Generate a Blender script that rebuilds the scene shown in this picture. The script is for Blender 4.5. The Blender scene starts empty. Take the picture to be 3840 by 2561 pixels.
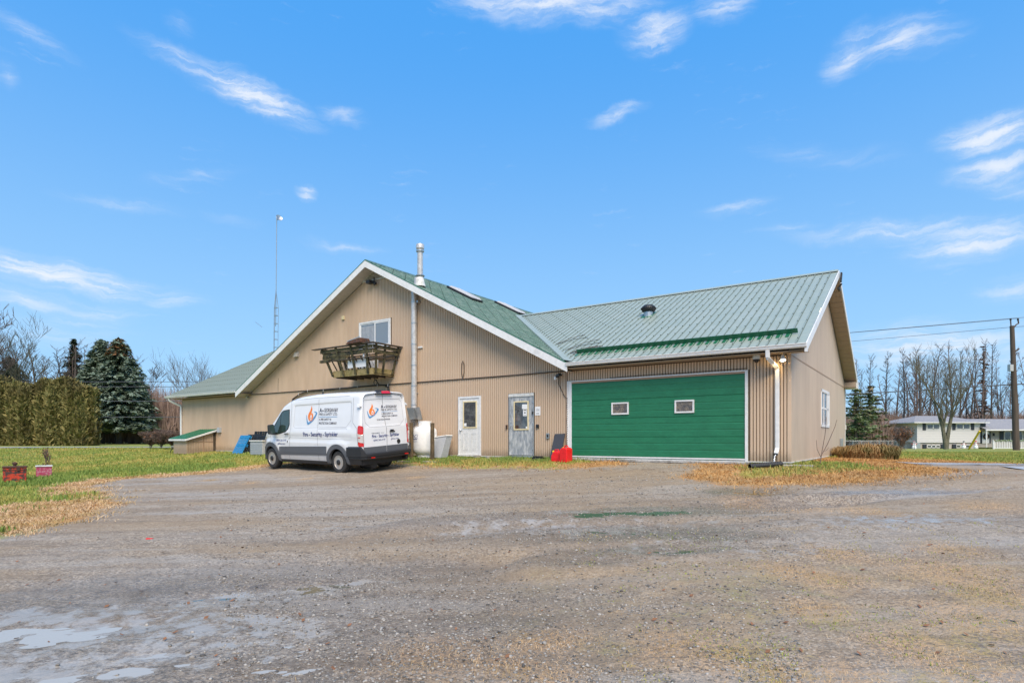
import bpy, bmesh, math, random
import numpy as np
from mathutils import Vector, Matrix, noise as mnoise
from mathutils.geometry import delaunay_2d_cdt
R = math.radians
rnd = random.Random(7)
sc = bpy.context.scene
col = sc.collection

# ------------------------------------------------------------------ camera
FPX, CX, HY, EZ = 2236.0, 1920.0, 1646.0, 1.6       # focal length etc. measured from the photograph (3840 px wide)
cam = bpy.data.cameras.new('camera'); camo = bpy.data.objects.new('camera', cam); col.objects.link(camo)
camo.location = (0, 0, EZ); camo.rotation_euler = (R(90), 0, 0)
cam.sensor_width = 36; cam.lens = 36 * FPX / 3840; cam.shift_y = (HY - 1280.5) / 3840
cam.clip_start = 0.05; cam.clip_end = 6000
sc.camera = camo

# ------------------------------------------------------------------ sky, sun, exposure
SUN_EL, SUN_AZ = 50.0, 170.0        # azimuth measured clockwise from +Y
EXPOSURE = 0.45
world = bpy.data.worlds.new('World'); sc.world = world; world.use_nodes = True
wn = world.node_tree; wn.nodes.clear()
def N(t, typ, **k):
    n = t.nodes.new(typ)
    for a, b in k.items():
        if a.startswith('i_'): n.inputs[int(a[2:]) if a[2:].isdigit() else a[2:]].default_value = b
        else: setattr(n, a, b)
    return n
def math_n(t, op, a, b=None, c=None, clamp=False):
    n = t.nodes.new('ShaderNodeMath'); n.operation = op; n.use_clamp = clamp
    for i, v in enumerate((a, b, c)):
        if v is None: continue
        if isinstance(v, (int, float)): n.inputs[i].default_value = v
        else: t.links.new(v, n.inputs[i])
    return n.outputs[0]
def smooth(t, v, lo, hi, tlo=0.0, thi=1.0):
    n = t.nodes.new('ShaderNodeMapRange'); n.interpolation_type = 'SMOOTHSTEP'
    t.links.new(v, n.inputs[0])
    for i, x in zip((1, 2, 3, 4), (lo, hi, tlo, thi)): n.inputs[i].default_value = x
    return n.outputs[0]
def mixc(t, fac, a, b, typ='MIX'):
    n = t.nodes.new('ShaderNodeMix'); n.data_type = 'RGBA'; n.blend_type = typ
    for i, v in ((0, fac), (6, a), (7, b)):
        if isinstance(v, (int, float)): n.inputs[i].default_value = v
        elif isinstance(v, tuple): n.inputs[i].default_value = v if len(v) == 4 else (*v, 1)
        else: t.links.new(v, n.inputs[i])
    return n.outputs[2]
SKY_STR = 0.10
sky = N(wn, 'ShaderNodeTexSky', sky_type='NISHITA', sun_disc=False)
sky.sun_elevation = R(SUN_EL); sky.sun_rotation = R(SUN_AZ); sky.altitude = 0; sky.air_density = 1.0; sky.dust_density = 0.3; sky.ozone_density = 1.5
geo = N(wn, 'ShaderNodeTexCoord')
sep = N(wn, 'ShaderNodeSeparateXYZ'); wn.links.new(geo.outputs['Generated'], sep.inputs[0])
az = math_n(wn, 'ARCTAN2', sep.outputs[0], sep.outputs[1])
el = math_n(wn, 'ARCSINE', sep.outputs[2])
aec = N(wn, 'ShaderNodeCombineXYZ'); wn.links.new(az, aec.inputs[0]); wn.links.new(el, aec.inputs[1])
def px_dir(x, y):
    X = (x - CX) / FPX; Z = -(y - HY) / FPX
    return math.atan2(X, 1), math.asin(Z / math.sqrt(X * X + 1 + Z * Z))
# clouds: stretched wisps at given compass bearings and heights plus faint high cirrus all round the sky
warp = N(wn, 'ShaderNodeTexNoise', i_Scale=9.0, i_Detail=6.0, i_Roughness=0.62); wn.links.new(aec.outputs[0], warp.inputs['Vector'])
wsub = N(wn, 'ShaderNodeVectorMath', operation='SUBTRACT'); wn.links.new(warp.outputs['Color'], wsub.inputs[0]); wsub.inputs[1].default_value = (.5, .5, .5)
wsc = N(wn, 'ShaderNodeVectorMath', operation='SCALE'); wn.links.new(wsub.outputs[0], wsc.inputs[0]); wsc.inputs['Scale'].default_value = 0.05
wadd = N(wn, 'ShaderNodeVectorMath', operation='ADD'); wn.links.new(aec.outputs[0], wadd.inputs[0]); wn.links.new(wsc.outputs[0], wadd.inputs[1])
fm = N(wn, 'ShaderNodeMapping'); wn.links.new(wadd.outputs[0], fm.inputs[0]); fm.inputs['Rotation'].default_value = (0, 0, R(22)); fm.inputs['Scale'].default_value = (5, 46, 1)
fib1 = N(wn, 'ShaderNodeTexNoise', i_Scale=2.2, i_Detail=8.0, i_Roughness=0.62); wn.links.new(fm.outputs[0], fib1.inputs['Vector'])
fm2 = N(wn, 'ShaderNodeMapping'); wn.links.new(wadd.outputs[0], fm2.inputs[0]); fm2.inputs['Rotation'].default_value = (0, 0, R(-24)); fm2.inputs['Scale'].default_value = (6, 40, 1)
fib2 = N(wn, 'ShaderNodeTexNoise', i_Scale=2.0, i_Detail=8.0, i_Roughness=0.62); wn.links.new(fm2.outputs[0], fib2.inputs['Vector'])
fibm = N(wn, 'ShaderNodeMix'); wn.links.new(smooth(wn, az, -.12, .18), fibm.inputs[0]); wn.links.new(fib1.outputs[0], fibm.inputs[2]); wn.links.new(fib2.outputs[0], fibm.inputs[3]); fib = fibm
CL = [ # px0, py0 -> px1, py1 (ends of the wisp in the photograph), half thickness, strength
 (560, 170, 900, 330, 26, .55), (760, 270, 1110, 425, 38, 1.0), (1210, 410, 1350, 450, 22, .5), (0, 60, 240, 200, 22, .45), (0, 265, 60, 300, 30, .35),
 (-200, 960, 520, 1085, 42, 1.0), (180, 1190, 480, 1170, 42, .5), (520, 1110, 740, 1130, 22, .5), (300, 740, 640, 780, 20, .35), (1120, 720, 1170, 750, 24, .8),
 (790, 800, 940, 840, 16, .4), (1750, -30, 2330, 20, 50, 1.0), (2370, 130, 2560, 75, 45, .8), (2480, 170, 2510, 110, 30, .6), (2250, 450, 2400, 400, 18, .7), (2620, 40, 2790, 0, 40, .7),
 (3110, 260, 3250, 140, 45, .75), (3200, 180, 3540, 120, 48, .7), (3560, 540, 3900, 480, 50, .9), (3600, 660, 3900, 590, 42, .8), (3700, 700, 3900, 700, 24, .6),
 (3100, 880, 3900, 830, 34, .65), (3480, 930, 3900, 850, 50, .8), (2650, 790, 2860, 755, 18, .5), (2850, 860, 3050, 845, 16, .35), (1180, 910, 1400, 930, 16, .4),
 (3200, 1310, 3860, 1280, 75, .8), (3700, 1090, 3900, 1060, 40, .5), (2900, 580, 3300, 600, 30, .3), (600, 660, 860, 640, 22, .3), (640, 90, 720, 100, 26, .35), (-100, 1110, 300, 1160, 40, .5), (-100,1240, 400, 1250, 45, .4)]
acc = None
for (x0, y0, x1, y1, th, st) in CL:
    a0, e0 = px_dir(x0, y0); a1, e1 = px_dir(x1, y1)
    ac, ec = (a0 + a1) / 2, (e0 + e1) / 2; L = math.hypot(a1 - a0, e1 - e0) / 2 * 1.9; an = math.atan2(e1 - e0, a1 - a0)
    th_ = th / FPX * math.cos((a0 + a1) / 2)
    m = N(wn, 'ShaderNodeMapping', vector_type='TEXTURE'); wn.links.new(wadd.outputs[0], m.inputs[0])
    m.inputs['Location'].default_value = (ac, ec, 0); m.inputs['Rotation'].default_value = (0, 0, an); m.inputs['Scale'].default_value = (L, th_ * 1.75, 1)
    g = N(wn, 'ShaderNodeTexGradient', gradient_type='SPHERICAL'); wn.links.new(m.outputs[0], g.inputs[0])
    v = math_n(wn, 'MULTIPLY', g.outputs['Fac'], st * 1.12)
    acc = v if acc is None else math_n(wn, 'MAXIMUM', acc, v)
fibc = smooth(wn, fib.outputs[0], .36, .66)
cl1 = math_n(wn, 'MULTIPLY', acc, math_n(wn, 'MULTIPLY_ADD', fibc, .62, .38))
gen = smooth(wn, math_n(wn, 'MULTIPLY', fib.outputs[0], warp.outputs['Fac']), .31, .55, 0, .22)
cmask = math_n(wn, 'ADD', smooth(wn, cl1, -0.02, 1.0, 0, .9), gen, clamp=True)
tint = mixc(wn, 1.0, sky.outputs[0], (1, 1, 1, 1), 'MULTIPLY'); TINT = wn.nodes[-1]
# light veil near the horizon and deeper blue overhead
elv = smooth(wn, el, -0.12, 0.66)
veil = mixc(wn, elv, (3.25, 5.55, 7.8), (0.58, 2.95, 7.2))
skyc = mixc(wn, 0.90, tint, veil)
final = mixc(wn, cmask, skyc, (6.4, 6.8, 7.4))
bg = N(wn, 'ShaderNodeBackground'); bg.inputs[1].default_value = SKY_STR; wn.links.new(final, bg.inputs[0])
wo = N(wn, 'ShaderNodeOutputWorld'); wn.links.new(bg.outputs[0], wo.inputs[0])
sl = bpy.data.lights.new('sun', 'SUN'); slo = bpy.data.objects.new('sun', sl); col.objects.link(slo)
sl.energy = 3.7; sl.angle = R(42); sl.color = (1.0, .87, .70)
sd_ = Vector((math.sin(R(SUN_AZ)) * math.cos(R(SUN_EL)), math.cos(R(SUN_AZ)) * math.cos(R(SUN_EL)), math.sin(R(SUN_EL))))
slo.rotation_euler = sd_.to_track_quat('Z', 'Y').to_euler(); slo.location = (0, -20, 40)
vs = sc.view_settings; vs.view_transform = 'Standard'; vs.look = 'None'; vs.gamma = 1; vs.exposure = EXPOSURE; vs.use_curve_mapping = False

# ------------------------------------------------------------------ materials
def mat(name, c, rough=.6, metal=0.0, spec=.5, var=.0, vscale=3.0, bump=0.0, bscale=60.0, c2=None, stretch=None, coord='Object', coat=0.0, th=(.4, .65), rvar=0.0, alpha=None):
    m = bpy.data.materials.new(name); m.use_nodes = True; t = m.node_tree; b = t.nodes['Principled BSDF']
    b.inputs['Base Color'].default_value = (*c, 1); b.inputs['Roughness'].default_value = rough; b.inputs['Metallic'].default_value = metal
    b.inputs['Specular IOR Level'].default_value = spec; b.inputs['Coat Weight'].default_value = coat
    if var or c2 or bump or rvar:
        tc = N(t, 'ShaderNodeTexCoord'); mp = N(t, 'ShaderNodeMapping'); t.links.new(tc.outputs[coord], mp.inputs[0])
        if stretch: mp.inputs['Scale'].default_value = stretch
    if var or c2:
        n = N(t, 'ShaderNodeTexNoise', i_Scale=vscale, i_Detail=8.0, i_Roughness=.65); t.links.new(mp.outputs[0], n.inputs['Vector'])
        o = (*c, 1)
        if c2: o = mixc(t, smooth(t, n.outputs[0], *th), (*c, 1), (*c2, 1))
        if var:
            n2 = N(t, 'ShaderNodeTexNoise', i_Scale=vscale * 4.3, i_Detail=6.0); t.links.new(mp.outputs[0], n2.inputs['Vector'])
            k = smooth(t, n2.outputs[0], .3, .7, 1 - var, 1 + var)
            cc = N(t, 'ShaderNodeCombineColor'); [t.links.new(k, cc.inputs[i]) for i in range(3)]
            o = mixc(t, 1.0, o, cc.outputs[0], 'MULTIPLY')
        t.links.new(o, b.inputs['Base Color'])
    if rvar:
        n4 = N(t, 'ShaderNodeTexNoise', i_Scale=vscale * 1.7, i_Detail=4.0); t.links.new(mp.outputs[0], n4.inputs['Vector'])
        t.links.new(smooth(t, n4.outputs[0], .35, .65, max(.03, rough - rvar), rough + rvar), b.inputs['Roughness'])
    if bump:
        n3 = N(t, 'ShaderNodeTexNoise', i_Scale=bscale, i_Detail=4.0); t.links.new(mp.outputs[0], n3.inputs['Vector'])
        bp = N(t, 'ShaderNodeBump'); bp.inputs['Strength'].default_value = bump; bp.inputs['Distance'].default_value = .02
        t.links.new(n3.outputs[0], bp.inputs['Height']); t.links.new(bp.outputs[0], b.inputs['Normal'])
    return m
def emit(name, c, s):
    m = bpy.data.materials.new(name); m.use_nodes = True; b = m.node_tree.nodes['Principled BSDF']
    b.inputs['Base Color'].default_value = (*c, 1); b.inputs['Emission Color'].default_value = (*c, 1); b.inputs['Emission Strength'].default_value = s
    return m
M = {}
M['siding'] = mat('siding', (.61, .45, .315), .55, var=.04, vscale=.8, bump=.06, bscale=90, c2=(.56, .405, .28), stretch=(1, 1, .25))
def grime(m, c, z0, z1, amt, sc_=6.0):
    t = m.node_tree; b = t.nodes['Principled BSDF']; src = b.inputs['Base Color'].links[0].from_socket if b.inputs['Base Color'].links else None
    tc = N(t, 'ShaderNodeTexCoord'); sp = N(t, 'ShaderNodeSeparateXYZ'); t.links.new(tc.outputs['Object'], sp.inputs[0]); gg = N(t, 'ShaderNodeNewGeometry')
    n = N(t, 'ShaderNodeTexNoise', i_Scale=sc_, i_Detail=6.0, i_Roughness=.7); t.links.new(gg.outputs['Position'], n.inputs['Vector'])
    k = math_n(t, 'MULTIPLY', smooth(t, math_n(t, 'ADD', sp.outputs[2], math_n(t, 'MULTIPLY_ADD', n.outputs[0], (z1 - z0), -(z1 - z0) * .5)), z1, z0), amt)
    t.links.new(mixc(t, k, src if src else tuple(b.inputs['Base Color'].default_value), c), b.inputs['Base Color'])
grime(M['siding'], (.20, .15, .10), 1.0, 1.35, .6)
M['siding_back'] = mat('siding_back', (.13, .085, .055), .7)
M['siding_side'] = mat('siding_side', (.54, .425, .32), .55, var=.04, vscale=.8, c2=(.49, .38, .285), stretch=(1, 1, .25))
M['siding_seam'] = mat('siding_seam', (.36, .24, .16), .6)
M['concrete'] = mat('concrete', (.42, .40, .37), .85, var=.15, vscale=4, c2=(.22, .20, .17), bump=.3)
M['white'] = mat('white_metal', (.74, .73, .72), .4, var=.05, vscale=2, c2=(.58, .57, .55), th=(.5, .8))
M['dirtywhite'] = mat('dirty_white', (.66, .65, .62), .5, var=.08, vscale=5, c2=(.42, .41, .36), th=(.45, .75))
M['soffit'] = mat('soffit', (.52, .47, .41), .6, var=.06, vscale=5)
M['soffit_gap'] = mat('soffit_gap', (.06, .05, .04), .8)
M['tansoffit'] = mat('tan_soffit', (.36, .28, .21), .6, var=.06, vscale=5)
M['roof'] = mat('green_metal_roof', (.295, .34, .285), .38, metal=.0, spec=.5, var=.035, vscale=1.4, c2=(.325, .365, .312), rvar=.03)  # pale tone holds the wet sky sheen of the wing roofs
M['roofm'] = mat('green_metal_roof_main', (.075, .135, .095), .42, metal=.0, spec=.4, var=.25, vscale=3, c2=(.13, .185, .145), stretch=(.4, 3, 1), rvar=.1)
M['rib_shade'] = mat('roof_rib_shade', (.12, .15, .125), .6)  # shade on one flank of each rib, painted as a darker colour
M['roof_rib'] = mat('pale_rib', (.28, .36, .29), .4)  # rib tops paler than the sheet between them
M['roofd'] = mat('dark_green_metal', (.015, .115, .055), .35, var=.1, vscale=4, c2=(.02, .15, .075))
M['screw'] = mat('screw', (.03, .05, .04), .5)
M['doorgreen'] = mat('green_door_paint', (.013, .150, .068), .45, var=.06, vscale=2.0, bump=.10, bscale=120, c2=(.016, .175, .080), stretch=(1, 1, 2.5))
M['glass'] = mat('dark_glass', (.05, .055, .06), .06, spec=1.0, var=.3, vscale=3, c2=(.12, .125, .125))
M['glass_sky'] = mat('pale_glass', (.20, .23, .26), .08, spec=.9, var=.1, vscale=2, c2=(.28, .30, .33))
M['glass_gar'] = mat('garage_glass', (.10, .085, .08), .25, spec=.7, var=.5, vscale=9, c2=(.22, .17, .12))
M['curtain'] = mat('curtain', (.45, .45, .47), .8, var=.2, vscale=6, stretch=(6, 1, .4))
M['cream'] = mat('cream_trim', (.72, .60, .36), .5, var=.06)
M['greydoor'] = mat('weathered_grey_door', (.27, .29, .31), .5, var=.2, vscale=5, c2=(.50, .50, .49), stretch=(2.2, 1, .45), th=(.42, .62))
M['whitedoor'] = mat('grubby_white_door', (.72, .71, .69), .5, var=.1, vscale=9, c2=(.50, .50, .45), th=(.5, .8))
M['alu'] = mat('aluminium', (.6, .6, .6), .3, metal=.8)
M['galv'] = mat('galvanised', (.46, .48, .49), .35, metal=.7, var=.15, vscale=8)
M['flue'] = mat('flue_metal', (.52, .49, .46), .35, metal=.35, var=.12, vscale=6, c2=(.64, .62, .60))
M['black'] = mat('black_plastic', (.022, .022, .024), .5, var=.2, vscale=10)
M['cable'] = mat('cable', (.035, .03, .027), .6)
M['paper'] = mat('paper', (.82, .81, .80), .7)
M['ink'] = mat('ink', (.05, .05, .055), .7)
M['mosswood'] = mat('mossy_wood', (.12, .10, .045), .8, var=.35, vscale=7, c2=(.035, .032, .018), bump=.4, stretch=(1, 1, 1), th=(.42, .6))
M['mossbeam'] = mat('mossy_beam', (.36, .27, .12), .8, var=.2, vscale=5, c2=(.22, .18, .06), bump=.3)
M['wetwood'] = mat('wet_wood', (.05, .04, .03), .6, var=.3, vscale=6, c2=(.11, .08, .05))
M['post'] = mat('brown_post', (.15, .10, .05), .8, var=.3, vscale=8, c2=(.075, .055, .03), stretch=(1, 1, .2), bump=.4)
M['vanwhite'] = mat('van_white', (.78, .78, .79), .22, spec=.5, coat=.6, var=.015, vscale=1)
grime(M['vanwhite'], (.40, .37, .33), .35, 1.0, .5, 3.0)
M['cladding'] = mat('van_cladding', (.10, .105, .115), .6, var=.12, vscale=40, bump=.15, bscale=200)
M['vanblack'] = mat('van_black', (.018, .018, .02), .5)
M['tyre'] = mat('tyre', (.022, .022, .022), .75, var=.3, vscale=20, c2=(.05, .045, .04))
M['rim'] = mat('rim', (.50, .46, .42), .38, metal=.5, var=.1, vscale=10)
M['vanglass'] = mat('van_glass', (.03, .05, .04), .04, spec=1.0)
M['seamline'] = mat('panel_gap', (.10, .10, .105), .7)
M['creaseline'] = mat('panel_crease_line', (.36, .36, .37), .6)  # grey strips drawn along the pressed panel creases
M['redlens'] = mat('red_lens', (.55, .008, .012), .15, spec=.8, coat=.5)
M['clearlens'] = mat('clear_lens', (.55, .52, .50), .15, spec=.8, coat=.5, var=.3, vscale=20)
M['navy'] = mat('navy_lettering', (.035, .055, .20), .5)
M['darkink'] = mat('dark_lettering', (.04, .04, .07), .5)
M['skyblue'] = mat('logo_blue', (.10, .28, .52), .5)
M['orange'] = mat('logo_orange', (.85, .22, .035), .5)
M['tankwhite'] = mat('tank_white', (.84, .84, .83), .35, var=.03, vscale=3, c2=(.66, .65, .62), th=(.5, .8))
M['greyplastic'] = mat('grey_cabinet', (.42, .43, .44), .5, var=.08, vscale=4)
M['bluepallet'] = mat('blue_plastic', (.03, .25, .52), .45, var=.12, vscale=6)
M['redcan'] = mat('red_plastic', (.75, .012, .014), .32, var=.08, vscale=6)
M['yellow'] = mat('yellow_plastic', (.85, .55, .03), .4)
M['redbox'] = mat('rusty_red_paint', (.52, .045, .014), .55, var=.2, vscale=4, c2=(.05, .03, .025), th=(.44, .56), coord='Generated')
M['pinkbox'] = mat('faded_pink_paint', (.36, .035, .085), .55, var=.2, vscale=5, c2=(.45, .20, .25), th=(.46, .6), coord='Generated')
M['rust'] = mat('rust', (.10, .04, .02), .8, var=.3, vscale=10, c2=(.04, .025, .02))
M['slab'] = mat('stone_slab', (.34, .31, .27), .85, var=.2, vscale=6, bump=.4)
M['darkboard'] = mat('dark_board', (.045, .048, .058), .65, var=.2, vscale=14)
M['bark'] = mat('bark', (.115, .092, .078), .9, var=.25, vscale=1.5)
M['bark2'] = mat('bark_reddish', (.15, .105, .085), .9, var=.25, vscale=1.5)
M['barkdark'] = mat('bark_dark', (.085, .068, .058), .9, var=.25, vscale=1.5)
M['barkgreen'] = mat('bark_mossy', (.13, .12, .08), .9, var=.25, vscale=1.5)
M['deadleaf'] = mat('dead_leaf', (.22, .10, .045), .8, var=.3, vscale=2)
M['roofshingle'] = mat('grey_shingle', (.30, .285, .28), .8, var=.2, vscale=3, c2=(.22, .22, .24), stretch=(1, 1, 4))
M['housewhite'] = mat('house_siding', (.58, .56, .55), .6)
M['housebrick'] = mat('house_base', (.42, .38, .35), .8, var=.1, vscale=6)
M['shutter'] = mat('shutter', (.02, .025, .035), .5)
M['polewood'] = mat('pole_wood', (.085, .062, .048), .85, var=.25, vscale=2, stretch=(1, 1, .1))
M['wire'] = mat('wire', (.10, .10, .11), .5)
M['snowwhite'] = mat('decoration_white', (.8, .8, .8), .7)
M['decored'] = mat('decoration_red', (.6, .03, .03), .7)
M['wreath'] = mat('wreath', (.06, .035, .02), .8)
M['lamp'] = emit('lamp_lens', (1.0, .88, .55), 7.0)
def leafmat(name, a, b_, sc_=1.2, rough=.7, c3=None, coord='Object'):
    m = bpy.data.materials.new(name); m.use_nodes = True; t = m.node_tree; b = t.nodes['Principled BSDF']; b.inputs['Roughness'].default_value = rough
    b.inputs['Specular IOR Level'].default_value = .2
    g = N(t, 'ShaderNodeNewGeometry'); tc = N(t, 'ShaderNodeTexCoord')
    n = N(t, 'ShaderNodeTexNoise', i_Scale=sc_, i_Detail=5.0); t.links.new(tc.outputs[coord], n.inputs['Vector'])
    o = mixc(t, g.outputs['Random Per Island'], a, b_)
    if c3: o = mixc(t, smooth(t, n.outputs[0], .45, .62), o, c3)
    t.links.new(o, b.inputs['Base Color'])
    return m
M['spruce'] = leafmat('spruce_needles', (.15, .205, .15), (.25, .31, .24), .5, c3=(.13, .17, .11))
M['pine'] = leafmat('pine_needles', (.10, .155, .065), (.21, .27, .13), .4, c3=(.20, .16, .10))
M['darkspruce'] = leafmat('dark_needles', (.02, .035, .02), (.055, .075, .04), .5)
M['browntop'] = leafmat('brown_cones', (.16, .075, .03), (.25, .12, .05), .5)
M['cedar'] = leafmat('cedar_foliage', (.14, .145, .05), (.30, .245, .095), .5, c3=(.15, .125, .05))
M['drybush'] = leafmat('dry_grass', (.24, .12, .045), (.40, .27, .12), 2, c3=(.17, .14, .05))
M['brush'] = leafmat('brush_twigs', (.18, .12, .10), (.30, .21, .17), .6)
M['gdry'] = leafmat('dead_grass_blades', (.42, .20, .06), (.60, .38, .16), 1.0, c3=(.42, .24, .10), coord='Object')
M['gpale'] = leafmat('straw_blades', (.50, .33, .18), (.64, .47, .29), 1.0, c3=(.40, .28, .12))
M['ggreen'] = leafmat('green_grass_blades', (.17, .235, .04), (.36, .35, .09), .35, c3=(.42, .34, .10))
M['gfresh'] = leafmat('fresh_grass_blades', (.12, .20, .045), (.25, .31, .07), .6)

# ------------------------------------------------------------------ mesh helpers
class MB:
    def __init__(s): s.v = []; s.f = []; s.m = []
    def quad(s, *p, mi=0):
        b = len(s.v); s.v += [tuple(q) for q in p]; s.f.append(tuple(range(b, b + len(p)))); s.m.append(mi); return s
    def box(s, x0, x1, y0, y1, z0, z1, mi=0):
        b = len(s.v); s.v += [(x, y, z) for x in (x0, x1) for y in (y0, y1) for z in (z0, z1)]
        for f in ((0, 1, 3, 2), (4, 6, 7, 5), (0, 4, 5, 1), (2, 3, 7, 6), (0, 2, 6, 4), (1, 5, 7, 3)): s.f.append(tuple(b + i for i in f)); s.m.append(mi)
        return s
    def hexa(s, p, mi=0):     # eight points: bottom four, top four (same winding)
        b = len(s.v); s.v += [tuple(q) for q in p]
        for f in ((3, 2, 1, 0), (4, 5, 6, 7), (0, 1, 5, 4), (1, 2, 6, 5), (2, 3, 7, 6), (3, 0, 4, 7)): s.f.append(tuple(b + i for i in f)); s.m.append(mi)
        return s
    def prism(s, poly, ext, mi=0):   # poly: list of 3-D points, extruded by vector ext
        n = len(poly); b = len(s.v); s.v += [tuple(q) for q in poly] + [tuple(q[i] + ext[i] for i in range(3)) for q in poly]
        s.f.append(tuple(b + i for i in range(n))[::-1]); s.f.append(tuple(b + n + i for i in range(n))); s.m += [mi, mi]
        for i in range(n): j = (i + 1) % n; s.f.append((b + i, b + j, b + n + j, b + n + i)); s.m.append(mi)
        return s
    def bar(s, a, b_, w, h=None, up=(0, 0, 1), mi=0):   # rectangular bar from a to b
        h = h or w; a = Vector(a); b_ = Vector(b_); d = (b_ - a).normalized(); u_ = Vector(up)
        if abs(d.dot(u_)) > .98: u_ = Vector((1, 0, 0))
        r = d.cross(u_).normalized() * w / 2; t = r.cross(d).normalized() * h / 2
        return s.hexa([a - r - t, a + r - t, a + r + t, a - r + t, b_ - r - t, b_ + r - t, b_ + r + t, b_ - r + t], mi)
    def tube(s, pts, rad, n=8, mi=0, caps=True):
        pts = [Vector(p) for p in pts]; rr = rad if isinstance(rad, (list, tuple)) else [rad] * len(pts); b = len(s.v)
        pr = None
        for i, p in enumerate(pts):
            d = (pts[min(i + 1, len(pts) - 1)] - pts[max(i - 1, 0)])
            if d.length < 1e-9: d = Vector((0, 0, 1))
            d.normalize()
            a = pr if pr and abs(pr.dot(d)) < .95 else (Vector((1, 0, 0)) if abs(d.x) < .9 else Vector((0, 1, 0)))
            x = (a - d * a.dot(d)).normalized(); pr = x; y = d.cross(x)
            for k in range(n): t = 2 * math.pi * k / n; s.v.append(tuple(p + (x * math.cos(t) + y * math.sin(t)) * rr[i]))
        for i in range(len(pts) - 1):
            for k in range(n): j = (k + 1) % n; s.f.append((b + i * n + k, b + i * n + j, b + (i + 1) * n + j, b + (i + 1) * n + k)); s.m.append(mi)
        if caps: s.f.append(tuple(b + k for k in range(n))[::-1]); s.f.append(tuple(b + (len(pts) - 1) * n + k for k in range(n))); s.m += [mi, mi]
        return s
    def lathe(s, prof, c=(0, 0, 0), n=24, axis='z', mi=0):   # prof: list of (radius, height)
        b = len(s.v); c = Vector(c)
        for r, h in prof:
            for k in range(n):
                t = 2 * math.pi * k / n; a, d = r * math.cos(t), r * math.sin(t)
                p = {'z': (a, d, h), 'y': (a, h, d), 'x': (h, a, d)}[axis]; s.v.append(tuple(c + Vector(p)))
        for i in range(len(prof) - 1):
            for k in range(n):
                j = (k + 1) % n; q = (b + i * n + k, b + i * n + j, b + (i + 1) * n + j, b + (i + 1) * n + k); s.f.append(q if axis != 'y' else q[::-1]); s.m.append(mi)
        s.f.append(tuple(b + k for k in range(n))); s.f.append(tuple(b + (len(prof) - 1) * n + k for k in range(n))); s.m += [mi, mi]
        return s
    def build(s, name, mats, parent=None, smooth_=False, bevel=0, recalc=True, seg=2, **props):
        me = bpy.data.meshes.new(name); me.from_pydata(s.v, [], s.f)
        for m in (mats if isinstance(mats, (list, tuple)) else [mats]): me.materials.append(m if not isinstance(m, str) else M[m])
        if any(s.m): me.polygons.foreach_set('material_index', s.m)
        if recalc:
            bm = bmesh.new(); bm.from_mesh(me); bmesh.ops.recalc_face_normals(bm, faces=bm.faces); bm.to_mesh(me); bm.free()
        if smooth_: me.polygons.foreach_set('use_smooth', [True] * len(me.polygons)); me.set_sharp_from_angle(angle=R(40))
        return link(name, me, parent, bevel, seg=seg, **props)
def link(name, me, parent=None, bevel=0, seg=2, **props):
    o = bpy.data.objects.new(name, me); col.objects.link(o)
    if parent: o.parent = parent
    if bevel:
        b = o.modifiers.new('b', 'BEVEL'); b.width = bevel; b.segments = seg; b.limit_method = 'ANGLE'; b.angle_limit = R(40)
    for k, v in props.items(): o[k] = v
    return o
def thing(name, label, cat, loc=(0, 0, 0), rz=0.0, group=None, mtx=None):
    o = bpy.data.objects.new(name, None); col.objects.link(o); o.empty_display_size = .2
    if mtx is not None: o.matrix_world = mtx
    else: o.location = loc; o.rotation_euler = (0, 0, rz)
    o['label'] = label; o['category'] = cat
    if group: o['group'] = group
    return o
def tag(o, label, cat, group=None):
    o['label'] = label; o['category'] = cat
    if group: o['group'] = group
    return o
def np_mesh(name, V, F, mats, parent=None, **props):     # V (n,3), F (m,3) arrays
    me = bpy.data.meshes.new(name); nv, nf = len(V), len(F); k = F.shape[1]
    me.vertices.add(nv); me.vertices.foreach_set('co', np.asarray(V, np.float32).ravel())
    me.loops.add(nf * k); me.loops.foreach_set('vertex_index', np.asarray(F, np.int32).ravel())
    me.polygons.add(nf); me.polygons.foreach_set('loop_start', np.arange(0, nf * k, k, dtype=np.int32)); me.polygons.foreach_set('loop_total', np.full(nf, k, np.int32))
    for m in (mats if isinstance(mats, (list, tuple)) else [mats]): me.materials.append(M[m] if isinstance(m, str) else m)
    me.update(calc_edges=True)
    return link(name, me, parent, **props)

# ------------------------------------------------------------------ building frame and terrain
U2, V2 = np.array([.8201, -.5722]), np.array([.5722, .8201]); F0 = np.array([-1.10, 21.06])
def W2(s, w): return F0[0] + s * U2[0] + w * V2[0], F0[1] + s * U2[1] + w * V2[1]
def sst(x, a, b): t = np.clip((x - a) / (b - a), 0, 1); return t * t * (3 - 2 * t)
KD = np.array([-200, 0, 1.2, 2.25, 4.25, 7, 10, 14, 20, 300.]); KZ = np.array([.93, .93, .85, .685, .528, .36, .2, .06, 0, 0.])
PUD = []   # puddle basins: x, y, rx, ry, rot, level
def base_z(x, y):
    x = np.asarray(x, float); y = np.asarray(y, float)
    s = (x - F0[0]) * U2[0] + (y - F0[1]) * U2[1]; d = -((x - F0[0]) * V2[0] + (y - F0[1]) * V2[1])
    z = np.interp(d, KD, KZ)
    z = z - .22 * sst(s, 10.8, 17) * sst(d, 2, -3)
    fr = np.hypot(x, y)
    left = .95 * np.ones_like(z); z = z + (left - z) * sst(y, 28, 44) * (x < 0) * sst(-x, 0, 10)
    zr = .66 - .42 * sst(y, 50, 82); z = z + (zr - z) * sst(y, 26, 44) * sst(x, 10, 20)
    return z
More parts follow.
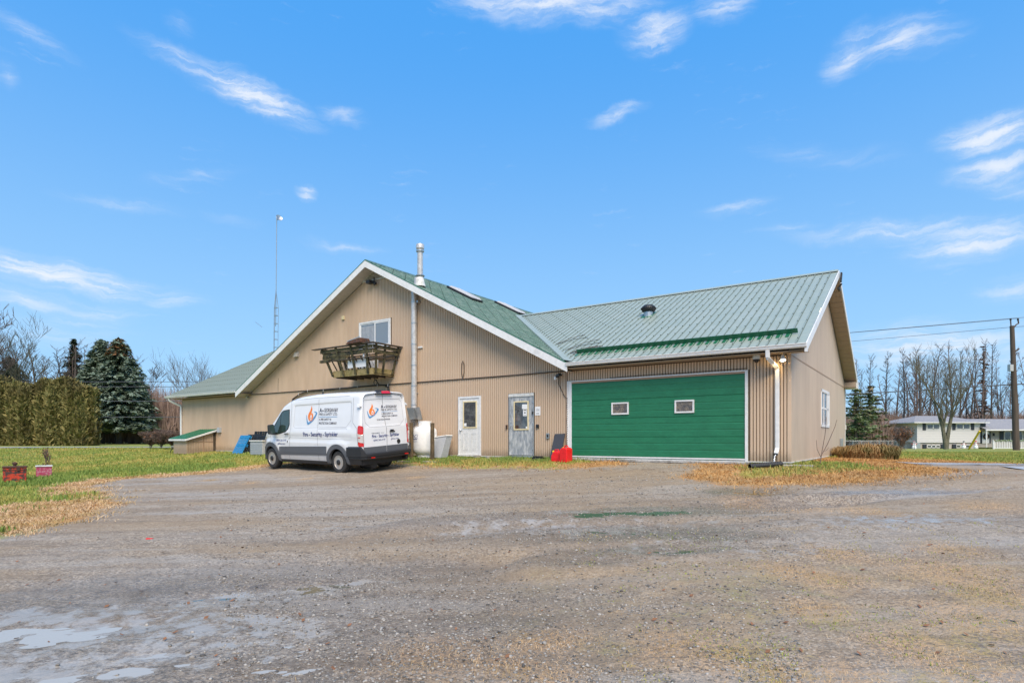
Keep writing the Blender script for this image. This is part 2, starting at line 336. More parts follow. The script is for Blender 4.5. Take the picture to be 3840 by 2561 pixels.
def nz(x, y, sc_, seed=0.):
    # cheap smooth value noise on arrays
    x = np.asarray(x) * sc_ + seed * 17.13; y = np.asarray(y) * sc_ + seed * 5.7
    xi = np.floor(x).astype(np.int64); yi = np.floor(y).astype(np.int64); fx = x - xi; fy = y - yi; fx = fx * fx * (3 - 2 * fx); fy = fy * fy * (3 - 2 * fy)
    def h(a, b): n = (a * 374761393 + b * 668265263) & 0xffffffff; n = ((n ^ (n >> 13)) * 1274126177) & 0xffffffff; return ((n ^ (n >> 16)) & 0xffff) / 65535.0
    return (h(xi, yi) * (1 - fx) + h(xi + 1, yi) * fx) * (1 - fy) + (h(xi, yi + 1) * (1 - fx) + h(xi + 1, yi + 1) * fx) * fy
def fbm(x, y, sc_, o=4, seed=0.): return sum(nz(x, y, sc_ * 2 ** i, seed + i) * .5 ** i for i in range(o)) / (2 - .5 ** (o - 1))
def gpx(px, py, it=40):      # where the sight line through a photograph pixel meets the ground
    a, b = (px - CX) / FPX, -(py - HY) / FPX; Y = 10.0
    lo, hi = 1.0, 200.0
    Ys = np.linspace(1.5, 150, 6000); g = (EZ + b * Ys) - base_z(a * Ys, Ys); i = int(np.argmax(g < 0)); Y = Ys[i] if i > 0 else 150
    return a * Y, Y
def add_pud(px, py, rx, ry, rot, rise, lvl=None):
    x, y = gpx(px, py); PUD.append((x, y, rx, ry, R(rot), (float(base_z(x, y)) if lvl is None else PUD[lvl][5]) + rise))
add_pud(250, 2470, 2.1, 1.25, 24, -.004)
add_pud(760, 2260, 1.5, .62, 28, .0012, 0)
add_pud(20, 2380, 1.2, .4, 20, .0024, 0)
add_pud(1180, 2190, 1.3, .26, 25, .0036, 0)
add_pud(2420, 1925, 2.2, .34, 12, 0.005)
add_pud(2250, 2010, 1.0, .42, 15, 0.006)
add_pud(2200, 2100, .5, .26, 20, 0.006)
add_pud(2680, 2020, .5, .22, 10, 0.006)
add_pud(2520, 2070, .5, .18, 10, 0.006)
add_pud(2830, 1850, .45, .45, -20, 0.0)
add_pud(3330, 1850, .9, .14, 0, 0.0)
add_pud(3500, 1742, 2.6, .35, -2, 0.0)
def ell(x, y, p, k=1.0):
    c, s_ = math.cos(p[4]), math.sin(p[4]); dx, dy = x - p[0], y - p[1]
    return np.sqrt(((dx * c + dy * s_) / (p[2] * k)) ** 2 + ((-dx * s_ + dy * c) / (p[3] * k)) ** 2)
def ground_z(x, y, fine=True):
    z = base_z(x, y); x = np.asarray(x, float); y = np.asarray(y, float)
    pm = np.zeros_like(z)
    for p in PUD:
        e = ell(x, y, p); w = 1 - sst(e, 1.45, 2.6); z = z + (p[5] + .007 + .016 * sst(e, 1.0, 1.35) - z) * w
        bowl = (1 - sst(e, .3, 1.25)); z = z - .012 * bowl; pm = np.maximum(pm, bowl)
    r = (fbm(x, y, 1.1, 3, 3) - .5) * .05 + (fbm(x, y, 5.5, 3, 9) - .5) * .034
    if fine: r = r + (fbm(x, y, 26, 2, 5) - .5) * .014
    lot = 1 - sst(np.hypot(x, y), 40, 60)
    r = r + pm * (fbm(x, y, 11, 2, 15) - .5) * .022
    return z + r * lot * (1 - .15 * pm)
LOT_PX = [(-900, 2150), (-200, 2060), (0, 2012), (130, 1985), (300, 1950), (440, 1890), (400, 1850), (330, 1822), (430, 1800), (620, 1788), (760, 1778), (900, 1762), (1000, 1750), (1150, 1742),
 (1540, 1742), (1700, 1754), (2000, 1754), (2200, 1754), (2330, 1745), (2345, 1723), (2600, 1731), (2620, 1760), (2560, 1792), (2750, 1822), (3000, 1816), (3300, 1802), (3480, 1784), (3560, 1768), (3430, 1750), (3352, 1737), (3500, 1736), (3840, 1753), (4300, 1775)]
LOT = [gpx(*p) for p in LOT_PX]
LOT = [(LOT[0][0] - 6, LOT[0][1] - 2)] + LOT + [(70, 26), (70, -30), (-30, -30), (-30, 2)]
LOTA = np.array(LOT)
def lot_sd(x, y):      # signed distance: positive inside the gravel lot
    x = np.asarray(x, float).ravel(); y = np.asarray(y, float).ravel(); d = np.full(x.shape, 1e9); ins = np.zeros(x.shape, bool)
    n = len(LOTA)
    for i in range(n):
        ax, ay = LOTA[i]; bx, by = LOTA[(i + 1) % n]; ex, ey = bx - ax, by - ay; l2 = ex * ex + ey * ey
        t = np.clip(((x - ax) * ex + (y - ay) * ey) / l2, 0, 1); d = np.minimum(d, np.hypot(x - ax - t * ex, y - ay - t * ey))
        c = ((ay > y) != (by > y)) & (x < (bx - ax) * (y - ay) / (by - ay + 1e-12) + ax); ins ^= c
    return np.where(ins, d, -d)
TUFT = [(1640, 2470, .55), (1900, 2500, .3), (2960, 2140, .4), (3110, 2180, .45), (3420, 2440, .4), (3180, 2545, .35), (3680, 2330, .6), (3790, 2240, .6), (3060, 2290, .35), (2110, 2390, .35), (2500, 2420, .4),
 (3150, 2080, .5), (3560, 2060, .5), (3550, 2150, .7), (2950, 2545, .25), (2010, 2400, .3), (2700, 2460, .4), (2800, 1880, .5), (3000, 1905, .6), (3250, 1915, .5), (780, 1800, .35), (940, 1812, .3), (1560, 1790, .35), (1150, 1795, .25), (3700, 1900, .6), (2050, 2545, .3), (3600, 2500, .5)]
TUFTW = [(*gpx(a, b), r) for a, b, r in TUFT]
def tuftness(x, y):
    t = np.zeros(np.shape(x))
    for a, b, r in TUFTW: t = np.maximum(t, 1 - sst(np.hypot((x - a), (y - b) * .8) / r, .2, 1.3))
    return t
def inside_bldg(x, y):
    s = (x - F0[0]) * U2[0] + (y - F0[1]) * U2[1]; w = (x - F0[0]) * V2[0] + (y - F0[1]) * V2[1]
    return (s > -20.9) & (s < 10.0) & (w > .03)

# ground sheet: one mesh, finer where it is close
def steps(a, b, s0, g):
    o = [a]; s_ = s0
    while o[-1] < b: o.append(o[-1] + s_); s_ *= g
    return o
xp = steps(0, 2500, .035, 1.0135); xs = np.array([-q for q in xp[::-1]][:-1] + xp)
yf = steps(3.0, 3000, .03, 1.0115); yb = steps(0, 3000, .4, 1.2)
ys = np.array([3.0 - q for q in yb[::-1]][:-1] + yf)
GX, GY = np.meshgrid(xs, ys); GZ = ground_z(GX, GY)
nx, ny = len(xs), len(ys)
idx = np.arange(nx * ny).reshape(ny, nx); FQ = np.stack([idx[:-1, :-1], idx[:-1, 1:], idx[1:, 1:], idx[1:, :-1]], -1).reshape(-1, 4)
gnd = np_mesh('ground', np.stack([GX, GY, GZ], -1).reshape(-1, 3), FQ, [], kind='structure')
gm = gnd.data
gm.polygons.foreach_set('use_smooth', np.ones(len(gm.polygons), bool))
gx, gy = GX.ravel(), GY.ravel(); sdl = lot_sd(gx, gy)
def attr(name, val): a = gm.attributes.new(name, 'FLOAT', 'POINT'); a.data.foreach_set('value', np.asarray(val, np.float32).ravel())
attr('lot', np.clip(sdl, -6, 6))
attr('tuft', tuftness(gx, gy))
FILM = [(*gpx(a, b), rx, ry, R(ro)) for a, b, rx, ry, ro in ((330, 2440, 2.3, .95, 24), (980, 2230, 1.7, .42, 28), (60, 2330, 1.4, .5, 20), (2700, 2060, 2.2, .8, 10), (2250, 1960, 3.0, 1.3, 15), (3300, 1960, 2.4, .8, 5), (1500, 1960, 2.5, .8, 20), (3400, 1845, 3, .6, 0))]
flm = np.zeros(len(gx))
for i, p in enumerate(FILM): flm = np.maximum(flm, (1 - sst(ell(gx, gy, p), .5, 1.7)) * (1 if i < 3 else .84))
attr('film', flm)
pw = np.zeros(len(gx))
for p in PUD: pw = np.maximum(pw, 1 - sst(ell(gx, gy, p), .7, 3.0))
attr('wet', pw)
# dryness of the grass around the lot
sF = (gx - F0[0]) * U2[0] + (gy - F0[1]) * U2[1]; dF = -((gx - F0[0]) * V2[0] + (gy - F0[1]) * V2[1])
def dryness(x, y, sd):
    s = (x - F0[0]) * U2[0] + (y - F0[1]) * U2[1]; d = -((x - F0[0]) * V2[0] + (y - F0[1]) * V2[1])
    dd = 1 - sst(-sd, .3, 2.0)
    dd = np.maximum(dd, (1 - sst(-sd, 2.0, 4.0)) * sst(x, 8.5, 9.5) * (1 - sst(x, 16, 19)) * (y < 22))
    strip = sst(s, -6, -3) * (1 - sst(s, 3.5, 5.5)) * (d > -.2)
    dd = dd * (1 - .55 * strip)
    lf = 1 - sst(np.hypot((x + 9.6) / 2.4, (y - 11.5) / 3.2), .6, 1.2)
    return np.maximum(dd, lf * .9)
attr('dry', dryness(gx, gy, sdl))
mg = bpy.data.materials.new('ground_gravel_and_grass'); mg.use_nodes = True; gm.materials.append(mg)
t = mg.node_tree; B = t.nodes['Principled BSDF']
tc = N(t, 'ShaderNodeTexCoord'); P = tc.outputs['Object']
def noi(sc_, det=6.0, rg=.6, vec=None):
    n = N(t, 'ShaderNodeTexNoise', i_Scale=sc_, i_Detail=det, i_Roughness=rg); t.links.new(vec or P, n.inputs['Vector']); return n.outputs[0]
def at(nm): return N(t, 'ShaderNodeAttribute', attribute_name=nm).outputs['Fac']
lot, tuf, wet, dry = at('lot'), at('tuft'), at('wet'), at('dry')
mpw = N(t, 'ShaderNodeMapping'); t.links.new(P, mpw.inputs[0]); mpw.inputs['Rotation'].default_value = (0, 0, R(-20)); mpw.inputs['Scale'].default_value = (.35, 1, 1)
big = noi(.55, 5, .6, mpw.outputs[0]); mid = noi(3.0, 6, .7); fin = noi(28, 5, .75); vf = noi(85, 3, .8)
grav = mixc(t, smooth(t, fin, .38, .62), (.13, .10, .074), (.47, .385, .295))
grav = mixc(t, smooth(t, mid, .35, .68, 0, .55), grav, (.27, .205, .145))
vor = N(t, 'ShaderNodeTexVoronoi', i_Scale=42.0); t.links.new(P, vor.inputs['Vector'])
sep3 = N(t, 'ShaderNodeSeparateColor'); t.links.new(vor.outputs['Color'], sep3.inputs[0])
stone = mixc(t, sep3.outputs[0], (.09, .082, .075), (.55, .48, .41))
grav = mixc(t, math_n(t, 'MULTIPLY', smooth(t, sep3.outputs[1], .45, .6), smooth(t, vor.outputs['Distance'], .55, .25)), grav, stone)
mpt = N(t, 'ShaderNodeMapping'); t.links.new(P, mpt.inputs[0]); mpt.inputs['Rotation'].default_value = (0, 0, R(-28)); mpt.inputs['Scale'].default_value = (.16, 1.7, 1)
trk = noi(1.0, 5, .62, mpt.outputs[0])
grav = mixc(t, smooth(t, trk, .52, .60, 0, .45), grav, (.17, .13, .095))
grav = mixc(t, smooth(t, trk, .47, .40, 0, .35), grav, (.42, .38, .335))
grav = mixc(t, math_n(t, 'MULTIPLY', smooth(t, noi(9, 5, .75), .50, .60), smooth(t, mid, .40, .62, .1, .8)), grav, (.13, .105, .08))
grav = mixc(t, smooth(t, big, .44, .62, 0, .50), grav, (.32, .23, .14))         # brown silt
grav = mixc(t, smooth(t, big, .50, .36, 0, .28), grav, (.40, .355, .31))         # pale grey bands
moss = math_n(t, 'MULTIPLY', smooth(t, noi(1.3, 5, .7), .5, .66), smooth(t, fin, .42, .6))
sepP = N(t, 'ShaderNodeSeparateXYZ'); t.links.new(P, sepP.inputs[0])
mreg = math_n(t, 'MULTIPLY', smooth(t, sepP.outputs[1], 8.0, 4.5), smooth(t, sepP.outputs[0], -.8, 1.5))
grav = mixc(t, math_n(t, 'MULTIPLY', moss, mreg), grav, (.25, .23, .08))
grav = mixc(t, math_n(t, 'MULTIPLY', mreg, smooth(t, noi(2.2, 5, .7), .52, .66, 0, .5)), grav, (.45, .32, .18))
grav = mixc(t, math_n(t, 'MULTIPLY', tuf, smooth(t, fin, .40, .62, .0, .6)), grav, (.50, .30, .14))
gg = mixc(t, smooth(t, noi(.28, 4, .6), .40, .60), (.17, .23, .04), (.38, .33, .08))
gg = mixc(t, smooth(t, fin, .35, .7, 0, .5), gg, (.12, .18, .03))
gd = mixc(t, smooth(t, mid, .35, .65), (.42, .20, .06), (.50, .33, .15))
gd = mixc(t, smooth(t, fin, .4, .7, 0, .6), gd, (.22, .13, .05))
drym = smooth(t, math_n(t, 'ADD', dry, math_n(t, 'MULTIPLY_ADD', mid, 1.1, -.55)), .35, .65)
grass = mixc(t, drym, gg, gd)
lm = smooth(t, math_n(t, 'ADD', lot, math_n(t, 'MULTIPLY_ADD', mid, 1.5, -.75)), -.25, .3)
basec = mixc(t, lm, grass, grav)
dark = N(t, 'ShaderNodeCombineColor')
wf = math_n(t, 'MULTIPLY', wet, lm); kw = smooth(t, wf, 0, 1, 1.0, .80)
[t.links.new(kw, dark.inputs[i]) for i in range(3)]
basec = mixc(t, 1.0, basec, dark.outputs[0], 'MULTIPLY')
flmn = smooth(t, math_n(t, 'ADD', math_n(t, 'MULTIPLY', at('film'), .36), math_n(t, 'ADD', math_n(t, 'MULTIPLY', trk, .35), math_n(t, 'MULTIPLY_ADD', noi(5.0, 7, .7), .65, math_n(t, 'MULTIPLY', fin, .16)))), .86, .99)
flmn = math_n(t, 'MULTIPLY', flmn, lm)
basec = mixc(t, math_n(t, 'MULTIPLY', flmn, .55), basec, (.40, .38, .355))  # pale sky sheen of the wet film painted into its colour
warm = mixc(t, 1.0, basec, (1.03, 1.0, .945), 'MULTIPLY'); basec = mixc(t, lm, basec, warm)
t.links.new(basec, B.inputs['Base Color']); B.inputs['Specular IOR Level'].default_value = .42
rgh = smooth(t, math_n(t, 'ADD', math_n(t, 'MULTIPLY_ADD', trk, .6, math_n(t, 'MULTIPLY', big, .5)), math_n(t, 'MULTIPLY', wet, -.45)), .22, .58, .22, .80)
rgf = N(t, 'ShaderNodeMix'); t.links.new(flmn, rgf.inputs[0]); t.links.new(rgh, rgf.inputs[2]); rgf.inputs[3].default_value = .13; rgh = rgf.outputs[0]
rg = N(t, 'ShaderNodeMix'); t.links.new(lm, rg.inputs[0]); rg.inputs[2].default_value = .9; t.links.new(rgh, rg.inputs[3])
t.links.new(rg.outputs[0], B.inputs['Roughness'])
hgt = math_n(t, 'ADD', math_n(t, 'MULTIPLY', fin, .012), math_n(t, 'ADD', math_n(t, 'MULTIPLY', vf, .006), math_n(t, 'MULTIPLY', vor.outputs['Distance'], -.008)))
hgt = math_n(t, 'MULTIPLY', hgt, smooth(t, flmn, 0, 1, 1, .18))
bp = N(t, 'ShaderNodeBump'); bp.inputs['Strength'].default_value = .9; bp.inputs['Distance'].default_value = 1.0; t.links.new(hgt, bp.inputs['Height']); t.links.new(bp.outputs[0], B.inputs['Normal'])

# water lying in the hollows
M['water'] = mat('puddle_water', (.40, .365, .315), .10, spec=.45, bump=.12, bscale=22)  # light base colour imitates bright sky mirrored in the puddles
M['clearwater'] = mat('clear_puddle_water', (.10, .095, .06), .05, spec=.6, bump=.10, bscale=12)
for p in PUD:
    mb = MB(); n = 40; pts = []
    for k in range(n):
        a = 2 * math.pi * k / n; e = 1.25 + .10 * (rnd.random() - .5)
        x, y = p[2] * e * math.cos(a), p[3] * e * math.sin(a); pts.append((p[0] + x * math.cos(p[4]) - y * math.sin(p[4]), p[1] + x * math.sin(p[4]) + y * math.cos(p[4]), p[5] - .0055 - .0004 * (PUD.index(p) % 7)))
    mb.quad(*pts); mb.build('puddle', 'clearwater' if p[1] > 5.6 else 'water', kind='structure')

# ------------------------------------------------------------------ roads
M['road'] = mat('road_surface', (.30, .28, .27), .7, var=.1, vscale=2)
def strip_mesh(name, pts, width, m, dz=.03, **pr):
    V = []; F = []
    for i, (x, y) in enumerate(pts):
        a = np.array(pts[max(i - 1, 0)]); b = np.array(pts[min(i + 1, len(pts) - 1)]); d = (b - a) / np.linalg.norm(b - a); nrm = np.array([-d[1], d[0]])
        for k in (-1, 1):
            q = np.array([x, y]) + nrm * width / 2 * k; V.append((q[0], q[1], float(ground_z(q[0], q[1], False)) + dz))
    F = [(2 * i, 2 * i + 1, 2 * i + 3, 2 * i + 2) for i in range(len(pts) - 1)]
    mb = MB(); mb.v = V; mb.f = F; mb.m = [0] * len(F); return mb.build(name, m, **pr)
rx0, ry0 = gpx(0, 1681); rx1, ry1 = gpx(560, 1681)
strip_mesh('road', [(x, 43.5 + .02 * (x + 30)) for x in range(-160, 20, 6)], 4.2, 'road', .06, kind='structure')
M['driveway'] = mat('wet_driveway', (.40, .37, .345), .28, var=.12, vscale=5, spec=.5)
strip_mesh('driveway', [gpx(3390, 1737), gpx(3500, 1741), gpx(3640, 1748), gpx(3760, 1755), gpx(3880, 1763), gpx(4100, 1777), gpx(4500, 1800)], 1.1, 'driveway', .016, kind='structure')
strip_mesh('road', [(x, 100) for x in range(-160, 200, 20)], 6, 'road', .06, kind='structure')

# ------------------------------------------------------------------ scatter: gravel stones and grass blades
rs = np.random.RandomState(3)
def ico():
    bm = bmesh.new(); bmesh.ops.create_icosphere(bm, subdivisions=1, radius=1); v = np.array([q.co[:] for q in bm.verts]); f = np.array([[x.index for x in q.verts] for q in bm.faces]); bm.free(); return v, f
IV, IF = ico()
def stones(name, x, y, size, m, **pr):
    n = len(x); z = ground_z(x, y); V = np.repeat(IV[None], n, 0) * (1 + .28 * rs.randn(n, 12, 1).clip(-1, 1))
    V = V * (size[:, None, None] * np.stack([np.ones(n), .55 + .4 * rs.rand(n), .35 + .35 * rs.rand(n)], -1)[:, None, :])
    a = rs.rand(n) * 6.28; c, s_ = np.cos(a)[:, None], np.sin(a)[:, None]
    X = V[:, :, 0] * c - V[:, :, 1] * s_; Y = V[:, :, 0] * s_ + V[:, :, 1] * c
    P_ = np.stack([X + x[:, None], Y + y[:, None], V[:, :, 2] + z[:, None] + size[:, None] * .12], -1).reshape(-1, 3)
    F = (IF[None] + (np.arange(n) * 12)[:, None, None]).reshape(-1, 3)
    return np_mesh(name, P_, F, m, kind='stuff', **pr)
M['stone'] = leafmat('gravel_stones', (.08, .075, .07), (.42, .385, .34), 3, rough=.55)
n = 26000; r = 3.4 + 12 * rs.rand(n) ** 1.9; a = (rs.rand(n) - .5) * 1.75
x, y = r * np.tan(a * .5) * 1.05, r
k = (lot_sd(x, y) > .1) & (fbm(x, y, .8, 3, 2) + .35 * rs.rand(n) > .52); x, y = x[k], y[k]
so = stones('gravel', x, y, (.004 + .010 * rs.rand(len(x)) ** 3) * (1 + y * .05), 'stone')
tag(so, 'loose grey gravel stones scattered over the parking lot', 'gravel')
n = 260; x = -3.3 + 5.5 * rs.rand(n); y = 3.6 + 4.2 * rs.rand(n); so = stones('pebbles', x, y, .009 + .016 * rs.rand(n) ** 2, 'stone'); tag(so, 'darker pebbles poking out of the puddle and wet gravel in the foreground', 'pebbles')
def blades(name, x, y, h, wd, m, lean=.5, **pr):
    n = len(x); z = ground_z(x, y, False) - .004; a = rs.rand(n) * 6.283; dx, dy = np.cos(a) * wd / 2, np.sin(a) * wd / 2
    la = rs.rand(n) * 6.283; ll = h * lean * (rs.rand(n) + .2)
    A = np.stack([x - dx, y - dy, z], -1); Bp = np.stack([x + dx, y + dy, z], -1)
    mx, my, mz = x + np.cos(la) * ll * .35, y + np.sin(la) * ll * .35, z + h * .62
    C = np.stack([mx + dx * .7, my + dy * .7, mz], -1); D = np.stack([mx - dx * .7, my - dy * .7, mz], -1); T = np.stack([x + np.cos(la) * ll, y + np.sin(la) * ll, z + h], -1)
    V = np.stack([A, Bp, C, D, T], 1).reshape(-1, 3); b = (np.arange(n) * 5)[:, None, None]
    F = (np.array([[0, 1, 2], [0, 2, 3], [3, 2, 4]])[None] + b).reshape(-1, 3)
    return np_mesh(name, V, F, m, kind='stuff', **pr)
def region(n, x0, x1, y0, y1, dens=None):
    x = x0 + (x1 - x0) * rs.rand(n); y = y0 + (y1 - y0) * rs.rand(n); return x, y
def infrustum(x, y, m=1.08): return (np.abs(x) < y * .8587 * m + .6)
# lawns
n = 330000
y = 9 + 33 * rs.rand(n) ** 1.3; x = y * (rs.rand(n) * 2 - 1) * .92
sdv = lot_sd(x, y); nn = (fbm(x, y, 2.0, 3, 1) - .5) * 1.3
ok = (sdv + nn * .9 < -.05 + .7 * rs.rand(n) ** 4) & ~inside_bldg(x, y)
x, y, sdv = x[ok], y[ok], sdv[ok]; dr = dryness(x, y, sdv) + (fbm(x, y, 3.0, 3, 6) - .5) * 1.2; sel = rs.rand(len(x))
kd = dr > .45 + .1 * rs.randn(len(x)); kd |= sdv > -.15
pal = kd & (x < -6) & (sel < .95)
o_ = blades('dead_grass', x[kd & ~pal], y[kd & ~pal], .025 + .05 * rs.rand((kd & ~pal).sum()), .008 + y[kd & ~pal] * .0006, 'gdry', 1.6); tag(o_, 'orange brown dead grass edging the gravel lot', 'grass')
o_ = blades('straw_grass', x[pal], y[pal], .025 + .04 * rs.rand(pal.sum()), .008 + y[pal] * .0006, 'gpale', 1.6); tag(o_, 'pale straw coloured dead grass at the left edge of the lot', 'grass')
fr = ~kd & ((fbm(x, y, .5, 3, 8) > .5) & (sdv > -5) & (x < 4) | (rs.rand(len(x)) < .1))
o_ = blades('lawn_grass', x[~kd & ~fr], y[~kd & ~fr], .05 + .05 * rs.rand((~kd & ~fr).sum()), .012 + y[~kd & ~fr] * .0007, 'ggreen', .6); tag(o_, 'short yellow green lawn around the workshop', 'grass')
o_ = blades('fresh_grass', x[fr], y[fr], .07 + .08 * rs.rand(fr.sum()), .012 + y[fr] * .0007, 'gfresh', .6); tag(o_, 'longer fresh green grass growing in patches along the lot', 'grass')
# the denser dead grass island by the corner, the strip along the wall, and tufts in the gravel
x, y = region(80000, 6, 19, 11, 20); sdv = lot_sd(x, y); ok = (sdv + (fbm(x, y, 2.5, 3, 4) - .5) * 1.1 < .9 * rs.rand(len(x)) ** 4) & ~inside_bldg(x, y); x, y = x[ok], y[ok]
o_ = blades('dead_grass', x, y, .02 + .05 * rs.rand(len(x)) ** 1.5, .009, 'gdry', 2.2); tag(o_, 'matted orange dead grass below the corner of the workshop', 'grass')
s_ = -9 + 14.5 * rs.rand(26000); d_ = .02 + 1.6 * rs.rand(26000) ** 1.3; x, y = F0[0] + s_ * U2[0] - d_ * V2[0], F0[1] + s_ * U2[1] - d_ * V2[1]
ok = (s_ < 3.2) | (d_ < .1); x, y = x[ok], y[ok]; ok = rs.rand(len(x)) < .3 + .7 * (fbm(x, y, 1.5, 3, 2) > .45); x, y = x[ok], y[ok]
gsel = fbm(x, y, 1.2, 3, 12) > .5
o_ = blades('wall_grass', x[gsel], y[gsel], .04 + .09 * rs.rand(gsel.sum()), .016, 'gfresh', .7); tag(o_, 'green grass and moss growing along the foot of the facade', 'grass')
o_ = blades('wall_grass', x[~gsel], y[~gsel], .04 + .06 * rs.rand((~gsel).sum()), .016, 'ggreen', .7); tag(o_, 'yellowish grass growing along the foot of the facade', 'grass')
X_, Y_, = [], []
for a, b, r_ in TUFTW:
    n = int(750 * r_ / .4 * (1 if b < 9 else .5)); q = rs.randn(n, 2) * r_ * .42; X_.append(a + q[:, 0] * 1.3); Y_.append(b + q[:, 1])
n = 8000; y = 3.6 + 6 * rs.rand(n) ** 1.4; x = y * rs.rand(n) * .95; kk = fbm(x, y, 2.2, 3, 21) + .1 * rs.rand(n) > .62; X_.append(x[kk]); Y_.append(y[kk])
x, y = np.concatenate(X_), np.concatenate(Y_)
o_ = blades('grass_tufts', x, y, .006 + .022 * rs.rand(len(x)) ** 2, .0022 + .0004 * y, 'gpale', 1.6); tag(o_, 'small flattened straw tufts growing through the gravel', 'grass')
n = 9000; y = 3.5 + 5 * rs.rand(n) ** 1.5; x = y * (.1 + .85 * rs.rand(n)); kk = fbm(x, y, 2.6, 3, 31) > .55; x, y = x[kk], y[kk]
o_ = blades('moss_tufts', x, y, .008 + .014 * rs.rand(len(x)), .006 + .0006 * y, 'ggreen', 1.2); tag(o_, 'low moss and weeds in the gravel at lower right', 'weeds')


# ================================================================== workshop building (local axes: s along the facade, w into depth, z up)
BR = math.atan2(U2[1], U2[0])
bld = thing('workshop_building', 'long beige workshop with green metal roof, gabled centre and garage wing', 'building', (F0[0], F0[1], 0), BR)
def SW(s, w, z=0): x, y = W2(s, w); return (x, y, z)
AP, ZR, SL = -5.40, 8.67, .517        # main gable apex, its height, slope
def zmain(s): return ZR - SL * abs(s - AP)
SE, SWE = 3.80, -14.69               # rake ends on the right and left
WD = 12.1; WR = 6.05; ZW = 7.22       # wing depth, wing ridge
def zwing(w): return ZW - .5 * abs(w - WR)
s0_, s1_ = -21.0, 10.06
# solid walls behind the siding
mb = MB()
mb.box(s0_ + .02, s1_ - .02, .02, WD, 1.0, 3.80)
mb.prism([(SWE, .02, 3.80), (SE - .1, .02, 3.80), (SE - .1, .02, zmain(SE - .1) - .22), (AP, .02, ZR - .24), (SWE, .02, zmain(SWE) - .2)], (0, 22, 0))
mb.prism([(s1_ - .02, .02, 3.80), (s1_ - .02, WD, 3.80), (s1_ - .02, WR, ZW - .28)], (-6, 0, 0)); mb.prism([(s0_ + .02, .02, 3.80), (s0_ + .02, WD, 3.80), (s0_ + .02, WR, ZW - .28)], (6, 0, 0))
mb.box(SWE + 1, SE - 1, WD, 22, .9, 3.80)
wcore = mb.build('wall', 'siding_back', bld)
MB().box(s0_ + .03, s1_ + .012, .008, WD + .02, .1, .995).build('foundation', 'concrete', bld)
# openings in the facade siding: s0, s1, z0, z1
OPEN = [(-1.03, .03, .9, 3.135), (1.21, 2.25, .9, 3.14), (3.50, 9.025, .9, 3.445)]
OPU = [(-6.36, -4.49, 5.30, 6.41)]
PITCH = .083
boards = []
s = s1_ - PITCH
while s > s0_:
    for (zl, zh, ops) in ((1.0, 3.755, OPEN), (3.785, None, OPU)):
        if zh is None:
            if not (SWE - .0 < s < SE - .35): continue
            za, zb = zmain(s + .008) - .26, zmain(s + PITCH - .011) - .26
            if min(za, zb) < zl + .02: continue
        else: za = zb = zh
        c = s + PITCH / 2; segs = [(zl, None)]
        for (a, b, z0, z1) in ops:
            if a < c < b:
                segs = []
                if z0 > zl: segs.append((zl, z0))
                if z1 < min(za, zb): segs.append((z1, None))
        for (lo, hi) in segs: boards.append((s, lo, hi if hi else za, hi if hi else zb))
    s -= PITCH
def board_geo(mb, s, lo, za, zb):
    a, b, d0, d1 = s + .008, s + PITCH - .011, .018, -.004
    mb.v += [(a, d0, lo), (a + .004, d1, lo), (b - .004, d1, lo), (b, d0, lo), (a, d0, za), (a + .004, d1, za), (b - .004, d1, zb), (b, d0, zb)]
    k = len(mb.v) - 8
    for f in ((0, 1, 5, 4), (1, 2, 6, 5), (2, 3, 7, 6)): mb.f.append(tuple(k + i for i in f)); mb.m.append(0)
boards.sort(key=lambda b_: -b_[0]); rest = MB(); cache = {}
for i, (s, lo, za, zb) in enumerate(boards):
    if i < 298:
        mb = MB(); board_geo(mb, 0, lo, za, zb); key = (round(lo, 3), round(za, 3), round(zb, 3))
        if key not in cache:
            me = bpy.data.meshes.new('siding_board'); me.from_pydata(mb.v, [], mb.f); me.materials.append(M['siding']); cache[key] = me
        o = bpy.data.objects.new('siding_board', cache[key]); col.objects.link(o); o.parent = bld; o.location = (s, 0, 0)
    else: board_geo(rest, s, lo, za, zb)
rest.build('siding', 'siding', bld, recalc=False, kind='stuff')
# seams, corner trims
mb = MB(); mb.box(SWE, SE - .3, -.016, .01, 3.752, 3.788); mb.box(3.46, 3.50, -.022, .01, 1.0, 3.80); mb.build('seam_trim', 'siding_seam', bld)
MB().box(s1_ - .075, s1_ + .02, -.02, .012, 1.0, 3.80).build('corner_trim', 'siding', bld, bevel=.006)
mb = MB(); mb.box(3.5, s1_ + .022, -.024, .004, .985, 1.012); mb.box(s0_, 1.2, -.012, .004, .985, 1.01); mb.build('base_trim', 'dirtywhite', bld)
# right side wall boards
mb = MB(); w = .03
while w < WD - .02:
    for (lo, hi0, hi1) in ((1.0, 3.745, 3.745), (3.775, zwing(w) - .30, zwing(w + .08) - .30)):
        if hi0 < lo + .05 or hi1 < lo + .05: continue
        parts_ = [(lo, hi0, hi1)]
        if lo < 2 and 5.22 < w < 7.18: parts_ = [(lo, 1.99, 1.99), (3.27, hi0, hi1)]
        for (l_, h0, h1) in parts_:
            a, b, c, d = w + .003, w + .076, s1_ - .015, s1_ + .006
            k = len(mb.v); mb.v += [(c, a, l_), (d, a + .004, l_), (d, b - .004, l_), (c, b, l_), (c, a, h0), (d, a + .004, h0), (d, b - .004, h1), (c, b, h1)]
            for f in ((0, 1, 5, 4), (1, 2, 6, 5), (2, 3, 7, 6)): mb.f.append(tuple(k + i for i in f)); mb.m.append(0)
    w += .08
mb.build('siding', 'siding_side', bld, recalc=False, kind='stuff')
mb = MB(); mb.box(s1_ - .01, s1_ + .014, .02, WD, 3.742, 3.778); mb.build('seam_trim', 'siding_seam', bld)
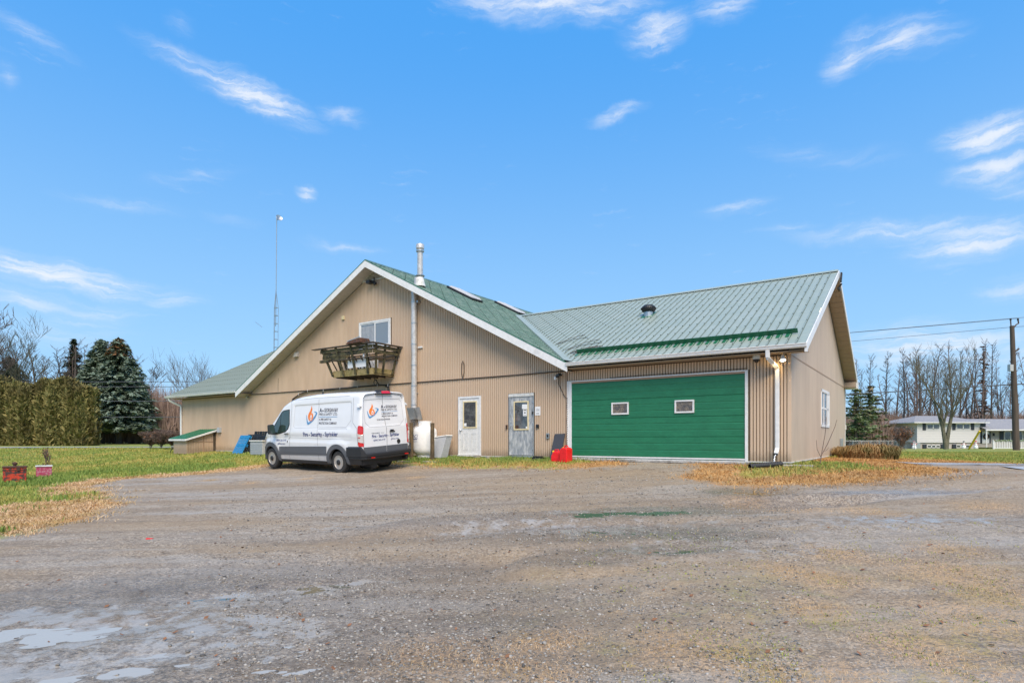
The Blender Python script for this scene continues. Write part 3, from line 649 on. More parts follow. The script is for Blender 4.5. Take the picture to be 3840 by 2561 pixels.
MB().box(s1_ - .01, s1_ + .022, -.01, WD + .01, .985, 1.012).build('base_trim', 'dirtywhite', bld)
# ---- roofs: ribbed sheets
def ribbed(name, m, m2, run, stations, lo, hi, nrm, pitch=.2286, parent=bld, ribh=.022, ribw=.05, screws=True):
    """sheets ~0.91 m wide; stations run along `run`, each strip goes from lo(t) to hi(t) (points in building axes)"""
    t0, t1 = stations; nrm = Vector(nrm).normalized(); run = Vector(run)
    t = t0; screw_mb = MB()  # collects the roof screws
    while t < t1 - 1e-3:
        te = min(t + pitch * 4, t1); mb = MB(); prof = []; q = t
        while q < te - 1e-3:
            w_ = min(pitch, te - q)
            prof += [(q, 0), (q + .004, 0)] if w_ < .06 else [(q, ribh), (q + ribw * .35, ribh), (q + ribw * .8, 0), (q + w_ / 2, .0015), (q + w_ - ribw * .5, 0)]
            q += pitch
        prof.append((te, ribh if te < t1 - .01 else 0))
        for (p0, h0), (p1, h1) in zip(prof[:-1], prof[1:]):
            a0, b0, a1, b1 = Vector(lo(p0)), Vector(hi(p0)), Vector(lo(p1)), Vector(hi(p1))
            if (b0 - a0).length < .02 and (b1 - a1).length < .02: continue
            mb.quad(a0 + nrm * h0, a1 + nrm * h1, b1 + nrm * h1, b0 + nrm * h0, mi=1 if (m2 == 'rib_shade' and h0 == ribh and h1 == 0) or (m2 == 'roof_rib' and h0 == h1 == ribh) else 0)
        if mb.f:
            o = mb.build(name, [m, m2 or m], parent, recalc=False)
            if screws:
                q = t
                while q < te - .05:
                    a, b = Vector(lo(q)), Vector(hi(q)); L = (b - a).length; k = .35
                    while k < L:
                        c = a + (b - a).normalized() * k + nrm * (ribh + .004) + run * .012; screw_mb.box(c.x - .012, c.x + .012, c.y - .012, c.y + .012, c.z - .01, c.z + .01); k += .76
                    q += pitch
        t = te
    if screws and screw_mb.f: screw_mb.build('roof_screws', 'screw', parent, kind='stuff')
vs0, vs1, vw0, vw1 = -2.55, 3.80, WR, -.5
def sval(w): return SE + (vs0 - SE) * (w + .5) / (WR + .5)
def wval_r(s): return -.5 if s > SE else -.5 + (SE - s) / (SE - vs0) * (WR + .5)
OV = .42
ribbed('roof_panel', 'roof', 'rib_shade', (1, 0, 0), (vs0, s1_ + OV), lambda s: (s, wval_r(s), zwing(wval_r(s)) + .02), lambda s: (s, WR, ZW + .02), (0, -.447, .894))
ribbed('roof_panel', 'roof', 'rib_shade', (1, 0, 0), (vs0, s1_ + OV), lambda s: (s, 2 * WR - wval_r(s), zwing(wval_r(s)) + .02), lambda s: (s, WR, ZW + .02), (0, .447, .894), screws=False)
vl = AP - (SE - AP) + 0
def wval_l(s): return -.5 if s < SWE else -.5 + (s - SWE) / (AP * 2 - vs0 - SWE) * (WR + .5)
sl1 = 2 * AP - vs0
ribbed('roof_panel', 'roof', 'rib_shade', (1, 0, 0), (s0_ - .6, sl1), lambda s: (s, wval_l(s), zwing(wval_l(s)) + .02), lambda s: (s, WR, ZW + .02), (0, -.447, .894), pitch=.2286)
ribbed('roof_panel', 'roof', 'rib_shade', (1, 0, 0), (s0_ - .6, sl1), lambda s: (s, 2 * WR - wval_l(s), zwing(wval_l(s)) + .02), lambda s: (s, WR, ZW + .02), (0, .447, .894), screws=False)
def smain_r(w): return SE if (w <= -.5 or w >= 2 * WR + .5) else (sval(w) if w <= WR else sval(2 * WR - w))
nr = (SL / math.hypot(1, SL), 0, 1 / math.hypot(1, SL)); nl = (-nr[0], 0, nr[2])
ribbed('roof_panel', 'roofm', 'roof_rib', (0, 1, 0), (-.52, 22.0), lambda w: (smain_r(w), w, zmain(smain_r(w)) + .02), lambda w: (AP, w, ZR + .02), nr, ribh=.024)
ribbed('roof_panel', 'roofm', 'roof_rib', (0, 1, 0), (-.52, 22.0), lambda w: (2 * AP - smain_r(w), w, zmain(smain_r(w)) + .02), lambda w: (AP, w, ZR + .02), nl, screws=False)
# ridge caps and valley flashing
mb = MB(); mb.prism([(vs0 - .1, WR - .16, ZW - .02), (vs0 - .1, WR, ZW + .075), (vs0 - .1, WR + .16, ZW - .02), (vs0 - .1, WR, ZW + .03)], (s1_ + OV - vs0 + .1, 0, 0)); mb.build('ridge_cap', 'roof', bld)
mb = MB(); mb.prism([(AP - .16, -.53, ZR - .04), (AP, -.53, ZR + .075), (AP + .16, -.53, ZR - .04), (AP, -.53, ZR + .03)], (0, 22.5, 0)); mb.build('ridge_cap', 'roofm', bld)
def vpt(k, off): s = vs0 + (SE - vs0) * k; w = WR + (-.5 - WR) * k; return Vector((s + off[0], w + off[1], zwing(w) + off[2]))
mb = MB(); mb.quad(vpt(0, (-.11, -.05, .10)), vpt(0, (.13, .03, .07)), vpt(1, (.16, .03, .05)), vpt(1, (-.10, -.05, .11)))
mb.quad(vpt(0, (-.11, -.05, .10)), vpt(1, (-.10, -.05, .11)), vpt(1, (-.12, -.06, .02)), vpt(0, (-.13, -.06, .02))); mb.build('valley_flashing', 'roof', bld)
# debris wires caught in the valley
for k in range(9):
    mb = MB(); s = 2.2 + rnd.random() * 1.9; w = -.1 + (3.8 - s) * .95 + rnd.random() * .2; l = .4 + rnd.random() * .9; a = rnd.random() * .8 + .2
    mb.tube([(s, w, zwing(w) + .05), (s + l * .5 * math.cos(a), w + l * .5 * math.sin(a), zwing(w + l * .5 * math.sin(a)) + .09), (s + l * math.cos(a), w + l * math.sin(a), zwing(w + l * math.sin(a)) + .05)], .009, 4); mb.build('loose_wire', 'cable', bld)
# snow guard along the wing eave
mb = MB(); zz = lambda w: zwing(w) + .045
mb.hexa([(3.75, .20, zz(.20)), (10.2, .20, zz(.2)), (10.2, .22, zz(.22)), (3.75, .22, zz(.22)), (3.75, .12, zz(.2) + .11), (10.2, .12, zz(.2) + .11), (10.2, .135, zz(.2) + .115), (3.75, .135, zz(.2) + .115)])
s = 3.75
while s < 10.15: mb.hexa([(s, .0, zz(0) - .02), (s + .14, .0, zz(0) - .02), (s + .14, .2, zz(.2) - .02), (s, .2, zz(.2) - .02), (s, .0, zz(0) - .005), (s + .14, .0, zz(0) - .005), (s + .14, .2, zz(.2) + .0), (s, .2, zz(.2) + .0)]); s += .2286
mb.build('snow_guard', 'roofd', bld)
# fascias (rake boards) and soffits
def rake(name, m, a, b, n_out, h=.24, t=.03, ppt=bld):   # board along a->b hanging down h, thickness towards n_out
    a, b, n_ = Vector(a), Vector(b), Vector(n_out); dn = Vector((0, 0, -h))
    mb = MB(); mb.hexa([a + dn, b + dn, b + dn + n_ * t, a + dn + n_ * t, a, b, b + n_ * t, a + n_ * t]); return mb.build(name, m, ppt)
fy = -.53
rake('rake_board', 'white', (AP, fy, ZR + .03), (SE, fy, zmain(SE) + .03), (0, -1, 0), .27); rake('rake_board', 'white', (AP, fy, ZR + .03), (SWE, fy, zmain(SWE) + .03), (0, -1, 0), .27)
rake('drip_edge', 'roofd', (AP, fy - .032, ZR + .055), (SE, fy - .032, zmain(SE) + .055), (0, -1, 0), .03, .006); rake('drip_edge', 'roofd', (AP, fy - .032, ZR + .055), (SWE, fy - .032, zmain(SWE) + .055), (0, -1, 0), .03, .006)
xo = s1_ + OV + .01
rake('rake_board', 'white', (xo, WR, ZW + .03), (xo, -.55, zwing(-.55) + .03), (1, 0, 0), .22); rake('rake_board', 'white', (xo, WR, ZW + .03), (xo, WD + .5, zwing(WD + .5) + .03), (1, 0, 0), .22)
rake('rake_board', 'white', (s0_ - .61, WR, ZW + .03), (s0_ - .61, -.5, zwing(-.5) + .03), (-1, 0, 0), .22); rake('rake_board', 'white', (s0_ - .61, WR, ZW + .03), (s0_ - .61, WD + .5, zwing(WD + .5) + .03), (-1, 0, 0), .22)
def soffits(m, a, b, depth_vec, n, z_off=(0, 0, 0), gap=.012):
    a, b, dv = Vector(a), Vector(b), Vector(depth_vec); d = (b - a); L = d.length; e = d / L; st = L / n; up = dv.cross(e).normalized() * .012
    for i in range(n):
        p, q = a + e * (i * st + gap / 2), a + e * ((i + 1) * st - gap / 2)
        mb = MB(); mb.hexa([p, q, q + dv, p + dv, p + up, q + up, q + dv + up, p + dv + up]); mb.build('soffit_panel', m, bld)
soffits('soffit', (AP, fy, zmain(AP) - .235), (SWE + .06, fy, zmain(SWE + .06) - .235), (0, .53, 0), 34)
soffits('soffit', (AP, fy, zmain(AP) - .235), (SE - .1, fy, zmain(SE - .1) - .235), (0, .53, 0), 30)
soffits('tansoffit', (xo, WR + .1, ZW - .26), (xo, WD + .45, zwing(WD + .45) - .215), (-OV, 0, 0), 24)
soffits('tansoffit', (xo, WR - .1, ZW - .26), (xo, -.45, zwing(-.45) - .215), (-OV, 0, 0), 24)
for q in ((SE - .3, xo, -.5, .0, 3.79, 3.80), (s0_ - .6, SWE + .55, -.5, .0, 3.79, 3.80), (s1_, xo, WD - .3, WD + .5, 3.76, 3.97)): MB().box(*q).build('eave_soffit', 'tansoffit', bld)
mb = MB(); mb.box(s1_, xo + .03, WD + .5, WD + .53, 3.72, 3.99); mb.box(s1_ + .02, xo + .035, WD - .02, WD + .55, 3.72, 3.95); mb.build('eave_fascia', 'white', bld)
# gutters (K profile) with end caps
def gutter(s_a, s_b):
    pr = [(-.5, 3.955), (-.5, 3.845), (-.575, 3.845), (-.60, 3.875), (-.605, 3.92), (-.625, 3.935), (-.625, 3.955), (-.61, 3.955), (-.60, 3.93), (-.59, 3.88), (-.57, 3.86), (-.51, 3.86), (-.51, 3.955)]
    mb = MB(); mb.prism([(s_a, a, b) for a, b in pr], (s_b - s_a, 0, 0)); mb.quad((s_a, -.5, 3.955), (s_a, -.625, 3.955), (s_a, -.575, 3.845), (s_a, -.5, 3.845)); mb.quad((s_b, -.5, 3.955), (s_b, -.625, 3.955), (s_b, -.575, 3.845), (s_b, -.5, 3.845))
    return mb.build('gutter', 'white', bld)
gutter(SE - .03, xo + .03); gutter(s0_ - .66, SWE + .02)
MB().box(xo - .02, xo + .035, -.56, -.44, 3.74, 3.95).build('eave_return', 'white', bld)
def dspout(pts, r=.05, m='white', flare=True):
    mb = MB()
    for a, b in zip(pts[:-1], pts[1:]): mb.bar(a, b, .10, .075, up=(0, 1, 0))
    return mb.build('downspout', m, bld, bevel=.012)
dspout([(9.62, -.55, 3.86), (9.62, -.53, 3.66), (9.76, -.08, 3.42), (9.76, -.075, 1.36), (9.75, -.20, 1.22)])
MB().box(9.705, 9.795, -.225, -.185, 1.185, 1.225).build('downspout_mouth', 'vanblack', bld)
dspout([(s0_ - .35, -.53, 3.86), (s0_ - .35, -.5, 3.72), (s0_ + .05, -.06, 3.42), (s0_ + .05, -.06, 1.0)])
mb = MB(); mb.bar((s1_ - .02, WD + .07, 1.0), (s1_ - .02, WD + .07, 3.75), .09, .09); mb.box(s1_ - .07, s1_ + .05, WD + .02, WD + .16, 2.0, 2.2); mb.build('downspout', 'dirtywhite', bld)
# louver vent in the gable peak
mb = MB(); zc = 8.055
mb.prism([(AP - .72, -.012, zc), (AP + .76, -.012, zc), (AP + .02, -.012, zc + .385)], (0, -.012, 0)); mb.build('gable_vent', 'siding_back', bld)
lv = MB()
for k in range(6):
    z = zc + .04 + k * .055; hw = .74 * (1 - (z - zc) / .385) - .03
    if hw > .05: lv.bar((AP + .02 - hw, -.035, z), (AP + .02 + hw, -.035, z), .03, .022, up=(0, -1, 1))
lv.build('louvers', 'soffit', bld); mb = MB(); mb.bar((AP - .76, -.035, zc - .015), (AP + .80, -.035, zc - .015), .03, .04); mb.bar((AP - .76, -.035, zc - .015), (AP + .02, -.035, zc + .40), .03, .04); mb.bar((AP + .8, -.035, zc - .015), (AP + .02, -.035, zc + .40), .03, .04); mb.build('vent_frame', 'dirtywhite', bld)
# skylights on the main roof
for (wa, wb) in ((3.70, 4.45), (7.30, 8.05)):
    sa, sb = -4.86, -3.40; off = Vector(nr) * .13; o0 = Vector(nr) * .02
    P4 = [Vector((sa, wa, zmain(sa))), Vector((sb, wa, zmain(sb))), Vector((sb, wb, zmain(sb))), Vector((sa, wb, zmain(sa)))]
    mb = MB(); mb.hexa([p + o0 for p in P4] + [p + off for p in P4]); sk = mb.build('skylight', 'black', bld)
    c = sum(P4, Vector()) / 4; MB().hexa([c + (p - c) * .9 + off for p in P4] + [c + (p - c) * .8 + off * 1.5 for p in P4]).build('pane', 'curtain', sk)  # pale pane colour stands in for reflected sky
# roof turbine vent on the wing
c = Vector((4.76, 3.63, zwing(3.63)))
mb = MB(); mb.lathe([(.17, -.08), (.165, .12)], c, 20); tv = mb.build('roof_vent', 'galv', bld)
mb = MB(); mb.lathe([(.16, .12), (.23, .17), (.25, .24), (.23, .31), (.15, .36), (.03, .38)], c, 22)
for k in range(22): a = k * math.pi / 11; mb.bar(c + Vector((.2 * math.cos(a), .2 * math.sin(a), .13)), c + Vector((.27 * math.cos(a + .2), .27 * math.sin(a + .2), .25)), .012, .02); mb.bar(c + Vector((.27 * math.cos(a + .2), .27 * math.sin(a + .2), .25)), c + Vector((.14 * math.cos(a + .1), .14 * math.sin(a + .1), .37)), .012, .02)
mb.build('turbine', 'vanblack', tv); MB().hexa([c + Vector(q) for q in ((-.22, -.3, -.14), (.22, -.3, -.14), (.22, .25, .14), (-.22, .25, .14), (-.22, -.3, -.12), (.22, -.3, -.12), (.22, .25, .16), (-.22, .25, .16))]).build('flashing', 'roofd', tv)
# tall flue up the facade
fs, fw_ = -3.09, -.16
mb = MB(); mb.tube([(fs, fw_, 2.35), (fs, fw_, 7.3)], .107, 20); fl = mb.build('flue_pipe', 'flue', bld, smooth_=True)
for z in (2.9, 3.62, 4.4, 5.2, 6.0, 6.8, 7.15): MB().tube([(fs, fw_, z - .02), (fs, fw_, z + .02)], .116, 20).build('clamp', 'galv', fl)
mb = MB(); mb.tube([(fs + .03, fw_ + .1, 7.3), (fs + .03, fw_ + .15, 7.75)], .12, 20); mb.tube([(fs + .12, fw_ + .2, 7.50), (fs + .12, fw_ + .2, 8.78)], .108, 20); mb.build('chimney_pipe', 'flue', fl, smooth_=True)
cp = (fs + .12, fw_ + .2, 0)
MB().lathe([(.22, 7.42), (.18, 7.55), (.13, 7.78), (.11, 7.80)], cp, 20).build('roof_flashing', 'dirtywhite', fl, smooth_=True)
mb = MB(); mb.lathe([(.16, 7.80), (.18, 7.83), (.13, 7.88)], cp, 20); mb.lathe([(.13, 8.73), (.155, 8.75), (.155, 8.80), (.13, 8.82)], cp, 20); mb.build('storm_collar', 'galv', fl)
MB().lathe([(.11, 8.82), (.155, 8.87), (.155, 9.0), (.14, 9.03), (.02, 9.04)], cp, 20).build('chimney_cap', 'flue', fl, smooth_=True)
mb = MB(); mb.hexa([(fs - .12, -.02, 2.35), (fs + .12, -.02, 2.35), (fs + .12, -.28, 2.35), (fs - .12, -.28, 2.35), (fs - .2, -.02, 2.78), (fs + .16, -.02, 2.78), (fs + .16, -.36, 2.78), (fs - .2, -.36, 2.78)]); mb.build('flue_base', 'galv', fl)
mb = MB(); mb.hexa([(fs + .17, -.06, 2.30), (fs + .35, -.06, 2.35), (fs + .33, -.09, 2.35), (fs + .15, -.09, 2.30), (fs + .12, -.3, 2.76), (fs + .42, -.3, 2.8), (fs + .4, -.33, 2.8), (fs + .1, -.33, 2.76)]); mb.build('heat_shield', 'galv', fl)
# pipes sticking out of the wall
for s, z, r_, m in ((-2.94, 6.81, .045, 'galv'), (-3.05, 3.35, .03, 'galv')): MB().tube([(s, 0, z), (s, -.16, z)], r_, 10).build('pipe_stub', m, bld)
MB().box(-3.0, -2.78, -.06, 0, 5.06, 5.12).build('wall_hook', 'white', bld)
# cables along the facade
mb = MB(); pts = [(-10.95, -.03, 3.05), (-10.8, -.05, 3.40), (-10.35, -.05, 3.62), (-9.7, -.05, 3.74), (-8.6, -.05, 3.72), (-7.5, -.05, 3.73), (-6.4, -.05, 3.76), (-5.2, -.05, 3.755), (-4.6, -.05, 3.74)]
mb.tube(pts, .028, 6); mb.tube([(a, b - .03, c + .03 * math.sin(i * 2)) for i, (a, b, c) in enumerate(pts)], .018, 6); mb.tube([(-4.75, -.06, 3.72), (-4.6, -.06, 3.66), (-4.58, -.06, 3.5)], .05, 6); mb.build('cable_bundle', 'cable', bld)
mb = MB()
for k in range(7): a, b, c = pts[k + 2] if k + 2 < len(pts) else pts[-1]; mb.tube([(a, -.085, c - .05), (a, -.085, c + .05)], .012, 5)
mb.build('cable_clips', 'white', bld, kind='stuff')
mb = MB(); mb.tube([(-14.2, -.03, 3.77), (-3, -.03, 3.765), (.5, -.03, 3.76), (3.4, -.035, 3.77), (3.65, -.06, 3.83)], .016, 6)
mb.tube([(-.8, -.03, 3.77), (-.86, -.03, 4.0), (-.85, -.03, 4.3), (-.8, -.03, 4.42), (-.74, -.03, 4.28), (-.74, -.03, 4.0), (-.8, -.03, 3.77)], .012, 5)
mb.tube([(3.26, -.1, 3.6), (3.2, -.02, 3.35), (3.42, -.03, 2.95), (3.5, -.03, 2.9), (3.52, -.03, 1.9), (3.5, -.03, 1.4)], .01, 5)
for k in range(22): z = 1.4 + k * .07; mb.tube([(3.5 + .02 * math.sin(k), -.035, z), (3.53, -.05, z + .04)], .008, 4)
mb.build('wall_cable', 'cable', bld)
mb = MB(); mb.tube([(5.0, -.04, 3.46), (6.3, -.04, 3.475), (7.2, -.04, 3.47), (9.0, -.04, 3.48)], .008, 4); mb.build('wall_cable', 'cable', bld); mb = MB(); mb.tube([(-4.85, -.6, 4.05), (-4.85, -.55, 3.95)] + [(-4.85 + .09 * math.sin(a), -.5, 3.82 - .12 * math.cos(a)) for a in np.linspace(math.pi, 3 * math.pi, 12)] + [(-4.85, -.3, 3.74)], .016, 5); mb.build('cable_loop', 'cable', bld); mb = MB(); mb.tube([(-12.0, -.02, 3.8), (-12.0, -.02, 4.1), (-11.97, -.02, 4.45)], .006, 4); mb.build('wall_cable', 'cable', bld)
# small wall fittings
MB().box(-7.42, -7.27, -.07, 0, 6.64, 6.80).build('wall_vent', 'cream', bld, bevel=.01)
mb = MB(); s, z = -10.55, 5.42
mb.hexa([(s - .13, -.14, z - .1), (s + .13, -.14, z - .1), (s + .13, 0, z - .1), (s - .13, 0, z - .1), (s - .1, -.10, z + .1), (s + .1, -.10, z + .1), (s + .13, 0, z + .13), (s - .13, 0, z + .13)]); mb.build('dryer_vent', 'soffit', bld)
mb = MB(); s, z = AP - .07, 7.9; mb.box(s - .2, s + .02, -.28, -.05, z - .02, z + .1); mb.tube([(s + .1, -.02, z), (s + .1, -.2, z + .02)], .035, 8); mb.bar((s, -.1, z + .05), (s + .24, -.14, z - .06), .08, .1); mb.bar((s + .1, -.1, z - .12), (s + .12, -.12, z + .22), .03); mb.build('gable_light', 'vanblack', bld)
mb = MB(); mb.tube([(-14.45, 0, 3.68), (-14.45, -.1, 3.65)], .03, 8); mb.tube([(-14.45, -.1, 3.65), (-14.38, -.16, 3.62)], .05, 8); mb.build('security_camera', 'galv', bld)
mb = MB(); mb.tube([(3.28, 0, 3.66), (3.28, -.16, 3.66)], .03, 8); mb.bar((3.18, -.14, 3.60), (3.34, -.2, 3.66), .09, .08); cm = mb.build('security_camera', 'black', bld); MB().box(3.12, 3.18, -.2, -.12, 3.5, 3.6).build('bracket', 'white', cm)
mb = MB(); mb.lathe([(.095, 3.80), (.10, 3.70), (.095, 3.68)], (9.28, -.22, 0), 18); dc = mb.build('dome_camera', 'dirtywhite', bld); MB().lathe([(.075, 3.69), (.07, 3.64), (.04, 3.60), (.01, 3.59)], (9.28, -.22, 0), 16).build('dome', 'vanblack', dc, smooth_=True)
mb = MB(); mb.tube([(-17.2, -.03, 1.0), (-17.04, -.03, 1.0)], .01, 4); mb.box(-17.16, -16.90, -.12, 0, 1.94, 2.2); mb.tube([(-17.1, -.1, 2.05), (-17.45, -.1, 1.95)], .02, 5); mb.build('meter_box', 'greyplastic', bld, bevel=.01)
# floodlights (lit)
def flood(loc, dirv, rz_=0, r_=.075):
    loc, d = Vector(loc), Vector(dirv).normalized(); mb = MB(); mb.tube([loc - d * .14, loc - d * .03, loc], [r_ * .45, r_ * .8, r_], 16); mb.tube([loc - d * .12, loc - d * .12 + Vector((0, .12, .08))], .02, 6)
    f = mb.build('floodlight', 'dirtywhite', bld, smooth_=True); m2 = MB(); m2.tube([loc - d * .01, loc + d * .004], r_ * .88, 16); m2.build('lamp_lens', 'lamp', f)
flood((9.93, -.28, 3.60), (.15, -.35, -.9)); flood((s1_ + .36, 2.55, 5.30), (.35, -.75, -.5), r_=.08)
for (lx, ly, lz, e_) in ((9.80, -.30, 3.55, 9.0), (s1_ + .36, 2.5, 5.22, 3.0)):
    L = bpy.data.lights.new('floodlight_bulb', 'SPOT'); L.energy = e_; L.color = (1, .72, .3); L.spot_size = R(120); L.spot_blend = .8; L.shadow_soft_size = .05
    lo_ = bpy.data.objects.new('floodlight_bulb', L); col.objects.link(lo_); lo_.parent = bld; lo_.location = (lx, ly, lz); lo_.rotation_euler = (Vector((-.75, .75, -.6)) if e_ > 5 else Vector((-.8, .2, -.6))).to_track_quat('-Z', 'Y').to_euler()
mb = MB(); mb.bar((s1_ + .5, WR - .06, 6.85), (s1_ + .52, WR - .03, 7.15), .14, .05); mb.tube([(s1_ + .42, WR, 6.65), (s1_ + .52, WR, 6.8)], .03, 6); mb.box(s1_ + .43, s1_ + .5, WR - .35, WR - .02, 6.55, 6.62); mb.build('flood_bracket', 'black', bld)
# doors
def frame(mb, s0, s1, z0, z1, wd, y0, y1, bottom=True, mi=0):
    mb.box(s0, s0 + wd, y0, y1, z0, z1, mi); mb.box(s1 - wd, s1, y0, y1, z0, z1, mi); mb.box(s0 + wd, s1 - wd, y0, y1, z1 - wd, z1, mi)
    if bottom: mb.box(s0 + wd, s1 - wd, y0, y1, z0, z0 + wd, mi)
    return mb
MB().box(-1.02, .02, .0, .05, 1.0, 3.12).build('door_recess', 'siding_back', bld)
d1 = frame(MB(), -1.022, .018, 1.0, 3.125, .07, -.035, .01, False).build('door_frame', 'white', bld, bevel=.004)
mb = MB(); mb.box(-.95, -.055, -.012, .0, 1.04, 3.05)
for a in (-.80, -.42): frame(mb, a, a + .24, 1.2, 1.82, .018, -.020, -.012); frame(mb, a + .045, a + .195, 1.25, 1.77, .012, -.017, -.012)
wd_ = mb.build('door', 'whitedoor', bld); frame(MB(), -.80, -.17, 1.985, 2.955, .045, -.032, -.008).build('glazing_frame', 'cream', wd_, bevel=.006)
MB().box(-.755, -.215, -.018, -.013, 2.03, 2.91).build('pane', 'glass', wd_)
mb = MB(); [mb.box(-.75, -.22, -.021, -.019, z, z + .008) for z in (2.1, 2.2, 2.36, 2.55, 2.7, 2.82)]; mb.box(-.7, -.5, -.021, -.019, 2.3, 2.45); mb.box(-.45, -.3, -.021, -.019, 2.33, 2.43); mb.build('blind', 'ink', wd_)
MB().box(-.75, -.64, -.0215, -.0195, 2.06, 2.17).build('sticker', 'paper', wd_, bevel=.0)
MB().lathe([(.035, -.012), (.035, -.02), (.014, -.03), (.014, -.055), (.032, -.065), (.036, -.085), (.02, -.10)], (-.89, 0, 1.915), 16, 'y').build('door_knob', 'alu', wd_, smooth_=True)
MB().box(-1.02, .02, -.09, .0, .985, 1.035).build('threshold', 'dirtywhite', bld)
MB().box(1.22, 2.24, .0, .05, 1.0, 3.12).build('door_recess', 'siding_back', bld)
frame(MB(), 1.222, 2.242, 1.0, 3.13, .028, -.03, .01, False).build('door_frame', 'galv', bld); MB().box(1.222, 2.242, -.04, .01, 3.03, 3.13).build('door_header', 'dirtywhite', bld)
gd_ = MB().box(1.25, 2.19, -.014, .0, 1.07, 3.03).build('door', 'greydoor', bld)
frame(MB(), 1.425, 2.03, 1.90, 2.875, .045, -.036, -.010).build('glazing_frame', 'cream', gd_, bevel=.006); MB().box(1.47, 1.985, -.020, -.015, 1.945, 2.83).build('pane', 'glass', gd_)
mb = MB(); mb.box(1.77, 1.98, -.024, -.0215, 2.61, 2.76); mb.box(1.81, 1.96, -.024, -.0215, 2.37, 2.6); mb.box(1.92, 2.0, -.024, -.0215, 1.955, 2.02); pn = mb.build('notice', 'paper', gd_)
mb = MB(); mb.box(1.83, 1.94, -.0255, -.0245, 2.55, 2.58); mb.lathe([(.03, -.0245), (.03, -.0255)], (1.885, 0, 2.48), 14, 'y'); mb.box(1.84, 1.93, -.0255, -.0245, 2.39, 2.4); mb.build('print', 'ink', pn)
MB().lathe([(.075, -.0215), (.07, -.0235)], (1.56, 0, 2.0), 16, 'y').build('sticker', 'rust', gd_); mb = MB(); [mb.bar((1.6 + .0, -.023, 2.52), (1.6 + .07 * math.cos(a), -.023, 2.52 + .09 * math.sin(a)), .02, .003) for a in (.3, 1.2, 2.2, 3.4, 4.6)]; mb.build('decal', 'ink', gd_)
mb = MB(); mb.box(1.29, 1.35, -.022, -.014, 1.95, 2.22); mb.tube([(1.32, -.02, 2.05), (1.32, -.08, 2.05), (1.40, -.085, 2.04)], .014, 8); mb.tube([(1.32, -.014, 2.17), (1.32, -.05, 2.17)], .025, 10); mb.build('door_handle', 'alu', gd_)
mb = MB(); [mb.box(2.185, 2.215, -.034, -.012, z, z + .1) for z in (1.25, 2.05, 2.8)]; mb.build('hinges', 'galv', gd_)
MB().box(1.25, 2.21, -.07, .0, .985, 1.06).build('threshold', 'alu', bld)
for (s, z, w_, h_, m) in ((1.134, 2.014, .05, .14, 'rust'), (2.385, 2.023, .10, .11, 'vanblack'), (2.2, 2.468, .04, .09, 'vanblack')): MB().box(s - w_ / 2, s + w_ / 2, -.055, -.0, z - h_ / 2, z + h_ / 2).build('keypad', m, bld, bevel=.006)
oc = frame(MB().box(2.73, 2.84, -.03, 0, 1.62, 1.78), 2.73, 2.84, 1.62, 1.79, .022, -.05, -.03).build('outlet_cover', 'galv', bld, bevel=.004); MB().box(2.76, 2.81, -.06, -.03, 1.66, 1.74).build('outlet', 'vanblack', oc)
ns = MB().box(2.28, 2.49, -.014, -.005, 2.385, 2.67).build('notice', 'paper', bld); mb = MB(); mb.box(2.33, 2.44, -.0165, -.0145, 2.435, 2.455)
for k in range(4): mb.box(2.32, 2.45, -.0155, -.0145, 2.52 + k * .025, 2.526 + k * .025)
mb.build('print', 'ink', ns)
# garage door
MB().box(3.50, 9.02, .006, .25, 1.0, 3.44).build('door_recess', 'roofd', bld)
fr_ = MB(); fr_.box(3.505, 3.53, -.04, .0, .99, 3.44); fr_.box(3.53, 3.66, -.012, .06, .99, 3.44); fr_.box(8.945, 9.02, -.04, .0, .985, 3.44); fr_.box(3.53, 8.945, -.04, .0, 3.405, 3.44); fr_.build('garage_door_frame', 'white', bld, bevel=.004)
MB().box(3.66, 8.945, -.02, .0, 3.355, 3.405).build('garage_door_header', 'siding_seam', bld)
zsec = [1.075, 1.66, 2.23, 2.80, 3.355]
for i in range(4):
    mb = MB(); z0, z1 = zsec[i] + .004, zsec[i + 1] - .004; h = z1 - z0
    rows = [0, .02, .30, .33, .345, .375, .64, .67, .685, .715, .98, 1.0]; dep = [.012, 0, 0, .006, .006, 0, 0, .006, .006, 0, 0, .012]
    for (a, da), (b, db) in zip(list(zip(rows, dep))[:-1], list(zip(rows, dep))[1:]): mb.quad((3.66, -.008 + da, z0 + a * h), (8.945, -.008 + da, z0 + a * h), (8.945, -.008 + db, z0 + b * h), (3.66, -.008 + db, z0 + b * h))
    gp = mb.build('garage_door_panel', 'doorgreen', bld, recalc=False)
    if i == 2:
        for (a, b) in ((5.054, 5.613), (7.023, 7.582)):
            wf = frame(MB(), a, b, 2.337, 2.703, .045, -.05, -.005).build('window_frame', 'white', gp, bevel=.005); MB().box(a + .04, b - .04, -.022, -.012, 2.375, 2.665).build('pane', 'glass_gar', gp)
MB().box(3.66, 8.945, -.03, .01, 1.035, 1.075).build('bottom_seal', 'white', bld); MB().box(3.5, 9.05, -.10, .0, .93, .985).build('garage_sill', 'concrete', bld)
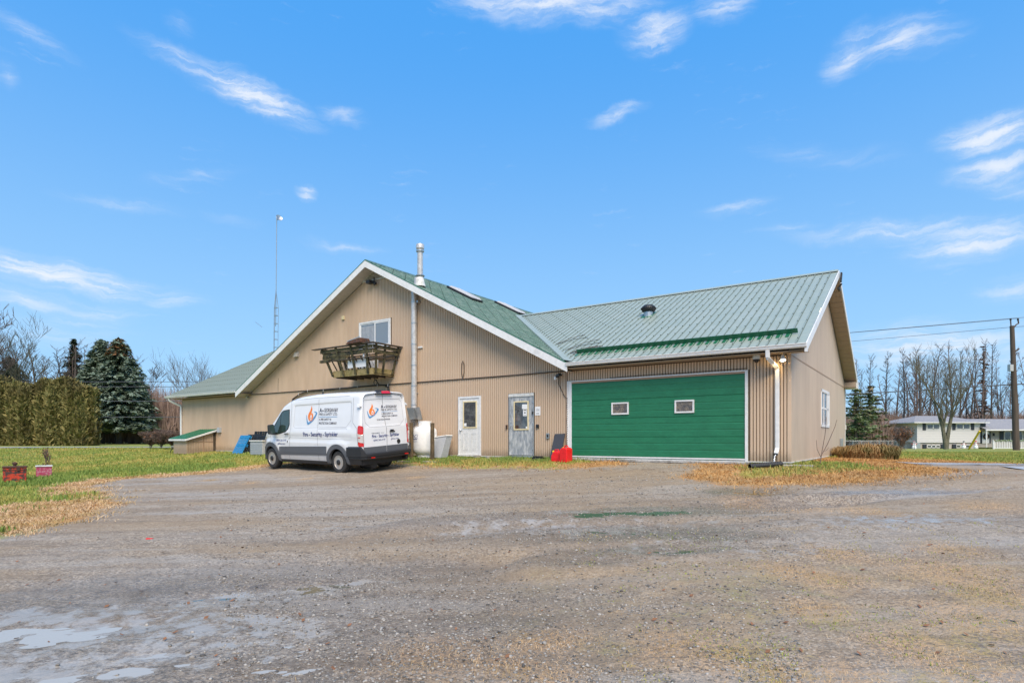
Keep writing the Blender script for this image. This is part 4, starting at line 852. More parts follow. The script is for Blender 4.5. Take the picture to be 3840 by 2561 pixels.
# gable window with curtain
win = frame(MB(), -6.345, -4.505, 5.28, 6.39, .07, -.05, .0).build('window', 'white', bld, bevel=.005)
MB().box(-6.30, -4.55, -.001, .01, 5.3, 6.35).build('curtain', 'curtain', win)
frame(MB(), -6.275, -5.39, 5.35, 6.32, .045, -.03, -.012).build('sash', 'white', win); frame(MB(), -5.42, -4.575, 5.35, 6.32, .055, -.042, -.02).build('sash', 'white', win)
MB().box(-6.24, -5.43, -.018, -.014, 5.38, 6.28).build('pane', 'glass_sky', win); MB().box(-5.37, -4.62, -.03, -.025, 5.38, 6.28).build('pane', mat('grey_pane', (.22, .25, .28), .12, spec=.9), win)
mb = MB()
for k in range(10): a = -6.2 + k * .078; mb.hexa([(a, -.020, 5.4), (a + .03, -.024, 5.4), (a + .035, -.02, 5.4), (a, -.019, 5.4), (a + .01, -.020, 6.2), (a + .035, -.024, 6.2), (a + .04, -.02, 6.2), (a + .005, -.019, 6.2)])
mb.build('curtain', 'curtain', win)
# side window on the right wall
sw = MB(); a, b = 5.22, 7.18; X = s1_ + .03
for (y0, y1, z0, z1) in ((a, a + .1, 2.0, 3.26), (b - .1, b, 2.0, 3.26), (a, b, 3.16, 3.26), (a, b, 2.0, 2.08)): sw.box(X - .04, X, y0, y1, z0, z1)
swo = sw.build('window', 'white', bld); m2 = MB()
for (y0, y1, z0, z1) in ((a + .1, a + .16, 2.08, 3.16), (b - .55, b - .1, 2.08, 3.16), (a + .65, a + .72, 2.08, 3.16), (a + .1, b - .1, 2.60, 2.66)): m2.box(X - .035, X - .012, y0, y1, z0, z1)
m2.build('sash', 'white', swo); MB().box(X - .04, X - .025, a + .1, b - .1, 2.08, 3.16).build('pane', 'glass_sky', swo)
MB().box(s1_ + .01, s1_ + .08, 10.3, 10.75, 1.3, 1.62).build('electric_box', 'galv', bld, bevel=.01)
# ---- wooden balcony hanging under the gable window
bal = MB().box(-6.62, -4.31, -1.08, -.03, 4.085, 4.13).build('balcony', 'wetwood', bld)
MB().box(-6.62, -4.31, -1.13, -1.09, 4.06, 4.31).build('rim_beam', 'mossbeam', bal); MB().box(-4.35, -4.31, -1.088, -.02, 4.06, 4.31).build('rim_beam', 'mossbeam', bal); MB().box(-6.62, -6.58, -1.088, -.02, 4.06, 4.31).build('rim_beam', 'mossbeam', bal)
mb = MB(); [mb.box(-6.5 + k * .42, -6.46 + k * .42, -1.08, -.03, 3.98 + .05, 4.084) for k in range(6)]; mb.build('joists', 'wetwood', bal)
def bpost(a, b, w_=.09, d_=.05, m='mosswood'): return MB().bar(a, b, w_, d_, up=(0, 1, 0)).build('post', m, bal)
zt = 5.17
for k, t_ in enumerate((0.015, .30, .60, .90)): s = -6.62 + 2.31 * t_; st = -7.0 + 3.03 * (t_ * .97 + .01); bpost((s, -1.16, 4.10), (st, -1.44, zt))
for t_ in (.12, .45, .93): w = -1.13 + 1.05 * t_; bpost((-4.27, w, 4.12), (-3.98, -1.42 + 1.4 * t_, zt), .05, .08)
def inner(a, b): return MB().bar(a, b, .05, .04).build('brace', 'wetwood', bal)
for s in (-6.45, -6.1, -5.75, -5.4, -5.05, -4.7): inner((s, -1.05, 4.3), (s - .12, -1.28, 4.78)); inner((s + .2, -1.05, 4.3), (s + .2, -1.2, 4.7))
def rail(a, b, w_, h_, m='mosswood', up=(0, 0, 1), nm='rail_board'): return MB().bar(a, b, w_, h_, up=up).build(nm, m, bal)
rail((-7.45, -1.46, zt + .02), (-3.93, -1.46, zt + .02), .16, .035, 'wetwood', nm='top_rail'); rail((-3.95, -1.5, zt + .021), (-3.93, 0, zt + .012), .16, .035, 'wetwood', nm='top_rail'); rail((-7.0, -1.42, zt + .019), (-6.98, -.02, zt + .012), .14, .035, 'wetwood', nm='top_rail')
rail((-7.05, -1.41, 5.07), (-4.02, -1.41, 5.07), .13, .03, up=(0, 1, 0)); rail((-6.95, -1.36, 4.90), (-4.07, -1.37, 4.90), .14, .03, up=(0, 1, 0)); rail((-7.0, -1.345, 4.83), (-5.6, -1.34, 4.74), .12, .02, up=(0, 1, 0)); rail((-6.9, -.10, 5.02), (-4.0, -.10, 5.02), .03, .12, 'wetwood', up=(0, 1, 0)); rail((-6.8, -.10, 4.84), (-4.1, -.10, 4.84), .03, .12, 'wetwood', up=(0, 1, 0)); rail((-7.0, -1.30, 4.99), (-4.05, -1.30, 4.99), .03, .12, 'wetwood', up=(0, 1, 0)); rail((-7.05, -1.31, 4.68), (-4.12, -1.31, 4.70), .03, .09, 'wetwood', up=(0, 1, 0)); rail((-7.1, -1.37, 4.69), (-6.6, -1.34, 4.70), .10, .10, 'mosswood', up=(0, 1, 0))
rail((-3.99, -1.4, 5.07), (-3.97, -.02, 5.06), .13, .03, up=(1, 0, 0)); rail((-4.04, -1.35, 4.90), (-4.03, -.02, 4.9), .13, .03, up=(1, 0, 0)); rail((-4.09, -1.3, 4.70), (-4.09, -.02, 4.69), .06, .03, 'wetwood', up=(1, 0, 0))
rail((-7.0, -1.3, 5.03), (-6.9, -.05, 5.03), .13, .03, up=(1, 0, 0)); rail((-6.9, -1.3, 4.82), (-6.85, -.05, 4.82), .13, .03, up=(1, 0, 0))
MB().box(-4.62, -4.55, -1.34, -1.30, 4.66, 5.16).build('corner_pole', 'white', bal)
for k in range(2): MB().box(-5.65 + k * .05, -4.5, -1.2 + .5 * k, -1.17 + .5 * k, 4.36, 4.66).build('liner', 'paper', bal)
pan = thing('folded_panel', 'brown tilted panel lying on the top rail of the wooden balcony', 'panel', SW(-4.75, -1.38, 5.20), BR)
MB().hexa([(-.45, -.3, 0), (.35, -.3, .02), (.35, .25, .03), (-.45, .25, .0), (-.35, -.25, .10), (.3, -.25, .19), (.3, .2, .2), (-.35, .2, .11)]).build('panel_body', 'rust', pan); MB().bar((-.4, -.27, .10), (.32, -.27, .22), .03, .02).build('panel_edge', 'alu', pan)
cb = MB().tube([SW(-4.55, -1.45, 5.36), SW(-4.2, -1.5, 5.28), SW(-4.15, -1.48, 4.95), SW(-4.1, -1.42, 4.6), SW(-4.0, -1.36, 4.35)], .008, 4).build('hanging_cable', 'cable'); tag(cb, 'thin cable looping down from the balcony rail', 'cable')

# ---- bulkhead shed at the left end
shed = thing('bulkhead_shed', 'low beige bulkhead shed with a green lean-to roof at the left wall', 'shed', SW(-18.0, 0, 0), BR)
MB().prism([(-.80, -1.46, .85), (-.80, -.01, .85), (-.80, -.01, 1.98), (-.80, -1.46, 1.50)], (1.28, 0, 0)).build('shed_wall', 'siding_back', shed)
mb = MB(); k = -.80
while k < .46: mb.box(k + .004, k + .072, -1.485, -1.46, .85, 1.50); k += .083
k = -1.46
while k < -.1: z = 1.50 + (k + 1.46) * .33; mb.box(.48, .505, k + .004, k + .072, .85, z); k += .083
mb.build('siding', 'siding', shed, kind='stuff'); MB().box(.49, .54, -.12, -.01, .9, 1.95).build('shed_post', 'wetwood', shed); MB().box(.50, .52, -1.46, -.12, 1.44, 1.48).build('shed_trim', 'siding_seam', shed); MB().box(.49, .52, -.66, -.60, .9, 1.75).build('shed_trim', 'siding_seam', shed)
A_, B_, C_, D_ = Vector((-.98, -1.62, 1.60)), Vector((.68, -1.62, 1.60)), Vector((.68, -.0, 2.10)), Vector((-.98, -.0, 2.10))
nrib = 8
for k in range(nrib):
    t0, t1 = k / nrib, (k + 1) / nrib; a, b, c, d = A_.lerp(B_, t0), A_.lerp(B_, t1), D_.lerp(C_, t1), D_.lerp(C_, t0); up = Vector((0, -.008, .03)); mb = MB()
    mb.quad(a + up, a.lerp(b, .2) + up, d.lerp(c, .2) + up, d + up); mb.quad(a.lerp(b, .2) + up, a.lerp(b, .3), d.lerp(c, .3), d.lerp(c, .2) + up); mb.quad(a.lerp(b, .3), b, c, d.lerp(c, .3)); mb.quad(b, b + up, c + up, c)
    mb.build('roof_sheet', 'roofd', shed, recalc=False)
rake('shed_fascia', 'white', A_, B_, (0, -1, 0), .09, .03, shed); rake('shed_fascia', 'white', B_, C_, (1, 0, 0), .09, .03, shed)

# ================================================================== things standing along the facade
def ground_at(s, w): x, y = W2(s, w); return float(ground_z(x, y, False))
def text_mesh(txt, bold=0.0, shear=0.0):
    cu = bpy.data.curves.new('t', 'FONT'); cu.body = txt; cu.size = 1; cu.offset = bold; cu.shear = shear; cu.resolution_u = 3
    o = bpy.data.objects.new('t', cu); col.objects.link(o); dg = bpy.context.evaluated_depsgraph_get(); me = bpy.data.meshes.new_from_object(o.evaluated_get(dg))
    v = np.array([q.co[:2] for q in me.vertices]) if me.vertices else np.zeros((0, 2)); f = [tuple(p.vertices) for p in me.polygons]
    bpy.data.objects.remove(o); bpy.data.curves.remove(cu); bpy.data.meshes.remove(me)
    return v, f
def lettering(mb, txt, x0, x1, y0, y1, fn, bold=.0, shear=0.0, mi=0, slope=0.0):   # fit text in a box (y0 baseline .. y1 cap height) and map through fn(u, v)
    v, f = text_mesh(txt, bold, shear)
    if not len(v): return
    mx, Mx = v[:, 0].min(), v[:, 0].max(); cap = .70
    b = len(mb.v)
    for q in v: uu = (q[0] - mx) / (Mx - mx); mb.v.append(tuple(fn(x0 + (x1 - x0) * uu, y0 + (y1 - y0) * q[1] / cap + slope * uu)))
    for p in f: mb.f.append(tuple(b + i for i in p)); mb.m.append(mi)
# propane tanks
def tank(s, w, lab, text=False):
    z0 = ground_at(s, w) + .02
    t_ = thing('propane_tank', lab, 'propane tank', SW(s, w, z0), BR, 'white propane tanks beside the flue')
    MB().lathe([(.30, .0), (.30, .10), (.33, .12), (.425, .22), (.44, .32), (.44, .92), (.42, 1.02), (.34, 1.10), (.22, 1.14), (.05, 1.15)], n=32).build('tank_body', 'tankwhite', t_, smooth_=True)
    mb = MB(); n_ = 28
    for k in range(n_):
        a0, a1 = 2 * math.pi * k / n_, 2 * math.pi * (k + 1) / n_
        if 1.15 < (a0 % 6.28) < 1.6 or 4.2 < (a0 % 6.28) < 4.6: zz0 = 1.26
        else: zz0 = 1.10
        for r_ in (.235, .225): mb.quad((r_ * math.cos(a0), r_ * math.sin(a0), zz0), (r_ * math.cos(a1), r_ * math.sin(a1), zz0), (r_ * 1.03 * math.cos(a1), r_ * 1.03 * math.sin(a1), 1.33), (r_ * 1.03 * math.cos(a0), r_ * 1.03 * math.sin(a0), 1.33))
    mb.build('collar', 'tankwhite', t_); MB().tube([(0, 0, 1.14), (0, 0, 1.26)], .04, 10).build('valve', 'galv', t_); MB().lathe([(.28, 0), (.28, .05)], n=24).build('foot_ring', 'galv', t_)
    if text:
        r_ = .4415; fn = lambda u, v: (r_ * math.sin(u / r_ - .10), -r_ * math.cos(u / r_ - .10), v)
        mb = MB(); lettering(mb, 'LEVAC', -.36, .05, .72, .84, fn, .012, .15); mb.quad(*[fn(a, b) for a, b in ((-.37, .84), (-.35, .84), (-.35, .66), (-.37, .66))])
        for k in range(8): a = -.37 + k * .056; mb.quad(fn(a, .665), fn(a + .056, .665), fn(a + .056, .69), fn(a, .69))
        lettering(mb, 'PROPANE', -.16, .08, .61, .635, fn); lettering(mb, 'Levac Propane', -.36, .08, .555, .58, fn)
        mb.tube([fn(.09, .70), fn(.07, .76), fn(.10, .80), fn(.075, .86)], .008, 4); mb.build('lettering', 'navy', t_, recalc=False)
    return t_
tank(-2.10, -.62, 'white propane tank with blue lettering standing between two wooden posts', True)
tank(-3.35, -.75, 'white propane tank without visible lettering, half hidden behind the van')
hs = MB().tube([SW(-3.1, -.7, 2.15), SW(-2.9, -.75, 2.05), SW(-2.65, -.72, 1.95), SW(-2.4, -.66, 2.1), SW(-2.2, -.62, 2.18)], .014, 6).build('gas_hose', 'dirtywhite'); tag(hs, 'pale hose joining the two propane tanks', 'hose')
def post_(s, w, lab, h, lean):
    z0 = ground_at(s, w) - .05; mb = MB(); mb.tube([SW(s, w, z0), SW(s + lean * .5, w, z0 + h * .5), SW(s + lean, w, z0 + h)], [.078, .074, .072], 10); o = mb.build('wooden_post', 'post', smooth_=True); tag(o, lab, 'post', 'brown posts guarding the propane tanks')
post_(-2.36, -1.05, 'round brown wooden post left of the lettered propane tank', 1.36, .0); post_(-1.34, -1.05, 'round brown wooden post in front of the grey cabinet', 1.36, .0)
# grey leaning cabinet / cover
gs = thing('equipment_cover', 'light grey slanted cover with a white top edge behind the wooden post', 'cover', SW(-1.62, -.45, ground_at(-1.6, -.5)), BR)
MB().hexa([(-.52, -.28, .03), (.36, -.28, .03), (.38, .1, .03), (-.5, .1, .03), (-.40, -.10, .72), (.50, -.10, .82), (.52, .2, .82), (-.36, .2, .72)]).build('cover_body', 'greyplastic', gs, bevel=.02)
MB().hexa([(-.42, -.13, .72), (.54, -.13, .82), (.54, .2, .82), (-.36, .2, .72), (-.40, -.10, .76), (.50, -.10, .86), (.52, .2, .86), (-.36, .2, .76)]).build('cover_lid', 'dirtywhite', gs, bevel=.01)
# doorstep slabs, bricks, box, board
def slab(s, w, a, b, h, lab, nm='stone_slab', cat='slab', rz_=0, m='slab'):
    z0 = ground_at(s, w) - .03; mb = MB(); pts = []
    for k in range(9): t_ = 2 * math.pi * k / 9; r_ = 1 + .12 * math.sin(k * 2.7 + s); pts.append((a * .5 * r_ * max(-1, min(1, 1.25 * math.cos(t_))), b * .5 * r_ * max(-1, min(1, 1.25 * math.sin(t_))), 0))
    mb.prism(pts, (0, 0, h)); o = mb.build(nm, m, bevel=.01); o.location = SW(s, w, z0); o.rotation_euler = (0, 0, BR + rz_); tag(o, lab, cat)
slab(-.55, -.35, .8, .35, .06, 'flat stone slab lying as a step below the white door'); slab(-1.1, -1.35, .7, .4, .05, 'flat slab in the grass in front of the grey cover'); slab(-2.2, -1.5, .7, .35, .05, 'flat slab in the grass by the left wooden post'); slab(-.05, -.16, .22, .18, .16, 'grey rock at the right foot of the white door frame', 'rock', 'rock'); slab(.42, -.14, .14, .14, .12, 'pale brick on end between the two doors', 'brick', 'brick'); slab(.95, -.12, .16, .12, .09, 'small pale brick close to the grey door', 'brick', 'brick'); slab(1.75, -.3, 1.0, .3, .05, 'long concrete slab under the grey door', 'door_slab', 'slab', m='concrete')
bx = thing('black_case', 'small black plastic case lying in the grass right of the grey door', 'case', SW(2.62, -.38, ground_at(2.6, -.38) + .01), BR)
MB().box(-.17, .17, -.09, .09, 0, .10).build('case_body', 'vanblack', bx, bevel=.02); MB().box(-.15, .17, -.08, .08, .105, .14).build('case_lid', 'black', bx, bevel=.015); MB().tube([(.17, -.05, .08), (.24, -.05, .09), (.24, .05, .09), (.17, .05, .08)], .012, 6).build('case_handle', 'vanblack', bx)
z0 = ground_at(3.2, -.3); b_ = MB().hexa([(-.19, -.05, 0), (.20, -.05, 0), (.20, -.02, .0), (-.19, -.02, 0), (-.15, .24, .84), (.22, .24, .85), (.22, .27, .85), (-.15, .27, .84)]).build('leaning_board', 'darkboard'); b_.location = SW(3.22, -.30, z0); b_.rotation_euler = (0, 0, BR); tag(b_, 'dark slate board leaning on the wall left of the garage door', 'board')
def gascan(s, w, a, b, h, lab, big):
    g_ = thing('gas_can', lab, 'gas can', SW(s, w, ground_at(s, w)), BR + (-.1 if big else .15), 'red gas cans beside the garage door')
    mb = MB()
    if big: mb.prism([(-a, -b, 0), (a, -b, 0), (a, -b, h * .86), (a * .55, -b, h * .93), (-a * .3, -b, h * .93), (-a, -b, h * .80)], (0, 2 * b, 0))
    else: mb.prism([(-a, -b, 0), (a, -b, 0), (a, -b, h * .78), (a * .2, -b, h * .86), (-a * .55, -b, h * .80), (-a * .98, -b, h * .45)], (0, 2 * b, 0))
    mb.build('can_body', 'redcan', g_, bevel=.035, seg=3)
    zh = h * (.93 if big else .82); MB().tube([(-.05, 0, zh - .03), (-.04, 0, zh + .05), (.06, 0, zh + .055), (.11, 0, zh - .04)], .019, 8).build('can_handle', 'redcan', g_, smooth_=True)
    MB().tube([(-a * .62, 0, h * (.8 if big else .72)), (-a * .72, 0, h * (.95 if big else .88))], .032, 12).build('spout_cap', 'yellow', g_)
    mb = MB(); mb.box(-a * .55, a * .55, -b - .004, -b + .01, h * .2, h * .22); mb.box(-a * .55, a * .55, -b - .004, -b + .01, h * .6, h * .62); mb.build('moulded_ribs', 'redcan', g_)
gascan(3.46, -.62, .155, .095, .40, 'smaller rounded red gas can with a looped handle, left of the taller can', False); gascan(3.82, -.66, .145, .16, .50, 'taller boxy red gas can in front of the garage door edge', True)
# black drain pipe and water from the downspout
gz = ground_at(9.7, -.9); dp = MB()
P0_ = [SW(9.95, -.55, ground_at(9.95, -.5) + .09), SW(9.7, -.8, gz + .09), SW(9.35, -1.25, ground_at(9.35, -1.25) + .08)]; a_, c_ = Vector(P0_[0]), Vector(P0_[2]); pp = [a_.lerp(c_, k / 36) for k in range(37)]
dp.tube(pp, [.075 if k % 2 else .066 for k in range(37)], 12, caps=False); d_o = dp.build('drain_pipe', 'vanblack'); tag(d_o, 'black corrugated drain pipe lying under the white downspout', 'drain pipe')
sb = MB().box(-.45, .3, -.12, .12, 0, .07).build('splash_stone', 'slab', bevel=.02); sb.location = SW(10.35, -.35, ground_at(10.3, -.35) - .01); sb.rotation_euler = (0, 0, BR); tag(sb, 'weathered stone at the foundation corner beside the drain pipe', 'stone')
M['running'] = mat('running_water', (.8, .82, .85), .05, spec=.9); pts = [SW(9.735 + .012 * math.sin(k * 1.7), -.21 - .02 * math.sqrt(k), 1.2 - k * .028 * (1 + k * .02)) for k in range(9)]; zb_ = gz + .15
pts = [SW(9.74 + .012 * math.sin(k * 1.7), -.21 - .18 * math.sqrt(k / 10), 1.2 - (1.2 - zb_) * (k / 10)) for k in range(11)]
wo_ = MB().tube(pts, [.008 + .006 * (k % 2) for k in range(11)], 6).build('water_trickle', 'running', smooth_=True, kind='stuff'); tag(wo_, 'thin trickle of water falling from the downspout', 'water')
# pallets and bin at the left
def pallet(s, w, lab, m, lean, L=1.22, H=1.0, rz_=0):
    z0 = ground_at(s, w); g_ = thing('plastic_pallet', lab, 'pallet', SW(s, w, z0), BR + rz_, 'plastic pallets leaning on the left wall'); g_.rotation_euler = (lean, 0, BR + rz_)
    for i in range(8): MB().box(i * (L / 7) - .018, i * (L / 7) + .018, 0, .03, 0, H).build('slat', m, g_)
    mb = MB(); k = 0
    for j in range(12): mb.box(0, L, .003, .027, j * H / 11.5, j * H / 11.5 + .028)
    mb.build('deck_grid', m, g_)
    for i in range(3):
        for j in range(3): MB().box(i * (L - .16) / 2 - .02, i * (L - .16) / 2 + .14, .03, .15, j * (H - .14) / 2, j * (H - .14) / 2 + .14).build('foot', m, g_)
def leanpal(px0, px1, pyt, d, m, lab, rz_):
    return
pallet(-14.70, -.72, 'bright blue plastic pallet leaning leftmost against the wall', 'bluepallet', R(-27), .78, 1.02)
pallet(-14.35, -.40, 'black plastic pallet leaning directly behind the blue one', 'vanblack', R(-20), .98, 1.0); pallet(-13.85, -.26, 'black plastic pallet closest to the wall in the leaning row', 'vanblack', R(-12), 1.0, 1.08); pallet(-13.3, -.55, 'black plastic pallet nearest the van in the leaning row', 'vanblack', R(-22), .8, .92)
bn = thing('grey_bin', 'grey slatted bin beside the black pallets behind the van nose', 'bin', SW(-11.85, -1.0, ground_at(-11.8, -.9)), BR); MB().box(-.35, .6, -.3, .3, 0, .60).build('bin_body', 'greyplastic', bn, bevel=.02); MB().box(-.39, .64, -.34, .34, .60, .66).build('bin_lid', 'dirtywhite', bn, bevel=.01)
mb = MB(); [mb.box(-.35, .6, -.312, -.3, .06 + k * .08, .08 + k * .08) for k in range(6)]; mb.build('bin_ribs', 'galv', bn)
MB()
hp = thing('wheel_hoop', 'small arched black hoop standing in the lawn left of the bulkhead shed', 'hoop', (*gpx(660, 1700), 0)); hx, hy = gpx(660, 1700); hp.location.z = float(ground_z(hx, hy, False))
MB().tube([(-.3 * math.cos(a), 0, .3 * math.sin(a)) for a in np.linspace(0, math.pi, 14)], .022, 6).build('hoop', 'vanblack', hp); MB().bar((-.2, .0, .36), (.25, 0, .42), .14, .03).build('hoop_cap', 'dirtywhite', hp)
# red metal boxes at the far left
def firebox(px0, px1, py_top, py_bot, m, lab, rough_):
    x0, y0 = gpx((px0 + px1) / 2, py_bot); z0 = float(ground_z(x0, y0, False)); wdt = (px1 - px0) / FPX * y0; hh = (py_bot - py_top) / FPX * y0
    b_ = thing('metal_box', lab, 'metal box', (x0, y0 + .1, z0 + .03), R(38), 'painted metal boxes at the lawn edge')
    me = MB().box(-wdt / 2, wdt / 2, -.18, .18, 0, hh * .9).build('box_body', m, b_, bevel=.01)
    MB().box(-wdt / 2 - .02, wdt / 2 + .02, -.20, .20, hh * .9, hh).build('box_lid', 'rust' if rough_ else 'dirtywhite', b_, bevel=.008)
    if rough_:
        MB().box(-wdt * .5 - .01, wdt * .5 + .01, -.195, .195, hh * .74, hh * .78).build('box_rim', 'rust', b_); MB().box(.05, .13, -.22, -.18, hh * .72, hh * .95).build('latch', 'rust', b_)
        MB().lathe([(.05, hh), (.04, hh + .04), (.07, hh + .06), (.07, hh + .10), (.03, hh + .13)], n=12).build('cap', 'rust', b_)
    else: mb = MB(); mb.bar((-.03, 0, hh), (-.01, 0, hh + .07), .03); mb.bar((.04, 0, hh), (.05, 0, hh + .05), .03); mb.build('cap', 'rust', b_)
firebox(12, 80, 1752, 1811, 'redbox', 'larger rusty red metal box with a dark cap at the left lawn edge', True); firebox(133, 180, 1748, 1791, 'pinkbox', 'smaller faded pink metal box in the grass right of the rusty one', False)

# ================================================================== antenna mast
tw = thing('antenna_mast', 'tall thin lattice mast with a small dish rising behind the left roof', 'antenna mast', (-16.75, 42, .93))
def ta(z): return (z - .93) / 16.3
xt = lambda z: .18 * ta(z) + .01
for k in range(3):
    a = k * 2.094 + .5; r_ = .17; MB().tube([(xt(1) + r_ * math.cos(a), r_ * math.sin(a), 0), (xt(10) + r_ * math.cos(a), r_ * math.sin(a), 9.9), (xt(11.4), 0, 11.2)], .018, 5).build('leg', 'galv', tw)
z = .4
while z < 10:
    p = [(xt(z) + .17 * math.cos(k * 2.094 + .5), .17 * math.sin(k * 2.094 + .5), z) for k in range(3)]; mb = MB(); [mb.bar(p[k], p[(k + 1) % 3], .035, .035) for k in range(3)]; mb.build('rung', 'galv', tw); z += .56
MB().tube([(xt(9), 0, 8.6), (.14, 0, 11.5), (.155, 0, 13), (.165, 0, 14.6), (.18, 0, 16.4)], .03, 6).build('mast', 'galv', tw)
d_ = MB(); d_.lathe([(.01, .0), (.10, .02), (.18, .06), (.24, .12), (.235, .125), (.17, .075), (.01, .025)], (0, 0, 0), 22, 'x'); do = d_.build('dish', 'galv', tw, smooth_=True); do.location = (.32, -.05, 16.15); do.rotation_euler = (0, R(-25), R(-40))
MB().tube([(.18, 0, 16.1), (.36, -.05, 16.1)], .03, 5).build('dish_arm', 'galv', tw); gy_ = MB().tube([(-17.2, 41, 9.3), (-17.9, 41.6, 9.75)], .02, 4).build('roof_whip', 'galv'); tag(gy_, 'short slanting antenna rod above the left roof slope', 'antenna')

# ================================================================== delivery van (local axes: x forward, y left, z up; origin under the rear axle)
va, vr, vp = 2.50033, .0761, .0164
Fv = Vector((math.cos(va), math.sin(va), 0)); Lv = Vector((-Fv.y, Fv.x, 0)); Uz = Vector((0, 0, 1))
F_ = Fv * math.cos(vp) + Uz * math.sin(vp); U_ = Uz * math.cos(vp) - Fv * math.sin(vp); L_ = Lv * math.cos(vr) - U_ * math.sin(vr); U_ = F_.cross(L_)
VM = Matrix(((F_.x, L_.x, U_.x, -4.888), (F_.y, L_.y, U_.y, 19.673), (F_.z, L_.z, U_.z, .590), (0, 0, 0, 1)))
van = thing('delivery_van', 'white high roof cargo van with fire safety lettering parked on the gravel', 'van', mtx=VM)
XR, XF = -1.16, 4.60
ZP = [(.28, .93), (.45, .975), (.62, .995), (.86, 1.0), (1.05, .99), (1.16, 1.0), (1.28, 1.0), (1.40, .985), (1.8, .95), (2.2, .905), (2.6, .86)]
HP = [(-1.16, 2.50), (-1.1, 2.53), (-.9, 2.555), (.2, 2.57), (1.2, 2.55), (2.0, 2.49), (2.4, 2.43), (2.7, 2.35), (3.0, 2.22), (3.3, 1.99), (3.6, 1.72), (3.82, 1.52), (3.95, 1.40), (4.15, 1.30), (4.38, 1.16), (4.50, 1.02), (4.56, .90), (4.60, .78)]
def ip(P, x):
    if x <= P[0][0]: return P[0][1]
    for (a, b), (c, d) in zip(P[:-1], P[1:]):
        if x <= c: return b + (d - b) * (x - a) / (c - a)
    return P[-1][1]
def Hx(x): return ip(HP, x)
def sm(x, a, b): t_ = max(0, min(1, (x - a) / (b - a))); return t_ * t_ * (3 - 2 * t_)
def plan(x):
    k = 1.0
    if x > 3.3: k -= .34 * ((x - 3.3) / 1.35) ** 3.2
    if x < -1.04: k -= .055 * ((-1.04 - x) / .12) ** 2
    return k
def cabin(x, z):  # cab narrows above the belt towards the windscreen
    return 1 - .16 * sm(x, 2.9, 4.1) * sm(z, 1.25, 2.0)
def rrect(x, z, x0, x1, z0, z1, e=.035): return sm(x, x0 - e, x0 + e) * (1 - sm(x, x1 - e, x1 + e)) * sm(z, z0 - e, z0 + e) * (1 - sm(z, z1 - e, z1 + e))
def dentside(x, z):
    top = 2.15 + .07 * (1 - sm(x, -.7, 2.3)) + .03
    d = .013 * rrect(x, z, -.70, 2.34, 1.43, top) ; d += .010 * rrect(x, z, -.5, .98, 1.375, 1.405, .018)
    d += .012 * rrect(x, z, -.7, 3.7, 1.10, 1.18, .05) - .008 * rrect(x, z, -.6, 4.2, .90, .98, .05)
    r_ = math.hypot(x - .0, z - .35); d -= .018 * sm(r_, .80, .62) * (z > .3)
    r_ = math.hypot(x - 3.75, z - .35); d -= .018 * sm(r_, .78, .60)
    return d
def HW(x, z): return ip(ZP, z) * plan(x) * cabin(x, z) - dentside(x, z)
rc = .17
stx = [XR + i * .03 for i in range(int((XF - XR) / .03) + 1)] + [XF]
stx = sorted(set([round(q, 4) for q in stx + [XR + .01, XR + .02, XR + .045]]))
NS, NC, NR_ = 62, 8, 8
def section(x):
    H = Hx(x); r_ = min(rc, (H - .3) * .5) * (1 if x < 3.4 else .9); zt_ = H - r_ - .03; pts = []
    for j in range(NS): z = .28 + (zt_ - .28) * j / (NS - 1); pts.append((HW(x, z), z))
    w0 = pts[-1][0]
    for j in range(1, NC + 1): a = math.pi / 2 * j / NC; pts.append((w0 - r_ * 1.05 * (1 - math.cos(a)), zt_ + r_ * math.sin(a)))
    w1, z1 = pts[-1]
    for j in range(1, NR_ + 1): t_ = 1 - j / NR_; rb = .006 * (1 if (j % 2) else -1) if -1.0 < x < 2.2 and 1 < j < NR_ else 0; pts.append((w1 * t_, z1 + .03 * (1 - t_ * t_) + rb))
    return pts
secs = [section(x) for x in stx]; NP = len(secs[0])
mb = MB()
for sgn in (1, -1):
    b = len(mb.v)
    for x, S in zip(stx, secs): mb.v += [(x, sgn * y, z) for (y, z) in S]
    for i in range(len(stx) - 1):
        for j in range(NP - 1):
            xc, zc = (stx[i] + stx[i + 1]) / 2, (secs[i][j][1] + secs[i][j + 1][1]) / 2
            if j < NS and (math.hypot(xc, zc - .35) < .455 or math.hypot(xc - 3.75, zc - .35) < .455): continue
            if j < NS and xc < -.46 and zc < .55: continue
            q = (b + i * NP + j, b + (i + 1) * NP + j, b + (i + 1) * NP + j + 1, b + i * NP + j + 1); mb.f.append(q if sgn < 0 else q[::-1]); mb.m.append(0)
# rear face
def rear_x(y, z):
    w_ = HWr(z); k = min(1, abs(y) / max(w_, .1)); x = XR + .0 + .075 * sm(z, 1.3, 2.5) - .028 * (1 - k ** 2.2)
    d = .013 * (sm(abs(y), .86 - .03, .86 - .10)) * sm(z, 1.43, 1.50) * (1 - sm(z, 2.26, 2.33))
    return x + d
def HWr(z):
    S = secs[0]
    for (a, b), (c, d) in zip(S[:-1], S[1:]):
        if z <= d: return a + (c - a) * (z - b) / max(d - b, 1e-6)
    return 0.02
b = len(mb.v); KC = 44
rows = [p for p in secs[0]][:-1]; rows = [p for p in rows if p[1] > .50]
for (w_, z) in rows:
    for k in range(KC + 1):
        y = -w_ + 2 * w_ * k / KC; mb.v.append((rear_x(y, z) if 0 < k < KC else XR, y, z))
for j in range(len(rows) - 1):
    for k in range(KC): mb.f.append((b + j * (KC + 1) + k, b + j * (KC + 1) + k + 1, b + (j + 1) * (KC + 1) + k + 1, b + (j + 1) * (KC + 1) + k)[::-1]); mb.m.append(0)
